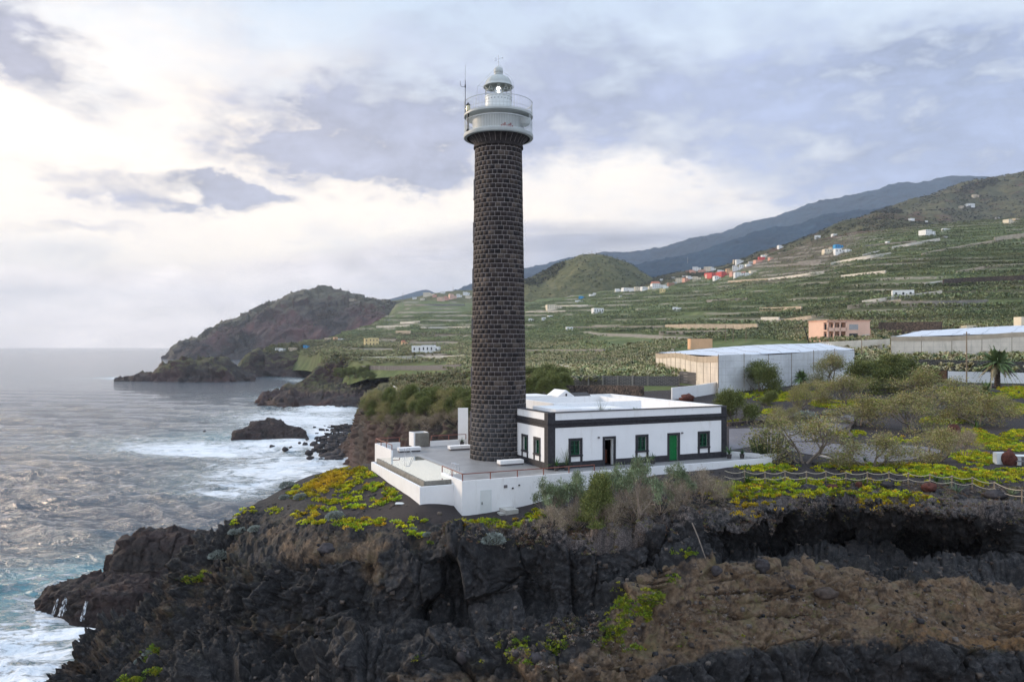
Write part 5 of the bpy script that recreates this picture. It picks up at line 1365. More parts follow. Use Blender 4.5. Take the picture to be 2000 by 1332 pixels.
def make_shrub(name, seed, H, Wd, kind, root):
    """H height, Wd width in metres at scale 1"""
    rnd = random.Random(seed); rg = np.random.default_rng(seed)
    P_ = dict(umbrella=dict(stems=4, spread=1.05, depth=4, split=3, first=0.9, r0=.085, upturn=.05),
              dense=dict(stems=6, spread=1.0, depth=3, split=3, first=1.0, r0=.06, upturn=.1),
              twiggy=dict(stems=9, spread=0.75, depth=3, split=3, first=0.95, r0=.035, upturn=.1),
              tufted=dict(stems=7, spread=0.7, depth=3, split=3, first=0.8, r0=.045, upturn=.35))[kind]
    tubes, tips, nodes, zm, rm = branch_skeleton(rnd, height=1, **P_)
    S = Vector((Wd/2/rm, Wd/2/rm, H/zm)); sc = lambda v: Vector((v.x*S.x, v.y*S.y, max(v.z*S.z, -0.15)))
    mb = MB(); lim = {'umbrella': 1, 'dense': 1, 'twiggy': 0, 'tufted': 0}[kind]
    for pts, a, b, k in tubes:
        if k >= lim: mb.tube([sc(p) for p in pts], a, 4, b, cap=False)
    mb.build('branches', {'twiggy': M_TWIG, 'tufted': M_TWIG}.get(kind, M_BARK), root, False)
    T_ = np.array([tuple(sc(p)) for p, d in tips]); D_ = np.array([tuple(d) for p, d in tips])
    N_ = np.array([tuple(sc(p)) for p, d, k in nodes if k <= 1])
    palette = {'umbrella': ((0.27, 0.24, 0.085), (0.20, 0.23, 0.065), (0.33, 0.26, 0.14)), 'dense': ((0.13, 0.155, 0.045), (0.19, 0.20, 0.065), (0.09, 0.115, 0.035)),
               'twiggy': ((0.28, 0.22, 0.16), (0.36, 0.29, 0.22), (0.21, 0.18, 0.10)), 'tufted': ((0.17, 0.22, 0.12), (0.23, 0.28, 0.17), (0.13, 0.165, 0.08))}[kind]
    per, size, rad, asp = {'umbrella': (30, 0.085, 0.24, 0.38), 'dense': (90, 0.10, 0.26, 0.45), 'twiggy': (18, 0.16, 0.18, 0.10), 'tufted': (44, 0.12, 0.15, 0.33)}[kind]
    src = T_ if kind == 'tufted' else np.concatenate([T_, N_])
    per = max(4, int(per*330/max(len(src), 1))) if len(src) > 330 else per
    pts = np.repeat(src, per, 0); off = rg.normal(size=pts.shape)*rad*np.array([1, 1, 0.7]); pts = pts+off
    pts[:, 2] = np.maximum(pts[:, 2], 0.02)
    dirs = off+np.array([0, 0, 0.15])+rg.normal(size=pts.shape)*0.15
    clump = np.repeat(rg.uniform(0.55, 1.35, len(src)), per)
    pick = rg.integers(0, 3, len(pts)); cols = np.array(palette)[pick]*(clump*rg.uniform(0.75, 1.25, len(pts)))[:, None]
    link('foliage' if kind != 'twiggy' else 'twigs', leaves_mesh('foliage', pts, dirs, size, cols, rg, asp), root)
M_TWIG = simple_mat('dry_twig', (0.24, 0.19, 0.15), 0.9, 0.3, 6.0)
PROTO = {}
def shrub_at(px, py, hpx, wpx, kind, label, cat='shrub', group=None, name=None, var=0, sink=0.12, only=None, pos=None):
    p = Vector(pos) if pos is not None else hit(px, py, only)
    if p is None: return None
    h, w = hpx*p.y/F, wpx*p.y/F
    key = (kind, var); nm = name or {'umbrella': 'tamarisk_tree', 'dense': 'green_shrub', 'twiggy': 'dry_bush', 'tufted': 'tufted_bush'}[kind]
    if key not in PROTO:
        root = thing(nm, label, cat, (0, 0, 0)); make_shrub(nm, 40+var*7+len(kind), 3.0, 4.0, kind, root); PROTO[key] = root; o = root
    else:
        o = copy_tree(PROTO[key]); o.name = nm; o['label'] = label; o['category'] = cat
    if group: o['group'] = group
    elif 'group' in o: del o['group']
    o.location = (p.x, p.y, p.z-sink); o.rotation_euler = (0, 0, random.uniform(0, 6.28)); o.scale = (w/4.0, w/4.0, h/3.0)
    return o
NEARL = ['lava_headland']
GF = 'bushes along the foot of the white terrace wall'
for i, (px, py, h, w, k, lab) in enumerate([
    (1083, 1024, 92, 74, 'tufted', 'grey green bush at the left end of the row below the terrace wall'),
    (1075, 1030, 48, 62, 'twiggy', 'low dry bush under the leftmost grey green bush'),
    (1122, 1020, 98, 78, 'tufted', 'grey green bush second from the left below the terrace wall'),
    (1128, 1032, 56, 80, 'twiggy', 'low dry brown bush between the two leftmost green bushes'),
    (1165, 1018, 98, 84, 'dense', 'olive green bush third from the left below the terrace wall'),
    (1178, 1026, 62, 76, 'twiggy', 'dry brown bush in front of the olive green bush'),
    (1205, 1010, 102, 80, 'tufted', 'tall grey green bush below the open front door'),
    (1248, 1006, 112, 92, 'tufted', 'largest grey green bush, below the middle front window'),
    (1235, 1018, 70, 90, 'twiggy', 'tangled dry bush at the cliff side of the largest green bush'),
    (1290, 1004, 84, 100, 'twiggy', 'wide bare twiggy bush below the closed green door'),
    (1322, 994, 90, 70, 'tufted', 'sparse grey green bush right of the bare twiggy bush'),
    (1372, 982, 72, 90, 'twiggy', 'dry grey bush at the right end of the row below the terrace'),
    (1402, 975, 52, 60, 'twiggy', 'small dry bush beside the first rope fence post')]):
    shrub_at(px, py, h, w, k, lab, 'bush', GF, var=i % 3, only=NEARL)
GG = 'shrubs and small trees of the volcanic garden'
for i, (px, py, h, w, k, lab) in enumerate([
    (1572, 905, 100, 175, 'umbrella', 'wide spreading tamarisk right of the white garden wall'),
    (1698, 912, 72, 150, 'umbrella', 'pale tamarisk with a forked bare trunk in front of the gravel yard'),
    (1832, 900, 66, 120, 'umbrella', 'pale feathery tamarisk right of the gravel yard'),
    (1885, 892, 62, 66, 'twiggy', 'brown upright bush left of the yellow green patch'),
    (1682, 832, 66, 130, 'umbrella', 'dark stemmed tamarisk where the path bends'),
    (1770, 842, 76, 140, 'umbrella', 'tall grey brown tamarisk in the middle of the garden'),
    (1848, 818, 66, 130, 'umbrella', 'olive tamarisk behind the tall dark red boulder'),
    (1912, 830, 64, 120, 'umbrella', 'olive tamarisk with a clear trunk near the red soil patch'),
    (1652, 790, 58, 110, 'umbrella', 'grey green tamarisk left of the big olive thicket'),
    (1706, 766, 70, 96, 'dense', 'big dense olive tree in front of the greenhouse end'),
    (1768, 760, 66, 100, 'dense', 'big dense olive tree left of the brown gate'),
    (1622, 752, 62, 90, 'umbrella', 'grey green shrub right of the small palm by the greenhouse'),
    (1484, 766, 58, 84, 'dense', 'round bright green shrub against the white greenhouse'),
    (1436, 826, 66, 78, 'dense', 'dark olive shrub just right of the house roof'),
    (1562, 800, 46, 60, 'umbrella', 'small brownish shrub left of the silver cushion'),
    (1590, 780, 40, 60, 'umbrella', 'small pale shrub below the small palm'),
    (1830, 778, 60, 140, 'umbrella', 'low wide tamarisk in front of the brown gate'),
    (1960, 812, 42, 70, 'umbrella', 'low olive shrub beneath the large palm'),
    (1530, 838, 48, 60, 'umbrella', 'brownish shrub beside the grey path near the house'),
    (1500, 790, 28, 44, 'dense', 'small green bush on the slope below the round shrub')]):
    shrub_at(px, py, h, w, k, lab, 'tree' if 'tree' in lab or k == 'umbrella' else 'shrub', GG, var=i % 3, only=NEARL+['cultivated_hillside'])
# shrubs hanging over the rim of the promontory
GR = 'shrubs along the cliff rim beyond the pool'
rr = random.Random(4)
for i in range(34):
    px = 722+ i*6.1 + rr.uniform(-3, 3); top = rr.uniform(0, 1)
    py = 792+rr.uniform(-10, 22)+max(0, (760-px))*0.10
    k = 'dense' if rr.random() < 0.62 else 'umbrella'
    shrub_at(px, py, rr.uniform(30, 42), rr.uniform(36, 56), k, 'olive shrub in the thicket hanging over the dark cliff rim beyond the pool', 'shrub', GR, var=i % 3, only=['shrub_promontory'], sink=1.2)
for i in range(22):
    px = 722+i*9.2+rr.uniform(-4, 4); py = 818+rr.uniform(-6, 16)
    shrub_at(px, py, rr.uniform(22, 30), rr.uniform(30, 42), 'twiggy', 'dry grey shrub draped down the dark cliff beyond the pool', 'shrub', 'dry shrubs draped down the cliff', var=i % 3, only=['shrub_promontory'], sink=1.0)
for (px, py, h, w, lab) in ((1045, 772, 50, 60, 'olive thicket bush directly right of the lighthouse shaft'), (1070, 770, 46, 56, 'brownish bush between the lighthouse and the dark rubble wall'),
        (1095, 768, 42, 50, 'olive bush at the left end of the dark rubble wall'), (1055, 745, 34, 60, 'brown topped bush behind the lighthouse thicket'), (1090, 745, 30, 50, 'dull green bush above the end of the rubble wall'), (1100, 776, 20, 26, 'small yellowish bush at the foot of the rubble wall')):
    shrub_at(px, py, h, w, 'dense', lab, 'shrub', 'thicket behind the house', var=(px//10) % 3, only=['shrub_promontory', 'cultivated_hillside'], sink=0.3)

# silver cushions
def cushion_proto(name, label):
    rg = np.random.default_rng(3); root = thing(name, label, 'cushion plant')
    n = 1500; d = rg.normal(size=(n, 3)); d[:, 2] = np.abs(d[:, 2]); d /= np.linalg.norm(d, axis=1, keepdims=True)
    r = (0.8+0.2*rg.random(n))*(1+0.13*gnoise(d*3+5, 3)); pts = d*r[:, None]*np.array([1, 1, 0.72])
    cols = np.array([(0.27, 0.30, 0.27)])*rg.uniform(0.5, 1.25, n)[:, None]
    link('foliage', leaves_mesh('foliage', pts*0.93, d+rg.normal(size=(n, 3))*0.35, 0.16, cols, rg, 0.4), root)
    st = MB()
    for k in range(7): a = k*0.9; st.tube([(0, 0, -0.1), (0.5*math.cos(a), 0.5*math.sin(a), 0.35)], 0.03, 4)
    st.build('stems', M_BARK, root); return root
CUSH = None
for (px, py, r, lab) in ((655, 1010, 20, 'round silver grey cushion plant among yellow clumps left of the pool wall'), (562, 950, 17, 'silver cushion plant at the sea edge of the plateau'), (588, 972, 15, 'silver cushion plant just inside the sea edge'),
        (428, 1086, 22, 'dry whitish cushion plant on the lava above the sea columns'), (458, 1040, 13, 'leftmost of the three grey cushions near the plateau tip'), (476, 1036, 13, 'middle of the three grey cushions near the plateau tip'), (498, 1034, 14, 'rightmost of the three grey cushions near the plateau tip'),
        (665, 915, 18, 'brownish grey cushion on the rim behind the orange plants'), (556, 972, 11, 'small grey cushion left of the sea edge pair'), (806, 1034, 10, 'small silver cushion between clumps below the pool wall'), (835, 1044, 10, 'grey cushion nearest the cliff below the pool'),
        (962, 1056, 26, 'wide grey dead cushion on the cliff brow below the terrace door'), (1573, 818, 24, 'large silver cushion beside the grey path'), (1620, 812, 16, 'grey green cushion right of the large silver one'), (278, 1292, 16, 'grey cushion clinging to the near black lava'), (290, 1275, 12, 'small grey cushion above the one on the near lava')):
    p = hit(px, py, NEARL)
    if p is None: continue
    if CUSH is None: CUSH = cushion_proto('silver_cushion', lab); o = CUSH
    else: o = copy_tree(CUSH); o['label'] = lab
    s_ = r*p.y/F; o['group'] = 'silver grey cushion plants'; o.location = (p.x, p.y, p.z-0.06); o.scale = (s_, s_, s_*0.9); o.rotation_euler = (0, 0, px)

# palms
def palm(px, base, top, crown, trunk_r, label, seed, n=70):
    p = hit(px, base); H = (base-top)*p.y/F; Rr = crown/2*p.y/F
    root = thing('palm_tree', label, 'palm tree', tuple(p))
    rg = np.random.default_rng(seed); rnd = random.Random(seed)
    m = MB(); rings = []
    z = -0.3
    while z < H: rings.append((trunk_r*(1.25-0.3*z/H)*(1.0+0.12*((len(rings) % 2)*2-1)), z)); z += 0.16
    rings.append((trunk_r*1.6, H-0.1)); rings.append((trunk_r*0.4, H+0.5))
    m.lathe(rings, 12); m.build('trunk', M_BARKD, root)
    V, Q, C_ = [], [], []
    for k in range(n):
        a = rnd.uniform(0, 6.283); e = -0.30+1.65*(k+rnd.random())/n; l = Rr*rnd.uniform(0.95, 1.15); segs = 9
        old = e < -0.05; c0 = np.array((0.17, 0.145, 0.085) if old else (0.085, 0.125, 0.045))*rnd.uniform(0.7, 1.4)
        prev = None; dirh = np.array((math.cos(a), math.sin(a), 0)); side = np.array((-math.sin(a), math.cos(a), 0))
        for s in range(segs+1):
            t_ = s/segs; q = dirh*l*math.cos(e)*t_*(1-0.1*t_)+np.array((0, 0, H+0.2+l*(math.sin(e)*t_-0.85*t_*t_*max(math.cos(e), 0.35))))
            if prev is not None:
                ax = (q-prev); ax = ax/np.linalg.norm(ax); up = np.cross(side, ax)
                for j in range(3):
                    b0 = prev+(q-prev)*(j/3); ll = l*0.17*math.sin(min(t_*1.1+0.15, 1)*math.pi)*0.9+0.06
                    for sg in (-1, 1):
                        tip = b0+(side*sg*0.80+ax*0.65+up*0.30)*ll; i = len(V)
                        V += [b0, b0+ax*0.065*l, tip+ax*0.01, tip]; C_ += [c0]*4; Q.append((i, i+1, i+2, i+3))
                i = len(V); V += [prev-side*0.03, prev+side*0.03, q+side*0.02, q-side*0.02]; C_ += [c0*1.5]*4; Q.append((i, i+1, i+2, i+3))
            prev = q
    link('fronds', mesh_np('fronds', np.array(V), Q, M_LEAF, smooth=False, cattrs={'col': np.array(C_)}), root)
palm(1948, 756, 712, 104, 0.42, 'large date palm in front of the white wall at the right edge', 5, 56)
palm(1565, 762, 742, 54, 0.30, 'small palm against the white greenhouse wall', 6, 40)
palm(1926, 776, 766, 62, 0.22, 'young palm at the foot of the large date palm', 7, 26)
# cactus clump
def cactus(px, py, hpx, wpx, label, seed):
    p = hit(px, py, NEARL); root = thing('cactus_clump', label, 'cactus', tuple(p)); h, w = hpx*p.y/F, wpx*p.y/F
    rnd = random.Random(seed); m = MB(); mt = simple_mat('cactus_skin', (0.075, 0.10, 0.045), 0.7, 0.3, 4)
    for k in range(46):
        a = rnd.uniform(0, 6.28); r = w/2*math.sqrt(rnd.random()); x, y = r*math.cos(a)*0.6, r*math.sin(a)*0.6; hh = h*(1-0.45*(r/(w/2))**2)*rnd.uniform(0.75, 1.1)
        m.tube([(x, y, -0.1), (x*1.3+0.0, y*1.3, hh*0.35), (x*1.6, y*1.6, hh)], 0.07, 6, 0.055)
    m.build('stems', mt, root)
cactus(1500, 892, 52, 90, 'clump of upright green cactus columns under the spreading tamarisk', 3)
# spiky tufts along the rope fence
for i, (px, py, h, lab) in enumerate(((1460, 945, 26, 'dark green grassy tuft by the left end of the rope fence'), (1500, 944, 14, 'pale spiky tuft in front of the second rope fence post'), (1525, 942, 16, 'spiky tuft in front of the third rope fence post'), (1645, 941, 16, 'spiky agave tuft in the middle of the rope fence'), (1683, 944, 17, 'pale green agave tuft behind the dark boulder by the rope fence'), (1722, 942, 14, 'low agave tuft right of the fence middle'), (1828, 942, 20, 'tall pale agave next to the red boulder'), (1852, 948, 16, 'blue green agave right of the tall pale one'), (1870, 962, 22, 'blue grey feathery tuft on the rim near the right edge'), (1905, 836, 20, 'dark green rosette behind the yellow patch'), (1975, 966, 18, 'grey green tuft beside the sloping boulder'), (1690, 905, 18, 'bright green tuft at the kerb of the gravel yard'))):
    p = hit(px, py, NEARL)
    if p is None: continue
    o = thing('agave_tuft', lab, 'agave', (p.x, p.y, p.z-0.05), i, 'spiky tufts in the garden'); s_ = h*p.y/F
    frond_plant(o, 30, s_*1.2, (0.35, 1.4), [(0.05, 0.10, 0.02), (0.14, 0.17, 0.08), (0.10, 0.15, 0.09)][i % 3], i, 0.05*s_, 0.15, 'leaves', 4, 0.0)

# ------------------------------------------------ ground cover (nobody could count it)
def area_weights(P):
    a = np.linalg.norm(np.cross(P[1:, :-1]-P[:-1, :-1], P[:-1, 1:]-P[:-1, :-1]), axis=2); return a
def scatter_on(P, wgt, n, rg):
    a = area_weights(P)*wgt[:-1, :-1]; a = a.ravel(); a = a/a.sum()
    idx = rg.choice(len(a), n, p=a); nu, nv = P.shape[0]-1, P.shape[1]-1
    i, j = idx//nv, idx % nv; u, v = rg.random(n)[:, None], rg.random(n)[:, None]
    return (P[i, j]*(1-u)*(1-v)+P[i+1, j]*u*(1-v)+P[i, j+1]*(1-u)*v+P[i+1, j+1]*u*v), i, j
def clumps(name, label, P, wgt, n, rad, per, size, colf, rg, flat=0.5, asp=0.6):
    C, i, j = scatter_on(P, wgt, n, rg)
    r = rad[0]+(rad[1]-rad[0])*rg.random(n)**1.6
    d = rg.normal(size=(n*per, 3)); d[:, 2] = np.abs(d[:, 2]); d /= np.linalg.norm(d, axis=1, keepdims=True)
    R_ = np.repeat(r, per); base = np.repeat(C, per, 0)
    pts = base+d*(R_*(0.55+0.45*rg.random(n*per)))[:, None]*np.array([1, 1, flat]); pts[:, 2] -= 0.02
    qx, qy = proj(C); cols = np.repeat(colf(qx, qy, C, rg), per, 0)*rg.uniform(0.7, 1.3, n*per)[:, None]
    o = link(name, leaves_mesh(name, pts, d+rg.normal(size=d.shape)*0.3+np.array([0, 0, .25]), size, cols, rg, asp)); tag(o, label, name.replace('_', ' '), None, 'stuff'); return o
rg = np.random.default_rng(21)
NQX, NQY = proj(NEAR_P); NTS = NEAR_TS
top_mask = (NTS > 7.15)*(NEAR_P[..., 1] < 150)
def zones(L_, qx=NQX, qy=NQY):
    w = np.zeros_like(qx)
    for (cx, cy, rx, ry, tl, k) in L_:
        w = np.maximum(w, k*np.clip((in_ell(qx, qy, cx, cy, rx, ry, tl)-0.25)*3, 0, 1))
    return w
patch = fbm(NEAR_P.reshape(-1, 3), 2.2, 3, 401, 0.55).reshape(NQX.shape)
footprint = np.zeros_like(NQX)
lx = (NEAR_P[..., 0]-HC[0])*math.cos(ANG)+(NEAR_P[..., 1]-HC[1])*math.sin(ANG); ly = -(NEAR_P[..., 0]-HC[0])*math.sin(ANG)+(NEAR_P[..., 1]-HC[1])*math.cos(ANG)
footprint = ((lx > -11.3) & (lx < 20.4) & (ly > -3.5) & (ly < 19.6) & ~((lx < -8.6) & (ly < -1.7)))
yz = zones([(700, 930, 55, 16, -.45, .9), (640, 945, 50, 20, -.4, 1.0), (600, 960, 40, 14, -.3, .8), (660, 975, 45, 10, -.1, 1), (700, 955, 40, 9, -.2, .9), (735, 950, 30, 10, 0, .7), (720, 985, 50, 9, -.1, .9), (625, 995, 30, 8, 0, .9), (765, 970, 20, 12, .4, .7),
    (600, 1005, 25, 14, 0, .6), (650, 1020, 60, 8, 0, .6), (720, 1022, 60, 8, -.05, .8), (800, 1020, 34, 8, -.1, .9), (690, 1025, 30, 8, 0, .8), (815, 1045, 25, 7, .4, .7), (900, 1022, 20, 6, 0, .5), (950, 1020, 60, 7, 0, .6), (1000, 1025, 60, 10, 0, .5), (1045, 1005, 18, 10, 0, .8), (885, 1045, 12, 5, 0, .5), (850, 1062, 12, 4, 0, .4),
    (480, 1000, 20, 6, -.4, .5), (470, 1020, 26, 5, -.4, .35), (540, 1000, 20, 8, 0, .4),
    (1560, 965, 190, 14, 0, 1.0), (1700, 975, 120, 16, 0, 1.0), (1500, 950, 120, 14, 0, .9), (1480, 985, 50, 12, 0, .6), (1640, 945, 120, 10, 0, .8), (1830, 925, 70, 14, .05, 1.0), (1740, 915, 80, 10, 0, .9), (1640, 915, 60, 8, 0, .8), (1500, 915, 60, 8, 0, .9),
    (1900, 895, 40, 14, .1, .9), (1930, 865, 60, 14, .1, .95), (1895, 848, 30, 10, 0, .8), (1960, 930, 60, 14, 0, .9), (1905, 940, 40, 9, 0, .8), (1985, 875, 30, 8, 0, .9), (1985, 850, 30, 9, 0, .9), (1900, 925, 30, 8, 0, .7), (1990, 800, 30, 10, 0, .8), (1920, 900, 26, 10, 0, .8),
    (1845, 822, 45, 8, 0, .9), (1530, 778, 55, 7, -.05, 1.0), (1500, 768, 30, 6, 0, .9), (1560, 770, 40, 6, 0, .8), (1600, 752, 18, 5, 0, .9), (1450, 775, 25, 5, 0, .6), (1620, 790, 40, 8, 0, .7), (1690, 790, 60, 8, 0, .5), (1500, 806, 16, 6, 0, .6), (1440, 826, 30, 4, 0, .8), (1990, 762, 40, 6, 0, .9), (1960, 775, 60, 6, 0, .9), (1860, 762, 30, 6, 0, .7),
    (1760, 860, 40, 6, 0, .4), (1660, 848, 30, 6, 0, .6), (1700, 1000, 100, 8, 0, .35), (1450, 1010, 40, 10, 0, .4)])
w_y = yz*top_mask*(~footprint)*np.clip((patch+0.24)*6, 0, 1)
def col_y(qx, qy, C, rg):
    base = np.array([(0.34, 0.37, 0.014), (0.22, 0.31, 0.020), (0.43, 0.40, 0.016)]); k = rg.integers(0, 3, len(qx)); c = base[k]
    orange = in_ell(qx, qy, 640, 940, 60, 20, -.4)+in_ell(qx, qy, 600, 1005, 30, 16)*0.7+smooth01((qy-965)/25)*(qx > 1380)*0.75+(rg.random(len(qx)) < 0.08)
    o_ = np.clip(orange, 0, 0.9)[:, None]
    tone = (1+0.9*fbm(C, 2.0, 3, 411)+0.25*rg.normal(size=len(qx)))[:, None].clip(0.35, 1.7)
    return (c*(1-o_)+np.array((0.40, 0.235, 0.018))*o_)*tone
clumps('succulent_cover', 'low yellow green succulents spread in patches over the black volcanic soil', NEAR_P, w_y, 7000, (0.10, 0.40), 44, 0.11, col_y, rg, 0.55, 0.7)
# greenery of the brown slope
gz = zones([(1240, 1195, 60, 34, -.5, 1), (1215, 1225, 50, 24, -.3, .9), (1335, 1085, 30, 14, .3, .8), (1345, 1110, 20, 14, 0, .8), (1310, 1130, 10, 10, 0, .4), (1410, 1118, 22, 8, 0, .5), (1040, 1265, 80, 16, 0, .55), (960, 1290, 90, 14, 0, .4), (1090, 1270, 30, 12, 0, .6), (860, 1290, 60, 10, 0, .35), (1445, 1235, 10, 10, 0, .6), (1490, 1215, 10, 8, 0, .6), (1510, 1235, 10, 8, 0, .5), (380, 1135, 30, 6, 0, .7), (405, 1128, 14, 8, 0, .8), (300, 1275, 14, 14, 0, .8), (290, 1310, 26, 10, 0, .8), (250, 1328, 30, 6, 0, .8), (1240, 1260, 80, 12, 0, .3)])
w_g = gz*(NTS < 9.5)*(NTS > 1.2)*np.clip((patch+0.05)*6, 0, 1)
clumps('slope_plants', 'scattered yellow green plants rooted in the brown cliff slope and lava', NEAR_P, w_g, 1100, (0.08, 0.26), 34, 0.085, lambda qx, qy, C, rg: np.array([(0.17, 0.22, 0.015), (0.11, 0.17, 0.02), (0.24, 0.24, 0.02)])[rg.integers(0, 3, len(qx))], rg, 0.8, 0.6)
# grey dry scrub: brow of the cliff and slope
dz = ((NTS > 6.6)*(NTS < 8.5)*(NQX > 860)*0.8+zones([(1150, 1250, 220, 40, -.1, .9), (1300, 1190, 90, 40, 0, .5), (1000, 1290, 200, 20, 0, .9), (1100, 1050, 150, 20, 0, 1.0), (940, 1045, 60, 14, 0, .8), (1420, 1200, 220, 60, 0, .5), (1750, 1200, 260, 50, 0, .25)])*(NTS > 1.2))*(~footprint)
clumps('dry_scrub', 'dry grey brown scrub along the cliff brow and down the slope', NEAR_P, dz*np.clip((patch+0.1)*5, 0, 1), 8000, (0.05, 0.17), 26, 0.075, lambda qx, qy, C, rg: np.array([(0.21, 0.17, 0.14), (0.13, 0.10, 0.075), (0.27, 0.23, 0.20), (0.15, 0.085, 0.055), (0.15, 0.145, 0.05)])[rg.integers(0, 5, len(qx))], rg, 0.8, 0.35)
# small stones strewn about
def stones(name, label, P, wgt, n, rad, col, rg, mat):
    C, i, j = scatter_on(P, wgt, n, rg); r = rad[0]+(rad[1]-rad[0])*rg.random(n)**3
    cube = np.array([(x, y, z) for x in (-1, 1) for y in (-1, 1) for z in (-1, 1)], float)*0.6
    V = C[:, None, :]+cube[None]*r[:, None, None]*rg.uniform(0.55, 1.3, (n, 8, 1))*np.array([1, 1, 0.8])
    q = np.array([(0, 1, 3, 2), (4, 6, 7, 5), (0, 4, 5, 1), (2, 3, 7, 6), (0, 2, 6, 4), (1, 5, 7, 3)])
    Q = (np.arange(n)[:, None, None]*8+q[None]).reshape(-1, 4)
    cc = np.array(col)[rg.integers(0, len(col), n)]*rg.uniform(0.6, 1.4, n)[:, None]
    o = link(name, mesh_np(name, V.reshape(-1, 3), Q, mat, smooth=False, cattrs={'col': np.repeat(cc, 8, 0)})); tag(o, label, name.replace('_', ' '), None, 'stuff')
M_STONES = vattr_mat('loose_stone', 0.9, noisef=6.0)
NEAR_NZ = np.abs(grid_normals(NEAR_P)[..., 2])
stones('loose_stones', 'loose dark and pale stones over the cliff slope, brow and soil', NEAR_P, (NEAR_NZ > 0.45)*((NTS > 1.5)*(NTS < 9.3)*(0.35+0.8*(NQX > 1150))*(~footprint)).astype(float), 9000, (0.02, 0.26), [(0.03, 0.028, 0.03), (0.05, 0.04, 0.035), (0.07, 0.055, 0.045), (0.02, 0.02, 0.022), (0.09, 0.075, 0.065)], rg, M_STONES)

# ------------------------------------------------ banana plantations on the hillside
def plants(name, label, P, wgt, n, h, nleaf, colf, rg, mat=M_LEAF, wide=0.34):
    C, i, j = scatter_on(P, wgt, n, rg)
    N = n*nleaf; a = rg.uniform(0, 2*math.pi, N); e = rg.uniform(0.5, 1.4, N); base = np.repeat(C, nleaf, 0)
    hh = np.repeat(h[0]+(h[1]-h[0])*rg.random(n), nleaf)
    dh = np.stack([np.cos(a), np.sin(a), np.zeros(N)], 1); sd = np.stack([-np.sin(a), np.cos(a), np.zeros(N)], 1)
    l = hh*rg.uniform(0.45, 0.65, N); w = (hh*wide*0.5)[:, None]
    p0 = base+np.array([0, 0, 1])*(hh*0.42)[:, None]
    p1 = p0+dh*(l*0.55*np.cos(e*0.8))[:, None]+np.array([0, 0, 1])*(l*0.75*np.sin(e))[:, None]
    p2 = p1+dh*(l*0.6)[:, None]-np.array([0, 0, 1])*(l*0.15*rg.random(N))[:, None]
    V = np.stack([p0-sd*w*0.3, p0+sd*w*0.3, p1-sd*w, p1+sd*w, p2-sd*w*0.5, p2+sd*w*0.5], 1).reshape(-1, 3)
    b = np.arange(N)[:, None]*6; Q = np.concatenate([b+np.array([[0, 1, 3, 2]]), b+np.array([[2, 3, 5, 4]])], 0)
    qx, qy = proj(C); cols = np.repeat(colf(qx, qy, C, rg), nleaf, 0)*rg.uniform(0.7, 1.3, N)[:, None]
    o = link(name, mesh_np(name, V, Q, mat, smooth=False, cattrs={'col': np.repeat(cols, 6, 0)})); tag(o, label, name.replace('_', ' '), None, 'stuff')
HX, HY = proj(HILL_P); hy = HILL_P[..., 1]
hz = HILL_P[..., 2]
fieldn = fbm(HILL_P.reshape(-1, 3)*np.array([1, 1, 2.5]), 55, 3, 431, 0.5).reshape(HX.shape)
dryz = np.clip(in_ell(HX, HY, 1590, 480, 190, 45, -0.42)*1.6, 0, 1)
village = zones([(1390, 530, 110, 16, -.12, 1.2), (1260, 562, 60, 9, 0, 1.2), (1660, 655, 50, 20, 0, 1.0), (1470, 510, 60, 12, -.5, 1)], HX, HY)
bandn = gnoise(np.stack([HILL_P[..., 0].ravel()/(60+hy.ravel()*0.10), hy.ravel()/400, HILL_BAND.ravel()*3.7], 1), 77).reshape(HX.shape)
ok = (HILL_TS > 0.6)*(1-np.clip(village, 0, 1))*(1-0.85*dryz)*np.clip((bandn+0.5)*6, 0.0, 1)*((HILL_FR < np.where(HILL_PICK > -0.02, 0.78, 0.95)) | (hy < 250))*(0.12+0.88*((HILL_FR*np.clip(hy/110, 3, 7)) % 1 < 0.55))
ok = np.where(hy < 420, (HILL_TS > 0.3)*np.clip((fieldn+0.6)*5, 0, 1), ok)
gh = zones([(1470, 700, 170, 34, 0, 2.0), (1880, 668, 150, 18, 0, 2.0)], HX, HY)
ok = ok*(1-np.clip(gh, 0, 1))
def col_b(qx, qy, C, rg):
    k = rg.integers(0, 4, len(qx)); g = np.array([(0.085, 0.115, 0.048), (0.12, 0.15, 0.060), (0.060, 0.086, 0.042), (0.17, 0.18, 0.08)])[k]*(1+0.8*gnoise(C*np.array([1, 1, 6])/80, 15))[:, None]
    dry = np.clip(smooth01((qy-600)/60)*smooth01((qx-1450)/200)*0.8+smooth01((qy-655)/25)*0.55+0.6*gnoise(C*np.array([1, 1, 3])/35, 5)+0.1, 0, 1)*(rg.random(len(qx)) < 0.8)
    d = np.array([(0.27, 0.22, 0.12), (0.21, 0.18, 0.085), (0.33, 0.27, 0.16), (0.18, 0.18, 0.075)])[k]
    f = np.clip(dry, 0, 0.85)[:, None]
    return (g*(1-f)+d*f)*1.6
nearf = smooth01((430-hy)/60); midf = smooth01((hy-370)/60)*smooth01((950-hy)/80); farf = smooth01((hy-870)/80)*smooth01((1850-hy)/200)
plants('near_banana_field', 'banana and maize rows in the nearest fields behind the house', HILL_P, ok*nearf, 21000, (1.3, 2.6), 10, col_b, rg, wide=0.15)
plants('banana_plantation', 'terraced green banana plantation covering the middle of the hillside', HILL_P, ok*midf, 70000, (1.6, 3.0), 5, col_b, rg, wide=0.27)
plants('high_banana_plantation', 'banana terraces on the high part of the hillside', HILL_P, ok*farf, 90000, (1.6, 3.2), 3, col_b, rg, wide=0.48)

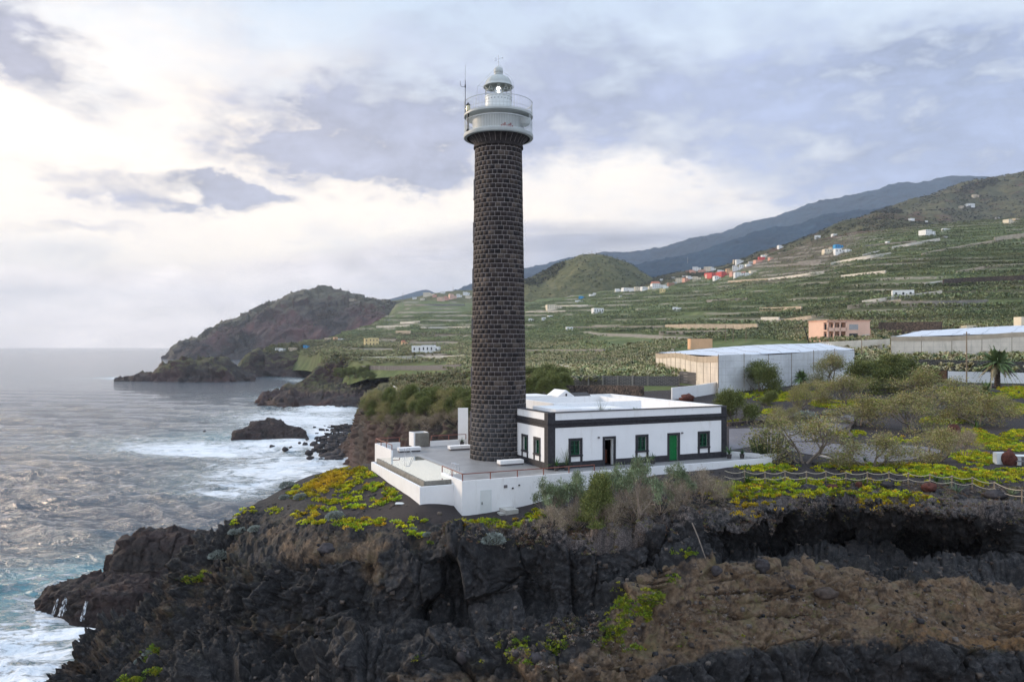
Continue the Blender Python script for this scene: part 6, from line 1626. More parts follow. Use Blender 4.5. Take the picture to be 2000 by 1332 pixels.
# maize and scrub on the coast fields left of the lighthouse
def col_m(qx, qy, C, rg):
    k = rg.integers(0, 4, len(qx)); g = np.array([(0.20, 0.17, 0.075), (0.14, 0.145, 0.055), (0.26, 0.20, 0.10), (0.11, 0.13, 0.045)])[k]; return g
def field_on(name, label, nm, poly, n, h, nl, wide, colf=col_m):
    o_ = LANDS[nm]; P = o_; qx, qy = proj(P)
    w = np.ones_like(qx); m = len(poly); ins = np.zeros(qx.shape, bool); j = m-1
    for i in range(m):
        xi, yi = poly[i]; xj, yj = poly[j]
        ins ^= ((yi > qy) != (yj > qy)) & (qx < (xj-xi)*(qy-yi)/(yj-yi+1e-9)+xi); j = i
    plants(name, label, P, ins.astype(float), n, h, nl, colf, np.random.default_rng(len(name)), wide=wide)
field_on('maize_field', 'dry tipped maize rows behind the cliff thicket left of the lighthouse', 'shrub_promontory', [(764, 768), (758, 740), (940, 736), (1020, 740), (1100, 750), (1100, 762), (930, 766)], 7000, (1.2, 2.1), 8, 0.14)
col_s = lambda qx, qy, C, rg: np.array([(0.13, 0.14, 0.045), (0.19, 0.17, 0.07), (0.09, 0.11, 0.035), (0.22, 0.18, 0.09)])[rg.integers(0, 4, len(qx))]
field_on('coast_scrub', 'olive scrub and maize on the flat top of the cove cliff', 'cove_shelf', [(628, 712), (640, 690), (940, 690), (940, 745), (700, 735), (640, 730)], 7000, (1.2, 2.6), 6, 0.4, col_s)
field_on('cliff_top_scrub', 'olive scrub on the far cove cliff top', 'cove_cliff', [(480, 700), (540, 672), (800, 660), (800, 700), (640, 700), (560, 695)], 5000, (1.5, 3.0), 5, 0.7, col_s)

for i in range(17):
    px = 668+i*14.5; py = 737+(i % 3)*2-(4 if i < 3 else 0)
    shrub_at(px, py, 15+(i % 4)*3, 26+(i % 3)*6, 'dense', 'dark green shrub in the thicket below the blue grey field wall left of the lighthouse', 'shrub', 'thicket below the blue grey field wall', var=i % 3, only=['cove_shelf', 'cultivated_hillside'], sink=0.5)

# scrub that roughens the hills
def hill_cover(nm, name, label, n, h, cols, wide, seed, zone=None):
    P = LANDS[nm]; qx, qy = proj(P); w = np.clip(fbm(P.reshape(-1, 3), 60 if nm == 'cinder_cone' else 110, 3, seed, 0.6).reshape(qx.shape)*3+0.35, 0.04, 1)
    w = w*(P[..., 2] > 20)*(np.arange(P.shape[1])[None, :] < P.shape[1]-8)
    if zone: w = w+zones(zone, qx, qy)*6
    plants(name, label, P, w, n, h, 3, lambda qx, qy, C, rg: np.array(cols)[rg.integers(0, len(cols), len(qx))], np.random.default_rng(seed), wide=wide)
hill_cover('cinder_cone', 'cone_scrub', 'dark scrub and trees scattered over the green cone', 2600, (2.5, 6.5), [(0.05, 0.065, 0.028), (0.08, 0.09, 0.035), (0.03, 0.045, 0.022)], 0.9, 61, [(1065, 540, 34, 10, -.5, 1), (1040, 552, 20, 8, 0, 1), (1090, 524, 16, 7, -.5, 1)])
hill_cover('scrub_spur', 'spur_scrub', 'scrub over the reddish spur below the mountain', 9000, (2.0, 5.0), [(0.07, 0.08, 0.035), (0.12, 0.11, 0.05), (0.045, 0.06, 0.028)], 0.9, 62)
hill_cover('upper_ridge', 'ridge_scrub', 'dark bushes over the high ridge at the right', 9000, (3.0, 8.0), [(0.05, 0.065, 0.03), (0.09, 0.09, 0.04), (0.03, 0.045, 0.025)], 1.0, 63, [(1705, 420, 10, 14, 0, 1), (1750, 420, 12, 10, 0, 1), (1720, 415, 20, 22, 0, .8), (1910, 365, 40, 8, -.2, .8)])
hill_cover('far_headland', 'headland_scrub', 'low grey scrub over the far sea cliff mountain', 7000, (2.0, 5.0), [(0.10, 0.09, 0.06), (0.07, 0.07, 0.045), (0.13, 0.115, 0.085)], 1.0, 64)
field_on('headland_neck_scrub', 'olive scrub on the slope above the far cove', 'cultivated_hillside', [(525, 690), (560, 676), (700, 655), (720, 668), (700, 700), (600, 700)], 5000, (1.5, 3.2), 5, 0.7, col_s)
# ================================================================ GARDEN THINGS
def path_strip(name, Lp, Rp, n, mat, lift=0.035):
    """a strip between two edge lines given on the photo, laid on the ground"""
    def res(pts, n):
        pts = np.array(pts, float); d = np.r_[0, np.cumsum(np.linalg.norm(np.diff(pts, axis=0), axis=1))]; t_ = np.linspace(0, d[-1], n)
        return np.stack([np.interp(t_, d, pts[:, 0]), np.interp(t_, d, pts[:, 1])], 1)
    A, B = res(Lp, n), res(Rp, n); m = 14; V = []
    for i in range(n):
        for j in range(m):
            q = A[i]+(B[i]-A[i])*j/(m-1); p = hit(q[0], q[1], NEARL)
            V.append((p.x, p.y, p.z+lift))
    Q = [(i*m+j, (i+1)*m+j, (i+1)*m+j+1, i*m+j+1) for i in range(n-1) for j in range(m-1)]
    tag(link(name, mesh_np(name, V, Q, mat)), kind='structure')
M_GRAVEL = simple_mat('grey_gravel', (0.145, 0.138, 0.15), 0.9, 0.18, 1.2, 0.4, 14, dirt=((0.08, 0.075, 0.08), 0.8, 0.5, 0.5))
path_strip('gravel_path', [(1424, 838), (1480, 836), (1530, 834), (1570, 828), (1610, 816), (1668, 809)], [(1424, 880), (1470, 872), (1520, 862), (1580, 862), (1622, 846), (1668, 829)], 40, M_GRAVEL)
path_strip('gravel_yard', [(1500, 864), (1580, 864), (1640, 868), (1720, 868), (1800, 872), (1838, 880)], [(1500, 872), (1560, 884), (1620, 897), (1700, 905), (1780, 898), (1838, 884)], 40, M_GRAVEL, 0.045)
def hugging_wall(name, pts, hgt, thick, mat, label, cat, group=None, only=None, step=1.5, parent=None, below=0.5, parts=None, seg=None):
    """a wall that follows the ground through photo points; hgt in metres"""
    W_ = []
    for i in range(len(pts)-1):
        (a, b), (c, d) = pts[i], pts[i+1]; k = max(1, int(math.hypot(c-a, d-b)/8))
        for j in range(k): W_.append(hit(a+(c-a)*j/k, b+(d-b)*j/k, only))
    W_.append(hit(pts[-1][0], pts[-1][1], only)); W_ = [w for w in W_ if w is not None]
    # drop outliers where the ray slips over a rise
    Y = [w.y for w in W_]; med = sorted(Y)[len(Y)//2]
    W_ = [w for w in W_ if abs(w.y-med) < 0.35*med]
    if len(W_) < 2: return None
    # smooth
    P = np.array([tuple(w) for w in W_])
    for _ in range(3):
        Q = P.copy(); Q[1:-1] = (P[:-2]+P[1:-1]*2+P[2:])/4; P = Q
    m = MB(); n = len(P)
    d = np.gradient(P[:, :2], axis=0); d /= np.maximum(np.linalg.norm(d, axis=1, keepdims=True), 1e-6); nrm = np.stack([-d[:, 1], d[:, 0]], 1)*thick/2
    o = P[0].copy(); vs = []
    for i in range(n):
        zt_ = P[i, 2]+hgt; zb_ = P[i, 2]-below
        for s_ in (-1, 1):
            x, y = P[i, :2]+nrm[i]*s_; vs += [(x-o[0], y-o[1], zb_-o[2]), (x-o[0], y-o[1], zt_-o[2])]
    fs = []
    for i in range(n-1):
        b, e = i*4, (i+1)*4
        fs += [(b, e, e+1, b+1), (b+2, b+3, e+3, e+2), (b+1, e+1, e+3, b+3)]
    fs += [(0, 1, 3, 2), ((n-1)*4, (n-1)*4+2, (n-1)*4+3, (n-1)*4+1)]
    m.add(vs, fs); ob = m.build(name, mat, parent)
    if parent is None: ob.location = tuple(o); tag(ob, label, cat, group, 'thing')
    return ob, P
def stone_mat(name, a, b, joint, sc, bump=1.0):
    m, t = new_mat(name); v = t.node('ShaderNodeTexVoronoi', feature='F1'); t.put(v.inputs['Vector'], t.pos); v.inputs['Scale'].default_value = sc
    e = t.vor(t.pos, sc, 'DISTANCE_TO_EDGE'); r = t.xyz(v.outputs['Color'])[0]
    c = t.mix(r, a, b); c = t.mix(t.rng(e, 0.0, 0.08), joint, c)
    t.put(t.b.inputs['Base Color'], c); t.b.inputs['Roughness'].default_value = 0.9; t.put(t.b.inputs['Normal'], t.bump(t.rng(e, 0, 0.15), bump, 0.1)); return m
M_RUBBLE = stone_mat('lava_rubble', (0.02, 0.017, 0.018), (0.16, 0.115, 0.09), (0.008, 0.007, 0.008), 3.0)
M_DRYWALL = stone_mat('dry_stone', (0.05, 0.048, 0.048), (0.15, 0.14, 0.13), (0.02, 0.02, 0.02), 4.0)
def block_mat():
    m, t = new_mat('concrete_block'); x, y, z = t.xyz(t.pos); h = t.m('ADD', x, t.m('MULTIPLY', y, 0.6))
    b = t.node('ShaderNodeTexBrick'); t.put(b.inputs['Vector'], t.comb(h, z, 0.0)); b.inputs['Scale'].default_value = 1.0
    b.inputs['Brick Width'].default_value = 0.55; b.inputs['Row Height'].default_value = 0.27; b.inputs['Mortar Size'].default_value = 0.035
    b.inputs['Color1'].default_value = (0.055, 0.052, 0.054, 1); b.inputs['Color2'].default_value = (0.10, 0.092, 0.09, 1); b.inputs['Mortar'].default_value = (0.19, 0.175, 0.165, 1)
    t.l.new(b.outputs['Color'], t.b.inputs['Base Color']); t.b.inputs['Roughness'].default_value = 0.9; return m
M_BLOCK = block_mat()
M_PALEW = simple_mat('pale_plaster', (0.58, 0.54, 0.48), 0.85, 0.12, 0.3, dirt=((0.33, 0.29, 0.24), 0.25, 0.5, 0.6))
M_GREYWALL = simple_mat('grey_wall', (0.22, 0.205, 0.19), 0.9, 0.25, 0.3, dirt=((0.12, 0.11, 0.10), 0.3, 0.5, 0.6))
M_TANW = simple_mat('tan_wall', (0.42, 0.35, 0.27), 0.9, 0.2, 0.3, dirt=((0.25, 0.20, 0.16), 0.25, 0.5, 0.6))
hugging_wall('kerb_wall', [(1420, 832), (1470, 828), (1520, 826), (1560, 816)], 0.45, 0.4, M_RUBBLE, 'low dark lava kerb wall along the path by the house', 'kerb wall', only=NEARL)
hugging_wall('kerb_wall', [(1592, 815), (1640, 806), (1664, 803)], 0.4, 0.4, M_RUBBLE, 'short dark lava kerb at the far side of the path, right of the silver cushion', 'kerb wall', only=NEARL)
hugging_wall('kerb_wall', [(1672, 826), (1655, 838), (1650, 848), (1665, 856)], 0.3, 0.4, M_RUBBLE, 'curved dark stone kerb where the path bends', 'kerb wall', only=NEARL)
hugging_wall('kerb_line', [(1590, 888), (1620, 895), (1660, 902), (1700, 907)], 0.12, 0.14, M_PALEW, 'pale kerb line along the near side of the gravel yard', 'kerb', only=NEARL)
# white boundary walls
hugging_wall('boundary_wall', [(1312, 780), (1360, 775), (1420, 764), (1480, 754), (1540, 750), (1660, 744)], 1.9, 0.25, M_WHITE, 'white boundary wall rising to the right below the big greenhouse', 'wall')
bw = hugging_wall('boundary_wall', [(1845, 745), (1900, 747), (1960, 748), (2060, 750)], 2.0, 0.25, M_WHITE, 'white garden wall behind the large date palm', 'wall', only=NEARL+['cultivated_hillside'])
# brown gate
g0 = hit(1812, 745); g1 = hit(1845, 745)
gt = thing('gate', 'brown plank gate at the left end of the white garden wall', 'gate', tuple(g0)); gw = g1.x-g0.x+0.3
gm_ = MB().box(0, gw, -0.05, 0.05, 0.0, 2.05); gm_.build('gate_panel', M_WOOD, gt)
MB().box(-0.15, 0.0, -0.1, 0.1, -0.3, 2.2).build('post', M_BLACK, gt); MB().box(gw, gw+0.15, -0.1, 0.1, -0.3, 2.3).build('post', M_BLACK, gt)
# white dining table and tall scoria boulder at the right
p = hit(1953, 906, NEARL); tb = thing('side_block', 'upright white block beside the red boulder at the right edge', 'block', tuple(p))
MB().box(-0.45, 0.45, -0.3, 0.3, -0.1, 1.02).build('block', M_WHITE2, tb)
p = hit(1996, 908, NEARL); tb = thing('garden_table', 'white garden table cut by the right edge of the view', 'table', tuple(p))
MB().box(-0.75, 1.3, -0.5, 0.5, 0.80, 0.86).build('tabletop', M_WHITE2, tb)
for lx_ in (-0.35, 1.0): MB().box(lx_-0.14, lx_+0.14, -0.25, 0.25, -0.1, 0.80).build('leg', M_WHITE2, tb)
MB().box(-1.1, 1.3, -1.0, -0.7, 0.42, 0.48).build('bench_seat', M_STONEG, tb)
M_BROWNROCK = simple_mat('brown_outcrop', (0.055, 0.040, 0.032), 0.95, 0.5, 4.0, 1.0, 12)
def rock(px, py, w, h, mat, label, name='boulder', seed=1, only=NEARL, cat='boulder', group=None, dep=1.0, sink=0.12):
    p = hit(px, py, only)
    if p is None: return
    W2, H2 = w/2*p.y/F, h*p.y/F
    n1, n2 = 22, 14; th = np.linspace(0, 2*np.pi, n1, endpoint=False); ph = np.linspace(0, np.pi, n2)
    D = np.stack([np.outer(np.cos(th), np.sin(ph)), np.outer(np.sin(th), np.sin(ph)), np.outer(np.ones(n1), np.cos(ph))], 2).reshape(-1, 3)
    c1, e1, i1 = facet(D*1.0+seed*7.1, 0.75, seed); c2, e2, i2 = facet(D+seed*3.3, 0.3, seed+1)
    r = 1+0.28*c1+0.10*c2
    V = D*r[:, None]*np.array([W2, W2*dep, H2*0.62]); V[:, 2] += H2*0.42
    Q = [(i*n2+j, i*n2+j+1, ((i+1) % n1)*n2+j+1, ((i+1) % n1)*n2+j) for i in range(n1) for j in range(n2-1)]
    o = link(name, mesh_np(name, V, Q, mat, smooth=False)); o.location = (p.x, p.y, p.z-sink*H2); tag(o, label, cat, group)
for i, a in enumerate([
 (1971, 908, 27, 32, M_REDROCK, 'tall rounded red boulder between the white block and the table'), (1863, 853, 26, 28, M_REDROCK, 'upright dark red boulder in the middle of the garden'),
 (1903, 772, 22, 13, M_REDROCK, 'red brown boulder below the young palm'), (1580, 957, 36, 12, M_GREYROCK, 'flat grey boulder among the clumps below the rope fence'),
 (1625, 956, 20, 11, M_REDROCK, 'small brown boulder right of the flat grey one'), (1677, 951, 14, 12, M_REDROCK, 'small red boulder on the yellow patch'),
 (1733, 951, 26, 13, M_GREYROCK, 'dark boulder at the rope fence middle'), (1815, 957, 28, 15, M_REDROCK, 'rusty red boulder beside the tall pale agave'),
 (1945, 972, 40, 16, M_GREYROCK, 'wedge shaped dark boulder near the right end of the rope fence'), (1342, 783, 26, 15, M_REDROCK, 'red boulder at the foot of the white boundary wall'),
 (638, 1078, 40, 17, M_GREYROCK, 'flat topped grey lava block on the bare shelf left of the cliff'), (1046, 1292, 26, 20, M_GREYROCK, 'large grey boulder on the slope under the cliff'),
 (1008, 1280, 16, 11, M_GREYROCK, 'small brown boulder left of the large grey one'), (905, 1288, 26, 22, M_GREYROCK, 'dark broken block at the cliff foot'), (1612, 1165, 46, 18, M_BROWNROCK, 'rounded brown outcrop in the middle of the brown slope'), (1400, 1120, 20, 16, M_GREYROCK, 'dark rock at the top of the brown slope'), (1490, 1112, 26, 22, M_GREYROCK, 'broken dark rock under the cave mouth')]):
    rock(*a, seed=i+1, dep=0.8)
# stranded branches
p = hit(1349, 1012, NEARL)
br = thing('dead_branch', 'bare pale branch leaning down the rock face below the bushes', 'branch', tuple(p))
MB().tube([(0, -0.4, -0.2), (0.25, -1.0, -1.0), (0.55, -1.6, -2.1)], 0.05, 5, 0.03).build('stick', M_BARK, br)
# white slab lying on the soil
p = hit(782, 984, NEARL); o = MB().box(-0.35, 0.35, -0.22, 0.22, 0.0, 0.08).build('paving_slab', M_WHITE2); o.location = tuple(p); tag(o, 'small white slab lying on the dark soil left of the pool wall', 'slab')
# rope fence
def rope_fence():
    xs = [1454, 1494, 1533, 1575, 1613, 1652, 1694, 1736, 1774, 1816, 1859, 1899, 1942, 1996, 2040]
    ys = [943, 945, 943, 944, 943, 945, 945, 945, 947, 950, 953, 956, 966, 982, 990]
    P = [hit(x, y, NEARL) for x, y in zip(xs, ys)]
    f = thing('rope_fence', 'low fence of wooden posts and two sagging ropes along the garden rim', 'fence', tuple(P[0]))
    for p in P:
        q = p-P[0]; m = MB(); m.tube([q+Vector((0, 0, -0.15)), q+Vector((0, 0, 0.98))], 0.055, 7); m.build('post', M_POST, f)
    ends = [hit(1415, 942, NEARL)]+P
    for hh in (0.92, 0.48):
        m = MB(); pts = []
        for i in range(len(ends)-1):
            a, b = ends[i]-P[0], ends[i+1]-P[0]
            for k in range(8): t_ = k/8; q = a+(b-a)*t_; pts.append(q+Vector((0, -0.06, hh-0.34*4*t_*(1-t_)*0.5)))
        pts.append(ends[-1]-P[0]+Vector((0, -0.06, hh))); m.tube(pts, 0.022, 5); m.build('rope', M_ROPE, f)
rope_fence()
# poles
def pole(px, base, top, r, label, kind='plain', lean=0.0, only=None, mat=None):
    p = hit(px, base, only)
    if p is None: return
    H = (base-top)*p.y/F; o = thing('utility_pole' if kind != 'lamp' else 'street_lamp', label, 'pole' if kind != 'lamp' else 'street lamp', tuple(p))
    MB().tube([(0, 0, -0.3), (lean*H, 0, H)], r, 7, r*0.7).build('pole', mat or M_POST, o)
    if kind == 'lamp': MB().tube([(0, 0, H-0.1), (0.5, 0, H+0.25), (1.2, 0, H+0.3)], 0.06, 5).box(1.0, 1.9, -0.15, 0.15, H+0.2, H+0.38).build('lamp_head', M_GREYW, o)
    if kind == 'cross': MB().box(-0.6, 0.6, -0.05, 0.05, H-0.5, H-0.38).build('crossarm', M_POST, o)
    return o
pole(1888, 750, 648, 0.14, 'tall pole in front of the white garden wall', 'cross', only=NEARL+['cultivated_hillside'])
pole(1683, 706, 656, 0.12, 'street lamp at the end of the big greenhouse', 'lamp')
pole(1581, 672, 638, 0.22, 'leaning dark pole behind the big greenhouse roof', 'plain', -0.3, mat=M_BLACK)
for i, (px, b, t_) in enumerate(((1417, 668, 634), (1432, 668, 636), (1457, 668, 640))):
    pole(px, b, t_, 0.16, ['leftmost of three thin poles left of the pink house', 'middle of three thin poles left of the pink house', 'rightmost of three thin poles, short and brownish'][i])

# ================================================================ GREENHOUSES
def net_mat(name, col, rows=1.2):
    m, t = new_mat(name); x, y, z = t.xyz(t.pos); h = t.m('ADD', x, t.m('MULTIPLY', y, 0.7))
    g1 = t.m('FRACT', t.m('DIVIDE', h, 2.6)); g2 = t.m('FRACT', t.m('DIVIDE', z, rows))
    ln = t.m('MAXIMUM', t.rng(g1, 0.045, 0.0), t.rng(g2, 0.07, 0.0))
    n = t.noise(t.pos, 0.25, 6, 0.65); n2 = t.noise(t.vm('MULTIPLY', t.pos, (1, 1, 0.2)), 1.2, 5, 0.7)
    c = t.mix(t.rng(n, 0.35, 0.7), col, tuple(q*0.72 for q in col)); c = t.mix(t.rng(n2, 0.55, 0.75, 0, 0.55), c, (0.30, 0.27, 0.22))
    c = t.mix(t.m('MULTIPLY', ln, 0.55), c, (0.28, 0.26, 0.25))
    t.put(t.b.inputs['Base Color'], c); t.b.inputs['Roughness'].default_value = 0.75; return m
M_NET = net_mat('shade_net', (0.66, 0.68, 0.70)); M_NETW = net_mat('warm_net', (0.74, 0.66, 0.56)); M_NETR = simple_mat('net_roof', (0.52, 0.56, 0.62), 0.6, 0.08, 0.15, dirt=((0.45, 0.47, 0.50), 0.12, 0.5, 0.5))
def greenhouse(name, label, corners, zroof_amp, bay, seed, wall_mats, band=None, sag=0.35):
    """corners: 4 (x,y,zb,zt) counter-clockwise from the near corner"""
    C_ = [Vector(c[:3]) for c in corners]; o0 = C_[0]; g = thing(name, label, 'greenhouse', tuple(o0))
    for i in range(4):
        a, b = corners[i], corners[(i+1) % 4]; n = max(2, int(math.hypot(b[0]-a[0], b[1]-a[1])/bay))
        m = MB(); pb = MB(); bm_ = MB()
        for k in range(n):
            q = []
            for s_ in (k/n, (k+1)/n):
                x = a[0]+(b[0]-a[0])*s_-o0.x; y = a[1]+(b[1]-a[1])*s_-o0.y; zb = a[2]+(b[2]-a[2])*s_-o0.z; z1 = a[3]+(b[3]-a[3])*s_-o0.z+math.sin(s_*9+seed+i)*0.25
                q.append((x, y, zb, z1))
            (x0, y0, b0, t0), (x1, y1, b1, t1) = q
            m.quad((x0, y0, b0-2.5), (x1, y1, b1-2.5), (x1, y1, t1), (x0, y0, t0))
            MB().tube([(x0, y0, b0-0.5), (x0, y0, t0+0.15)], 0.07, 5).build('post', M_POST, g)
            if band and i in band: 
                dx, dy = (y1-y0), -(x1-x0); l = math.hypot(dx, dy); dx, dy = dx/l*0.06, dy/l*0.06
                bm_.quad((x0+dx, y0+dy, t0-1.1), (x1+dx, y1+dy, t1-1.1), (x1+dx, y1+dy, t1-0.05), (x0+dx, y0+dy, t0-0.05))
        m.build('net_wall', wall_mats[i], g)
        if band and i in band: bm_.build('brown_band', M_TANW, g)
    nx, ny = 42, 30; V = []
    for i in range(nx+1):
        for j in range(ny+1):
            u, v = i/nx, j/ny
            def bl(k): return (corners[0][k]*(1-u)*(1-v)+corners[1][k]*u*(1-v)+corners[2][k]*u*v+corners[3][k]*(1-u)*v)
            z = bl(3)+zroof_amp*math.sin(math.pi*min(max(u, 0), 1))*math.sin(math.pi*v)**0.7
            z += 0.12*abs(math.sin(u*nx/3*math.pi))*(0 < v < 1)*sag+0.15*math.sin(v*17+seed)*(0 < u < 1)*(0 < v < 1)
            V.append((bl(0)-o0.x, bl(1)-o0.y, z-o0.z+0.02))
    Q = [(i*(ny+1)+j, (i+1)*(ny+1)+j, (i+1)*(ny+1)+j+1, i*(ny+1)+j+1) for i in range(nx) for j in range(ny)]
    link('net_roof', mesh_np('net_roof', V, Q, M_NETR, smooth=False), g)
    w = MB()
    for i in range(0, nx+1, 6): w.tube([(V[i*(ny+1)+j][0], V[i*(ny+1)+j][1], V[i*(ny+1)+j][2]+0.03) for j in range(ny+1)], 0.025, 3)
    w.build('roof_wires', M_STONEG, g)
    return g
def wp(px, py, Y): p = W(px, py, Y); return p
def corner(px, ybot, ytop, Y): b = W(px, ybot, Y); t_ = W(px, ytop, Y); return (b[0], b[1], b[2], t_[2])
greenhouse('greenhouse', 'large white net greenhouse right of the house with a beige netted left side', [corner(1403, 752, 696, 136), corner(1669, 748, 683, 158), corner(1600, 700, 670, 238), corner(1281, 712, 689, 212)], 0.8, 6.0, 1, [M_NET, M_NET, M_NETW, M_NETW], band=(3,))
greenhouse('greenhouse', 'long low white greenhouse behind the palm at the right edge', [corner(1740, 684, 659, 196), corner(2150, 684, 645, 200), corner(2150, 664, 630, 275), corner(1800, 668, 646, 262)], 0.6, 7.0, 2, [M_NETW, M_NET, M_NET, M_NET], band=(0,))
hugging_wall('enclosure_wall', [(1600, 688), (1650, 686), (1700, 684), (1738, 682)], 3.2, 0.3, M_PALEW, 'pale wall between the two greenhouses below the pink house', 'wall')
# block walls and rubble terraces behind the house
hugging_wall('block_wall', [(1116, 752), (1180, 752), (1250, 753), (1326, 754)], 1.9, 0.25, M_BLOCK, 'grey concrete block wall with piers behind the house roof', 'wall')
hugging_wall('block_wall', [(1328, 748), (1360, 752), (1396, 757)], 2.4, 0.25, M_BLOCK, 'dark block wall in front of the beige greenhouse side', 'wall')
for i, px in enumerate((1117, 1149, 1177, 1206, 1235, 1265, 1295, 1325)):
    p = hit(px, 753)
    if p is None: continue
    o = MB().box(-0.15, 0.15, -0.45, -0.2, -0.3, 2.05).build('wall_pier', M_GREYWALL); o.location = tuple(p); tag(o, 'pale concrete pier against the block wall, number %d from the left of eight' % (i+1) if 0 else ['leftmost', 'second', 'third', 'fourth', 'fifth', 'sixth', 'seventh', 'rightmost'][i]+' of eight pale piers standing against the block wall', 'pier', 'piers of the block wall')
hugging_wall('rubble_wall', [(1108, 769), (1160, 769), (1215, 770), (1255, 772)], 1.6, 0.8, M_RUBBLE, 'dark red and black rubble wall directly behind the house roof', 'wall')
hugging_wall('rubble_wall', [(1326, 762), (1360, 764), (1392, 766)], 0.9, 0.5, M_RUBBLE, 'low rubble wall under the dark block wall', 'wall')
hugging_wall('white_end_wall', [(1088, 722), (1104, 726), (1118, 730)], 1.8, 0.3, M_PALEW, 'pale wall end sloping down left of the block wall', 'wall')
hugging_wall('field_wall', [(1155, 709), (1190, 708), (1216, 706)], 1.3, 0.3, M_PALEW, 'short pale field wall above the maize rows', 'wall')
hugging_wall('field_wall', [(1262, 690), (1290, 690), (1316, 689)], 1.5, 0.3, M_PALEW, 'pale wall at the upper left corner of the beige greenhouse', 'wall')
hugging_wall('block_wall', [(1720, 720), (1790, 722), (1860, 724), (2010, 728)], 2.2, 0.4, M_DRYWALL, 'long dark stone wall between the white garden wall and the banana rows', 'wall')
hugging_wall('block_wall', [(1716, 652), (1760, 652), (1840, 652)], 4.5, 0.5, M_RUBBLE, 'dark stone terrace wall right of the pink house', 'wall')
# ------------------------------------------------ pale terrace walls over the hillside
HILLN = ['cultivated_hillside']
tw = [ # points, height px, material, label
 ([(1300, 643), (1380, 643), (1480, 644)], 6.5, M_TANW, 'long straight grey terrace wall above the orange shed'),
 ([(1288, 654), (1350, 654), (1420, 654)], 4, M_GREYWALL, 'grey wall just below the long straight terrace wall'),
 ([(1118, 643), (1200, 643), (1296, 644)], 3.5, M_GREYWALL, 'thin grey wall running left from the long straight terrace wall'),
 ([(1030, 690), (1110, 692), (1180, 692)], 5, M_GREYWALL, 'dark retaining wall right of the lighthouse at the field foot'),
 ([(1484, 607), (1530, 607), (1566, 606)], 4, M_TANW, 'grey wall left of the slanting terrace lines'),
 ([(1487, 629), (1505, 629), (1522, 629)], 6, M_PALEW, 'short pale box wall in the middle of the banana slope'),
 ([(1506, 633), (1560, 626), (1620, 618)], 2.5, M_TANW, 'thin pale line wall climbing right above the pink house'),
 ([(1655, 604), (1710, 598), (1760, 592)], 3.5, M_TANW, 'pale slanting wall below the white box house on the slope'),
 ([(1684, 594), (1760, 584), (1840, 574)], 3, M_PALEW, 'upper pale slanting wall ending at the white box house'),
 ([(1806, 560), (1840, 555), (1870, 551)], 4, M_PALEW, 'bright pale wall above the dark terraced wall'),
 ([(1842, 560), (1900, 556), (2010, 552)], 11, M_RUBBLE, 'high dark terraced wall at the right of the slope'),
 ([(1760, 599), (1830, 599), (1930, 597)], 7, M_GREYWALL, 'grey fenced wall below the high dark terraced wall'),
 ([(1622, 519), (1660, 511), (1740, 499)], 4, M_PALEW, 'pale curved wall in the upper left of the slope'),
 ([(1685, 502), (1700, 497), (1718, 494)], 3, M_PALEW, 'short bright wall at the end of the curved wall'),
 ([(1742, 487), (1790, 478), (1836, 470)], 3.5, M_PALEW, 'bright diagonal wall high on the slope'),
 ([(1800, 500), (1860, 488), (1940, 474)], 3, M_TANW, 'long tan wall high on the slope at the right'),
 ([(1942, 474), (1970, 469), (2010, 464)], 8, M_TANW, 'tall tan wall at the right edge high on the slope'),
 ([(1643, 543), (1690, 538), (1730, 534)], 3, M_PALEW, 'pale wall in the centre of the upper banana slope'),
 ([(1868, 536), (1930, 524), (2010, 520)], 3, M_TANW, 'thin tan wall at the right above the high dark wall'),
 ([(1500, 548), (1550, 542), (1610, 534)], 2.6, M_PALEW, 'long pale wall at the left of the upper slope'),
 ([(1422, 552), (1460, 550), (1500, 548)], 2.4, M_TANW, 'tan wall below the red village'),
 ([(1500, 522), (1540, 520), (1604, 514)], 2.6, M_GREYWALL, 'grey wall under the scrub spur'),
 ([(1690, 483), (1740, 478), (1790, 474)], 2, M_GREYWALL, 'faint grey wall under the blue house group'),
 ([(1066, 600), (1110, 600), (1148, 599)], 2.4, M_PALEW, 'pale wall right of the twin cream houses'),
 ([(1026, 612), (1060, 612), (1104, 611)], 2.2, M_PALEW, 'pale line wall just right of the lighthouse shaft'),
 ([(1380, 590), (1420, 588), (1460, 586)], 2.0, M_GREYWALL, 'faint grey wall in the middle of the banana slope'),
 ([(735, 641), (760, 640), (800, 639)], 3, M_PALEW, 'pale wall under the headland saddle'),
 ([(782, 633), (800, 632), (820, 631)], 3, M_PALEW, 'bright short wall left of the lighthouse below the saddle'),
 ([(822, 642), (860, 642), (918, 641)], 2.2, M_PALEW, 'long thin pale wall left of the lighthouse'),
 ([(773, 652), (786, 652), (802, 652)], 4.5, M_TANW, 'square tan wall left of the lighthouse above the yellow house'),
 ([(706, 703), (780, 702), (910, 700)], 2.8, M_PALEW, 'long white field wall below the white villa'),
 ([(704, 721), (780, 722), (900, 722)], 4.0, M_BLOCK, 'blue grey block retaining wall left of the lighthouse'),
 ([(790, 597), (850, 597), (908, 597)], 2.0, M_GREYWALL, 'grey wall on the far terraces below the distant village')]
for pts, h, mt, lab in tw:
    c = hit(*pts[len(pts)//2], HILLN+['cove_shelf'])
    if c is None: continue
    hugging_wall('terrace_wall', pts, h*c.y/F+1.2, 0.8, mt, lab, 'terrace wall', 'retaining walls of the hillside terraces', only=HILLN+['cove_shelf'])
# field wall by the promontory
hugging_wall('field_wall', [(758, 742), (764, 755), (770, 770), (800, 768), (850, 766), (905, 765)], 1.4, 0.35, M_PALEW, 'pale wall around the maize field behind the cliff thicket', 'wall', only=['shrub_promontory', 'cultivated_hillside'])

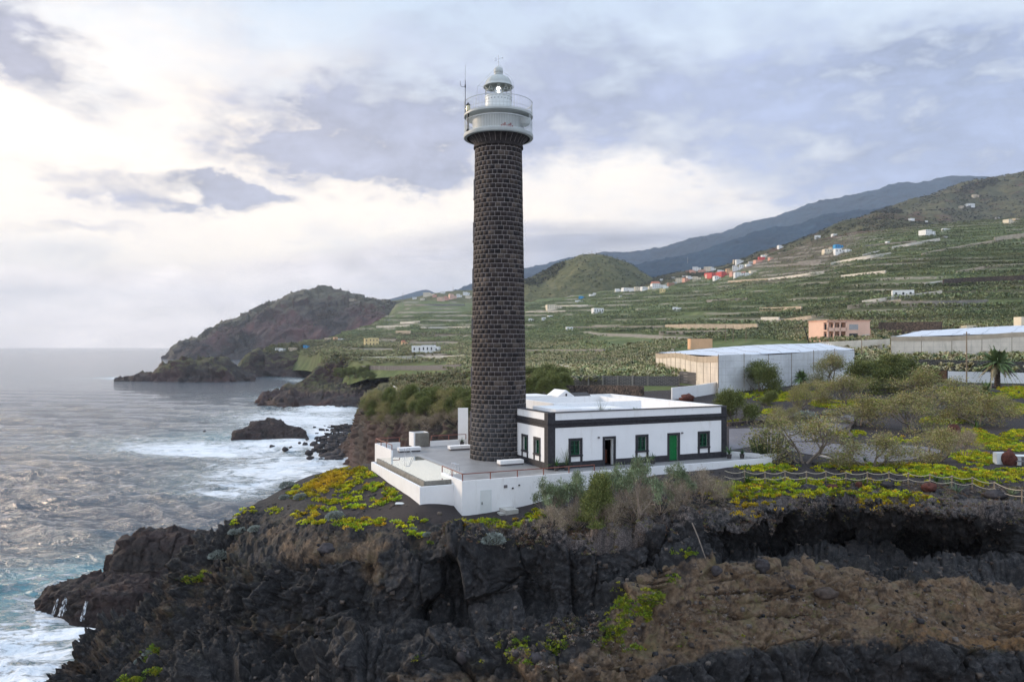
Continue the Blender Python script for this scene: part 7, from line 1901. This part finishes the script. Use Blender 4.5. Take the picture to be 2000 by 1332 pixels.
# ================================================================ HOUSES
HMATS = {}
def hm(c):
    if c not in HMATS:
        base = {'white': (0.74, 0.74, 0.73), 'cream': (0.68, 0.60, 0.47), 'yellow': (0.70, 0.55, 0.28), 'pink': (0.70, 0.46, 0.36), 'orange': (0.68, 0.42, 0.25), 'red': (0.55, 0.09, 0.08), 'salmon': (0.62, 0.33, 0.25), 'blue': (0.05, 0.28, 0.55), 'grey': (0.42, 0.41, 0.40), 'tan': (0.50, 0.41, 0.31), 'brown': (0.30, 0.17, 0.12)}[c]
        HMATS[c] = simple_mat('house_'+c, base, 0.8, 0.08, 0.15, dirt=(tuple(q*0.6 for q in base), 0.12, 0.55, 0.4))
    return HMATS[c]
M_WIN = simple_mat('far_window', (0.04, 0.045, 0.05), 0.3, 0.2, 0.5)
M_TILE = simple_mat('roof_tile', (0.35, 0.13, 0.08), 0.8, 0.2, 0.3)
def house(px, py, w, h, colr, label, roof='flat', detail=None, group=None, only=None, cat='house', name='house', rz=None, depth=0.8, blocks=None, winrows=None):
    p = hit(px, py, only)
    if p is None: return None
    s_ = p.y/F; Wd, H = w*s_, h*s_
    rnd = random.Random(int(px*13+py)); rz = rnd.uniform(-0.5, 0.5) if rz is None else rz
    o = thing(name, label, cat, tuple(p), rz, group)
    m = MB(); bl = blocks or [(0, 1, 0, 1, 1.0)]
    if blocks is None and w > 9 and rnd.random() < 0.7: bl = [(0, 0.6, 0, 1, 1.0), (0.6, 1, 0.1, 0.9, rnd.uniform(0.55, 0.8))]
    D = Wd*depth
    for (a, b, c, d, e) in bl:
        x0, x1, y0, y1 = (a-0.5)*Wd, (b-0.5)*Wd, (c-0.5)*D, (d-0.5)*D
        m.box(x0, x1, y0, y1, -0.25*H-2.0, H*e)
        if H > 2.5:   # parapet
            t_ = 0.25; z = H*e
            m.box(x0, x1, y0, y0+t_, z, z+0.5); m.box(x0, x1, y1-t_, y1, z, z+0.5); m.box(x0, x0+t_, y0+t_, y1-t_, z, z+0.5); m.box(x1-t_, x1, y0+t_, y1-t_, z, z+0.5)
    m.build('wall', hm(colr), o)
    nr = winrows if winrows is not None else max(1, int(H/3.2))
    if detail is None: detail = w >= 4.5
    if detail:
        for (a, b, c, d, e) in bl:
            x0, x1, y0 = (a-0.5)*Wd, (b-0.5)*Wd, (c-0.5)*D; fl = H*e/nr
            if fl < 1.6: continue
            nw = max(1, int((x1-x0)/3.4))
            for r in range(nr):
                if r*fl+fl*0.75 > H*e: break
                for k in range(nw):
                    xc = x0+(x1-x0)*(k+0.5)/nw; sx_ = min(0.6, (x1-x0)/nw*0.25)
                    MB().box(xc-sx_, xc+sx_, y0-0.04, y0+0.1, r*fl+fl*0.33, r*fl+fl*0.75).build('window', M_WIN, o)
    if roof == 'tile':
        a, b, c, d, e = bl[0]; x0, x1, y0, y1, z = (a-0.5)*Wd-0.3, (b-0.5)*Wd+0.3, (c-0.5)*D-0.3, (d-0.5)*D+0.3, H*e+0.5
        ym = (y0+y1)/2; zr = z+(y1-y0)*0.22
        MB().add([(x0, y0, z), (x1, y0, z), (x1, y1, z), (x0, y1, z), (x0+1, ym, zr), (x1-1, ym, zr)], [(0, 1, 5, 4), (2, 3, 4, 5), (1, 2, 5), (3, 0, 4), (3, 2, 1, 0)]).build('roof', M_TILE, o)
    return o
# pink house with loggia
def pink_house():
    p = hit(1660, 665); Y = p.y; s_ = Y/F; o = thing('pink_house', 'pink two storey house with open loggias behind the greenhouse', 'house', tuple(p), math.radians(8))
    X0, X1, Hh = -47*s_, 42*s_, 38*s_; D = 13.0; m = MB(); xm = -6*s_
    m.box(xm+6*s_*0, X1, 0, D, -3, Hh)                     # solid right block, closed front
    m.box(X0, xm, 2.6, D, -3, Hh)                           # recessed left block
    for z in (-3+2.7, Hh*0.47, Hh-0.5): m.box(X0, xm, 0, 2.6, z, z+0.5)
    for k in range(4): x = X0+(xm-X0-0.5)*k/3; m.box(x, x+0.5, 0.0, 0.5, -3, Hh)
    m.box(X0, xm, 0.0, 0.2, Hh*0.47+0.5, Hh*0.47+1.3)
    m.build('wall', hm('pink'), o)
    for k in range(3):
        for z in (0.3, Hh*0.47+0.5):
            x = X0+(xm-X0)*(k+0.5)/3; MB().box(x-0.8, x+0.8, 2.5, 2.65, z, z+Hh*0.3).build('window', M_WIN, o)
    MB().box(xm+0.8, xm+4.2, -0.06, 0.02, Hh*0.55, Hh*0.83).build('window', simple_mat('grey_shutter', (0.33, 0.33, 0.34), 0.6, 0.1, 2), o)
    MB().box(xm+0.8, xm+4.0, -0.06, 0.02, 0.3, Hh*0.36).build('window', M_WIN, o)
    MB().box(X0-0.2, X1+0.2, -0.2, D+0.2, Hh+0.002, Hh+0.3).build('roof', hm('salmon'), o)
    e = MB().box(X1, X1+2.2, 3, 9, -3, Hh*0.62).box(X1, X1+1.2, -0.2, 3, -3, Hh*0.25); e.build('stair_annex', hm('salmon'), o)
pink_house()
house(1367, 681, 43, 17, 'orange', 'plain orange shed behind the left end of the big greenhouse', name='shed', cat='shed', detail=False, blocks=[(0, 1, 0, 1, 1)], depth=0.5, rz=0.05)
house(1894, 645, 40, 9, 'cream', 'small cream flat roofed hut above the right greenhouse', name='hut', cat='hut', rz=0.1, depth=0.5, blocks=[(0.15, 1, 0, 1, 1), (0, 0.15, 0.2, 0.8, .3)])
house(2003, 648, 34, 26, 'cream', 'cream house cut by the right edge above the greenhouse', rz=0.1, depth=0.6)
house(1763, 580, 38, 11, 'white', 'white box house with a blue grey side in the middle of the banana slope', rz=-0.35, depth=0.6, blocks=[(0, 1, 0, 1, 1)])
house(1167, 612, 20, 9, 'white', 'white two block house alone in the banana fields right of the lighthouse', rz=0.2)
house(1322, 608, 17, 7, 'white', 'white shed among bananas in line with the orange shed', rz=-0.2)
house(1112, 645, 13, 5.5, 'white', 'small white hut at the left end of the thin grey wall', name='hut', cat='hut', rz=0.1)
house(1082, 604, 30, 8, 'cream', 'cream house with a pinkish wing just right of the lighthouse', rz=0.1)
house(1038, 628, 11, 5, 'white', 'tiny white hut beside the lighthouse shaft', name='hut', cat='hut')
house(1062, 625, 8, 4, 'white', 'left one of two tiny white huts right of the lighthouse', name='hut', cat='hut'); house(1074, 621, 9, 4, 'white', 'right one of two tiny white huts right of the lighthouse', name='hut', cat='hut')
# left of the lighthouse
house(725, 676, 27, 15, 'yellow', 'pale yellow two storey house with balconies left of the lighthouse', rz=0.25, winrows=2, blocks=[(0, 0.3, 0.1, 0.9, 0.95), (0.3, 1, 0, 1, 1)])
house(790, 675, 12, 7, 'orange', 'small orange house with a gabled roof between the yellow house and white villa', 'tile', rz=0.3)
house(832, 688, 54, 13, 'white', 'white villa with many windows and a glazed corner left of the lighthouse', rz=-0.12, depth=0.4, winrows=1, blocks=[(0, 0.38, 0.2, 1, 0.9), (0.38, 0.82, 0, 1, 1.0), (0.82, 1, 0.1, 0.9, 0.8)])
house(598, 680, 12, 5, 'blue', 'small blue hut at the coast edge', name='hut', cat='hut'); house(573, 683, 16, 3.5, 'tan', 'low tan hut left of the blue hut', name='hut', cat='hut'); house(548, 683, 16, 3, 'white', 'low white hut at the tip of the coast terrace', name='hut', cat='hut')
house(643, 665, 14, 4.5, 'tan', 'tan roofed hut between the blue hut and the yellow house', name='hut', cat='hut'); house(668, 664, 12, 3, 'white', 'low white hut right of the tan roofed hut', name='hut', cat='hut'); house(655, 664, 8, 5, 'orange', 'small orange hut touching the tan roofed hut', name='hut', cat='hut')
house(745, 681, 0.1, 0.1, 'white', 'x') if 0 else None
for i, (px, py, w, h, c, lab) in enumerate([
 (838, 578, 20, 6, 'cream', 'leftmost cream block of the distant ridge village'), (849, 580, 8, 4, 'salmon', 'salmon house next to the leftmost cream block'), (861, 588, 12, 7, 'pink', 'pink block in the middle of the distant ridge village'), (872, 586, 10, 7, 'salmon', 'salmon block right of the pink one on the ridge'),
 (884, 583, 14, 8, 'pink', 'largest pale pink block of the distant ridge village'), (897, 580, 10, 5, 'white', 'white house near the lighthouse on the distant ridge'), (911, 576, 12, 5, 'white', 'white house touching the lighthouse edge on the distant ridge'), (865, 573, 8, 3, 'white', 'small white house on the crest of the distant ridge'), (915, 582, 10, 4, 'cream', 'cream house below the white one beside the lighthouse'),
 (810, 584, 7, 3, 'white', 'tiny white house at the left slope of the distant ridge'), (825, 586, 8, 3, 'cream', 'tiny cream house under the leftmost cream block')]):
    house(px, py, w, h, c, lab, group='houses of the distant ridge village', only=['village_ridge', 'cultivated_hillside'])
house(690, 587, 14, 3, 'tan', 'flat tan ruin on the headland saddle', only=['far_headland'], name='ruin', cat='ruin')
# main village
V1 = 'houses of the hillside village'
vill = [
 (1208, 570, 13, 5, 'white', 'leftmost low white house of the village row'), (1222, 569, 14, 6, 'white', 'second white house from the left of the village row'), (1234, 569, 10, 5.5, 'white', 'third house of the village row, stepped roof'),
 (1245, 567, 11, 6, 'cream', 'cream house in the left part of the village row'), (1258, 567, 13, 6, 'white', 'white double house in the left part of the village row'), (1270, 565, 8, 5, 'cream', 'narrow cream house before the long red roofed one'),
 (1285, 563, 26, 8, 'white', 'long white house with a red tiled roof in the village row'), (1300, 563, 10, 5, 'white', 'white annex right of the long red roofed house'), (1294, 571, 11, 6, 'yellow', 'yellow house standing alone below the village row'),
 (1292, 549, 6, 3.5, 'white', 'tiny white house above the long red roofed one'), (1316, 545, 9, 3, 'white', 'flat white house above the middle of the village'), (1310, 558, 12, 5, 'brown', 'dark brown house in the middle of the village'), (1318, 556, 8, 5, 'grey', 'grey house beside the dark brown one'),
 (1327, 553, 14, 9, 'cream', 'tall cream house in the middle of the village'), (1340, 551, 12, 7, 'salmon', 'salmon house right of the tall cream one'), (1347, 545, 12, 5, 'white', 'white house above the salmon one'), (1337, 543, 9, 4, 'grey', 'pale grey house left of the upper white one'),
 (1361, 548, 15, 7, 'cream', 'cream house left of the bright red building'), (1345, 533, 10, 4, 'brown', 'low brown house at the upper left of the village'), (1361, 529, 15, 7, 'white', 'white cubic house at the top of the village'), (1353, 533, 12, 5, 'salmon', 'salmon terrace under the white cubic house'),
 (1371, 534, 14, 6, 'salmon', 'salmon house right of the white cubic one'), (1383, 531, 14, 9, 'cream', 'tall cream house at the top of the village'), (1393, 530, 10, 7, 'white', 'white house beside the tall cream top one'), (1386, 539, 16, 5, 'red', 'long dark red house in the upper village'),
 (1394, 544, 20, 10, 'red', 'bright red building, largest in the village'), (1383, 543, 9, 6, 'pink', 'pink house touching the bright red building'), (1400, 546, 13, 6, 'white', 'white porch house in front of the bright red building'), (1412, 540, 20, 8, 'red', 'second red building right of the brightest one'),
 (1408, 532, 12, 4, 'white', 'white house behind the two red buildings'), (1424, 535, 12, 9, 'orange', 'orange house right of the red buildings'), (1431, 538, 10, 6, 'salmon', 'salmon house below the orange one'), (1438, 529, 14, 9, 'white', 'white house between orange house and dark trees'), (1448, 524, 8, 6, 'white', 'narrow white house high right in the village'),
 (1443, 541, 18, 8, 'white', 'wide white house at the lower right of the village'), (1452, 538, 8, 7, 'salmon', 'thin salmon house right of the wide white one'), (1462, 538, 14, 4, 'white', 'low white house at the right end of the village'), (1470, 534, 12, 4, 'cream', 'low cream house beyond the right end of the village'),
 (1444, 515, 14, 7, 'white', 'white pair of blocks above the village'), (1436, 514, 8, 6, 'tan', 'tan house left of the pair of blocks'), (1466, 516, 9, 4, 'grey', 'grey house above the right of the village'), (1462, 520, 12, 3, 'white', 'thin white house above the right of the village'),
 (1480, 513, 14, 4, 'salmon', 'low salmon house up the village road'), (1487, 508, 12, 5, 'red', 'small red house up the village road'), (1492, 503, 10, 4, 'white', 'white house up the village road'), (1497, 500, 7, 3, 'tan', 'tan house at the top of the village road'), (1505, 507, 8, 3, 'salmon', 'tiny salmon house right of the village road'),
 (1524, 485, 10, 5, 'white', 'white house at the foot of the scrub spur skyline'), (1154, 579, 6, 3.5, 'white', 'left tiny white house below the green cone'), (1161, 577, 6, 4, 'white', 'right tiny white house below the green cone'), (1212, 580, 5, 2.5, 'white', 'tiny white speck house under the village row'), (1136, 584, 10, 5, 'blue', 'small blue tank house under the green cone'), (1131, 589, 14, 2, 'white', 'low white wall house under the blue tank house')]
for (px, py, w, h, c, lab) in vill:
    house(px, py, w, h, c, lab, 'tile' if 'red tiled' in lab else 'flat', group=V1, detail=(w >= 8 and h >= 6), only=['cultivated_hillside', 'cinder_cone', 'scrub_spur', 'forested_foothill'])
up = [(1620, 494, 24, 6, 'cream', 'long cream house left of the blue one on the upper slope'), (1637, 486, 16, 7, 'blue', 'bright blue house on the upper slope'), (1625, 489, 10, 5, 'tan', 'tan house behind the cream one on the upper slope'), (1640, 495, 20, 8, 'white', 'white house in front of the bright blue one'), (1656, 492, 12, 4, 'white', 'low white house right of the bright blue one'),
 (1597, 466, 11, 5, 'white', 'white house on the left shoulder of the scrub spur'), (1629, 461, 9, 3, 'white', 'tiny white house on the crest of the scrub spur'), (1811, 460, 24, 9, 'white', 'white house with wings below the reddish soil'), (1847, 451, 14, 3.5, 'white', 'low white shed right of the winged white house'), (1733, 475, 7, 3, 'white', 'tiny white house between blue house and red soil'),
 (1780, 431, 9, 3.5, 'white', 'tiny white house above the reddish soil'), (1809, 435, 5, 3, 'white', 'tiny white house right above the red soil'), (1894, 404, 14, 5, 'white', 'white house high on the right ridge'), (1877, 407, 7, 4, 'tan', 'tan house high on the right ridge'), (1905, 386, 11, 5, 'tan', 'highest tan house on the right ridge'),
 (1970, 438, 16, 8, 'cream', 'cream house near the right edge at the slope crest'), (1948, 428, 7, 3, 'grey', 'grey hut left of the cream crest house'), (1985, 432, 14, 4, 'tan', 'tan hut behind the cream crest house'), (1845, 465, 8, 3, 'grey', 'grey hut below the low white shed')]
for (px, py, w, h, c, lab) in up:
    house(px, py, w, h, c, lab, group='scattered houses of the upper slope', detail=(w >= 12), only=['cultivated_hillside', 'scrub_spur', 'upper_ridge'])
for (px, py, h, lab, on) in ((787, 594, 22, 'thin radio mast on the saddle left of the lighthouse', None), (1156, 502, 12, 'thin mast on top of the green cone', ['cinder_cone']), (1343, 514, 12, 'mast on the low wooded knoll behind the village', None), (885, 573, 14, 'mast above the distant ridge village', None)):
    p = hit(px, py, on)
    if p is not None:
        o = thing('radio_mast', lab, 'mast', tuple(p)); s_ = p.y/F; MB().tube([(0, 0, -3), (0, 0, h*s_)], 0.55*s_, 5, 0.3*s_).build('mast', M_GREYWALL, o)
# rocks standing in the surf
for i, (px, py, w, h) in enumerate([(531, 873, 10, 4), (557, 878, 11, 5), (568, 876, 8, 4), (596, 869, 10, 6), (603, 886, 15, 6), (606, 896, 14, 5), (613, 870, 16, 8), (622, 876, 18, 9), (632, 870, 14, 7), (647, 860, 14, 8), (640, 880, 22, 8), (655, 872, 18, 8), (620, 862, 7, 4), (660, 888, 30, 10), (640, 892, 26, 8), (672, 878, 26, 12), (600, 858, 7, 3), (585, 866, 6, 2.5), (668, 862, 16, 8), (628, 889, 12, 5), (399, 843, 5, 2), (650, 896, 30, 8), (676, 893, 34, 14), (612, 880, 9, 4)]):
    Y = CZ*F/(py-676); s_ = Y/F; n1, n2 = 14, 9
    th = np.linspace(0, 2*np.pi, n1, endpoint=False); ph = np.linspace(0, np.pi, n2)
    D = np.stack([np.outer(np.cos(th), np.sin(ph)), np.outer(np.sin(th), np.sin(ph)), np.outer(np.ones(n1), np.cos(ph))], 2).reshape(-1, 3)
    c1, e1, i1 = facet(D+i*5.1, 0.8, i); r = 1+0.3*c1
    Vv = D*r[:, None]*np.array([w/2*s_, w/2*s_*1.4, h*s_*0.9])
    o = link('surf_boulder', mesh_np('surf_boulder', Vv, [(a*n2+b, a*n2+b+1, ((a+1) % n1)*n2+b+1, ((a+1) % n1)*n2+b) for a in range(n1) for b in range(n2-1)], M_GREYROCK, smooth=False)); o.location = ((px-1000)/F*Y, Y, 0.2)
    tag(o, 'black boulder standing in the white surf of the cove', 'boulder', 'black boulders in the cove surf')
# rounded beach rocks as a mass
def beach():
    rg = np.random.default_rng(9); n = 900
    px = rg.normal(668, 22, n); py = rg.uniform(830, 900, n); px = px+(865-py)*0.15; keep = px > 612; px, py = px[keep], py[keep]; n = len(px)
    Y = CZ*F/(py-676); X = (px-1000)/F*Y; C = np.stack([X, Y, np.zeros(n)], 1); r = 0.5+1.8*rg.random(n)**2
    cube = np.array([(x, y, z) for x in (-1, 1) for y in (-1, 1) for z in (-1, 1)], float)*0.6
    V = C[:, None, :]+cube[None]*r[:, None, None]*rg.uniform(0.55, 1.3, (n, 8, 1))*np.array([1, 1, 0.7])
    q = np.array([(0, 1, 3, 2), (4, 6, 7, 5), (0, 4, 5, 1), (2, 3, 7, 6), (0, 2, 6, 4), (1, 5, 7, 3)])
    cc = np.array([(0.03, 0.028, 0.03)])*rg.uniform(0.5, 1.8, n)[:, None]
    tag(link('beach_stones', mesh_np('beach_stones', V.reshape(-1, 3), (np.arange(n)[:, None, None]*8+q[None]).reshape(-1, 4), M_STONES, smooth=False, cattrs={'col': np.repeat(cc, 8, 0)})), 'black boulder beach below the dark cliff', 'beach stones', None, 'stuff')
beach()
# water running off the low ledge
rf = np.random.default_rng(5); mf, tf = new_mat('white_water'); tf.b.inputs['Base Color'].default_value = (0.72, 0.76, 0.80, 1); tf.b.inputs['Roughness'].default_value = 0.7; tf.put(tf.b.inputs['Alpha'], tf.rng(tf.noise(tf.vm('MULTIPLY', tf.pos, (5.0, 3.0, 0.25)), 1.0, 3, 0.6), 0.42, 0.66))
for (px, y0, y1, w) in ((116, 1168, 1188, 5), (131, 1166, 1201, 11), (171, 1174, 1204, 7)):
    b = hit(px, y0+2, ['low_lava_ledge'])
    if b is None: continue
    s_ = b.y/F; V = []; k = 12
    for j in range(k+1):
        t_ = j/k; z = b.z+0.25-(b.z+0.1)*t_**1.2; y = b.y-0.15-1.5*t_
        for i in range(7): u = i/6-0.5; V.append((b.x+u*w*s_*(0.55+0.7*t_)+rf.normal()*0.05, y-0.25*math.cos(u*3)+rf.normal()*0.08, z))
    o = link('cascade', mesh_np('cascade', V, [(j*7+i, j*7+i+1, (j+1)*7+i+1, (j+1)*7+i) for j in range(k) for i in range(6)], mf)); tag(o, 'white water running off the low lava ledge into the surf', 'cascade', None, 'stuff')
# ================================================================ HAZE
def build_haze():
    x0, x1, y0, y1, z0, z1 = -30000, 28000, -400, 21500, -9.0, 1520.0
    V = [(x, y, z) for x in (x0, x1) for y in (y0, y1) for z in (z0, z1)]
    Q = [(0, 1, 3, 2), (4, 6, 7, 5), (0, 4, 5, 1), (2, 3, 7, 6), (0, 2, 6, 4), (1, 5, 7, 3)]
    m = bpy.data.materials.new('haze_air'); m.use_nodes = True; t = NT(m.node_tree); t.n.clear()
    o = t.node('ShaderNodeOutputMaterial'); v = t.node('ShaderNodeVolumePrincipled')
    v.inputs['Color'].default_value = (0.78, 0.87, 1.0, 1); v.inputs['Density'].default_value = 0.00005; v.inputs['Anisotropy'].default_value = 0.0
    t.l.new(v.outputs[0], o.inputs['Volume'])
    tag(link('haze', mesh_np('haze', V, Q, m, smooth=False)), kind='stuff', label='thin blue haze over the sea and the distant hills')
build_haze()
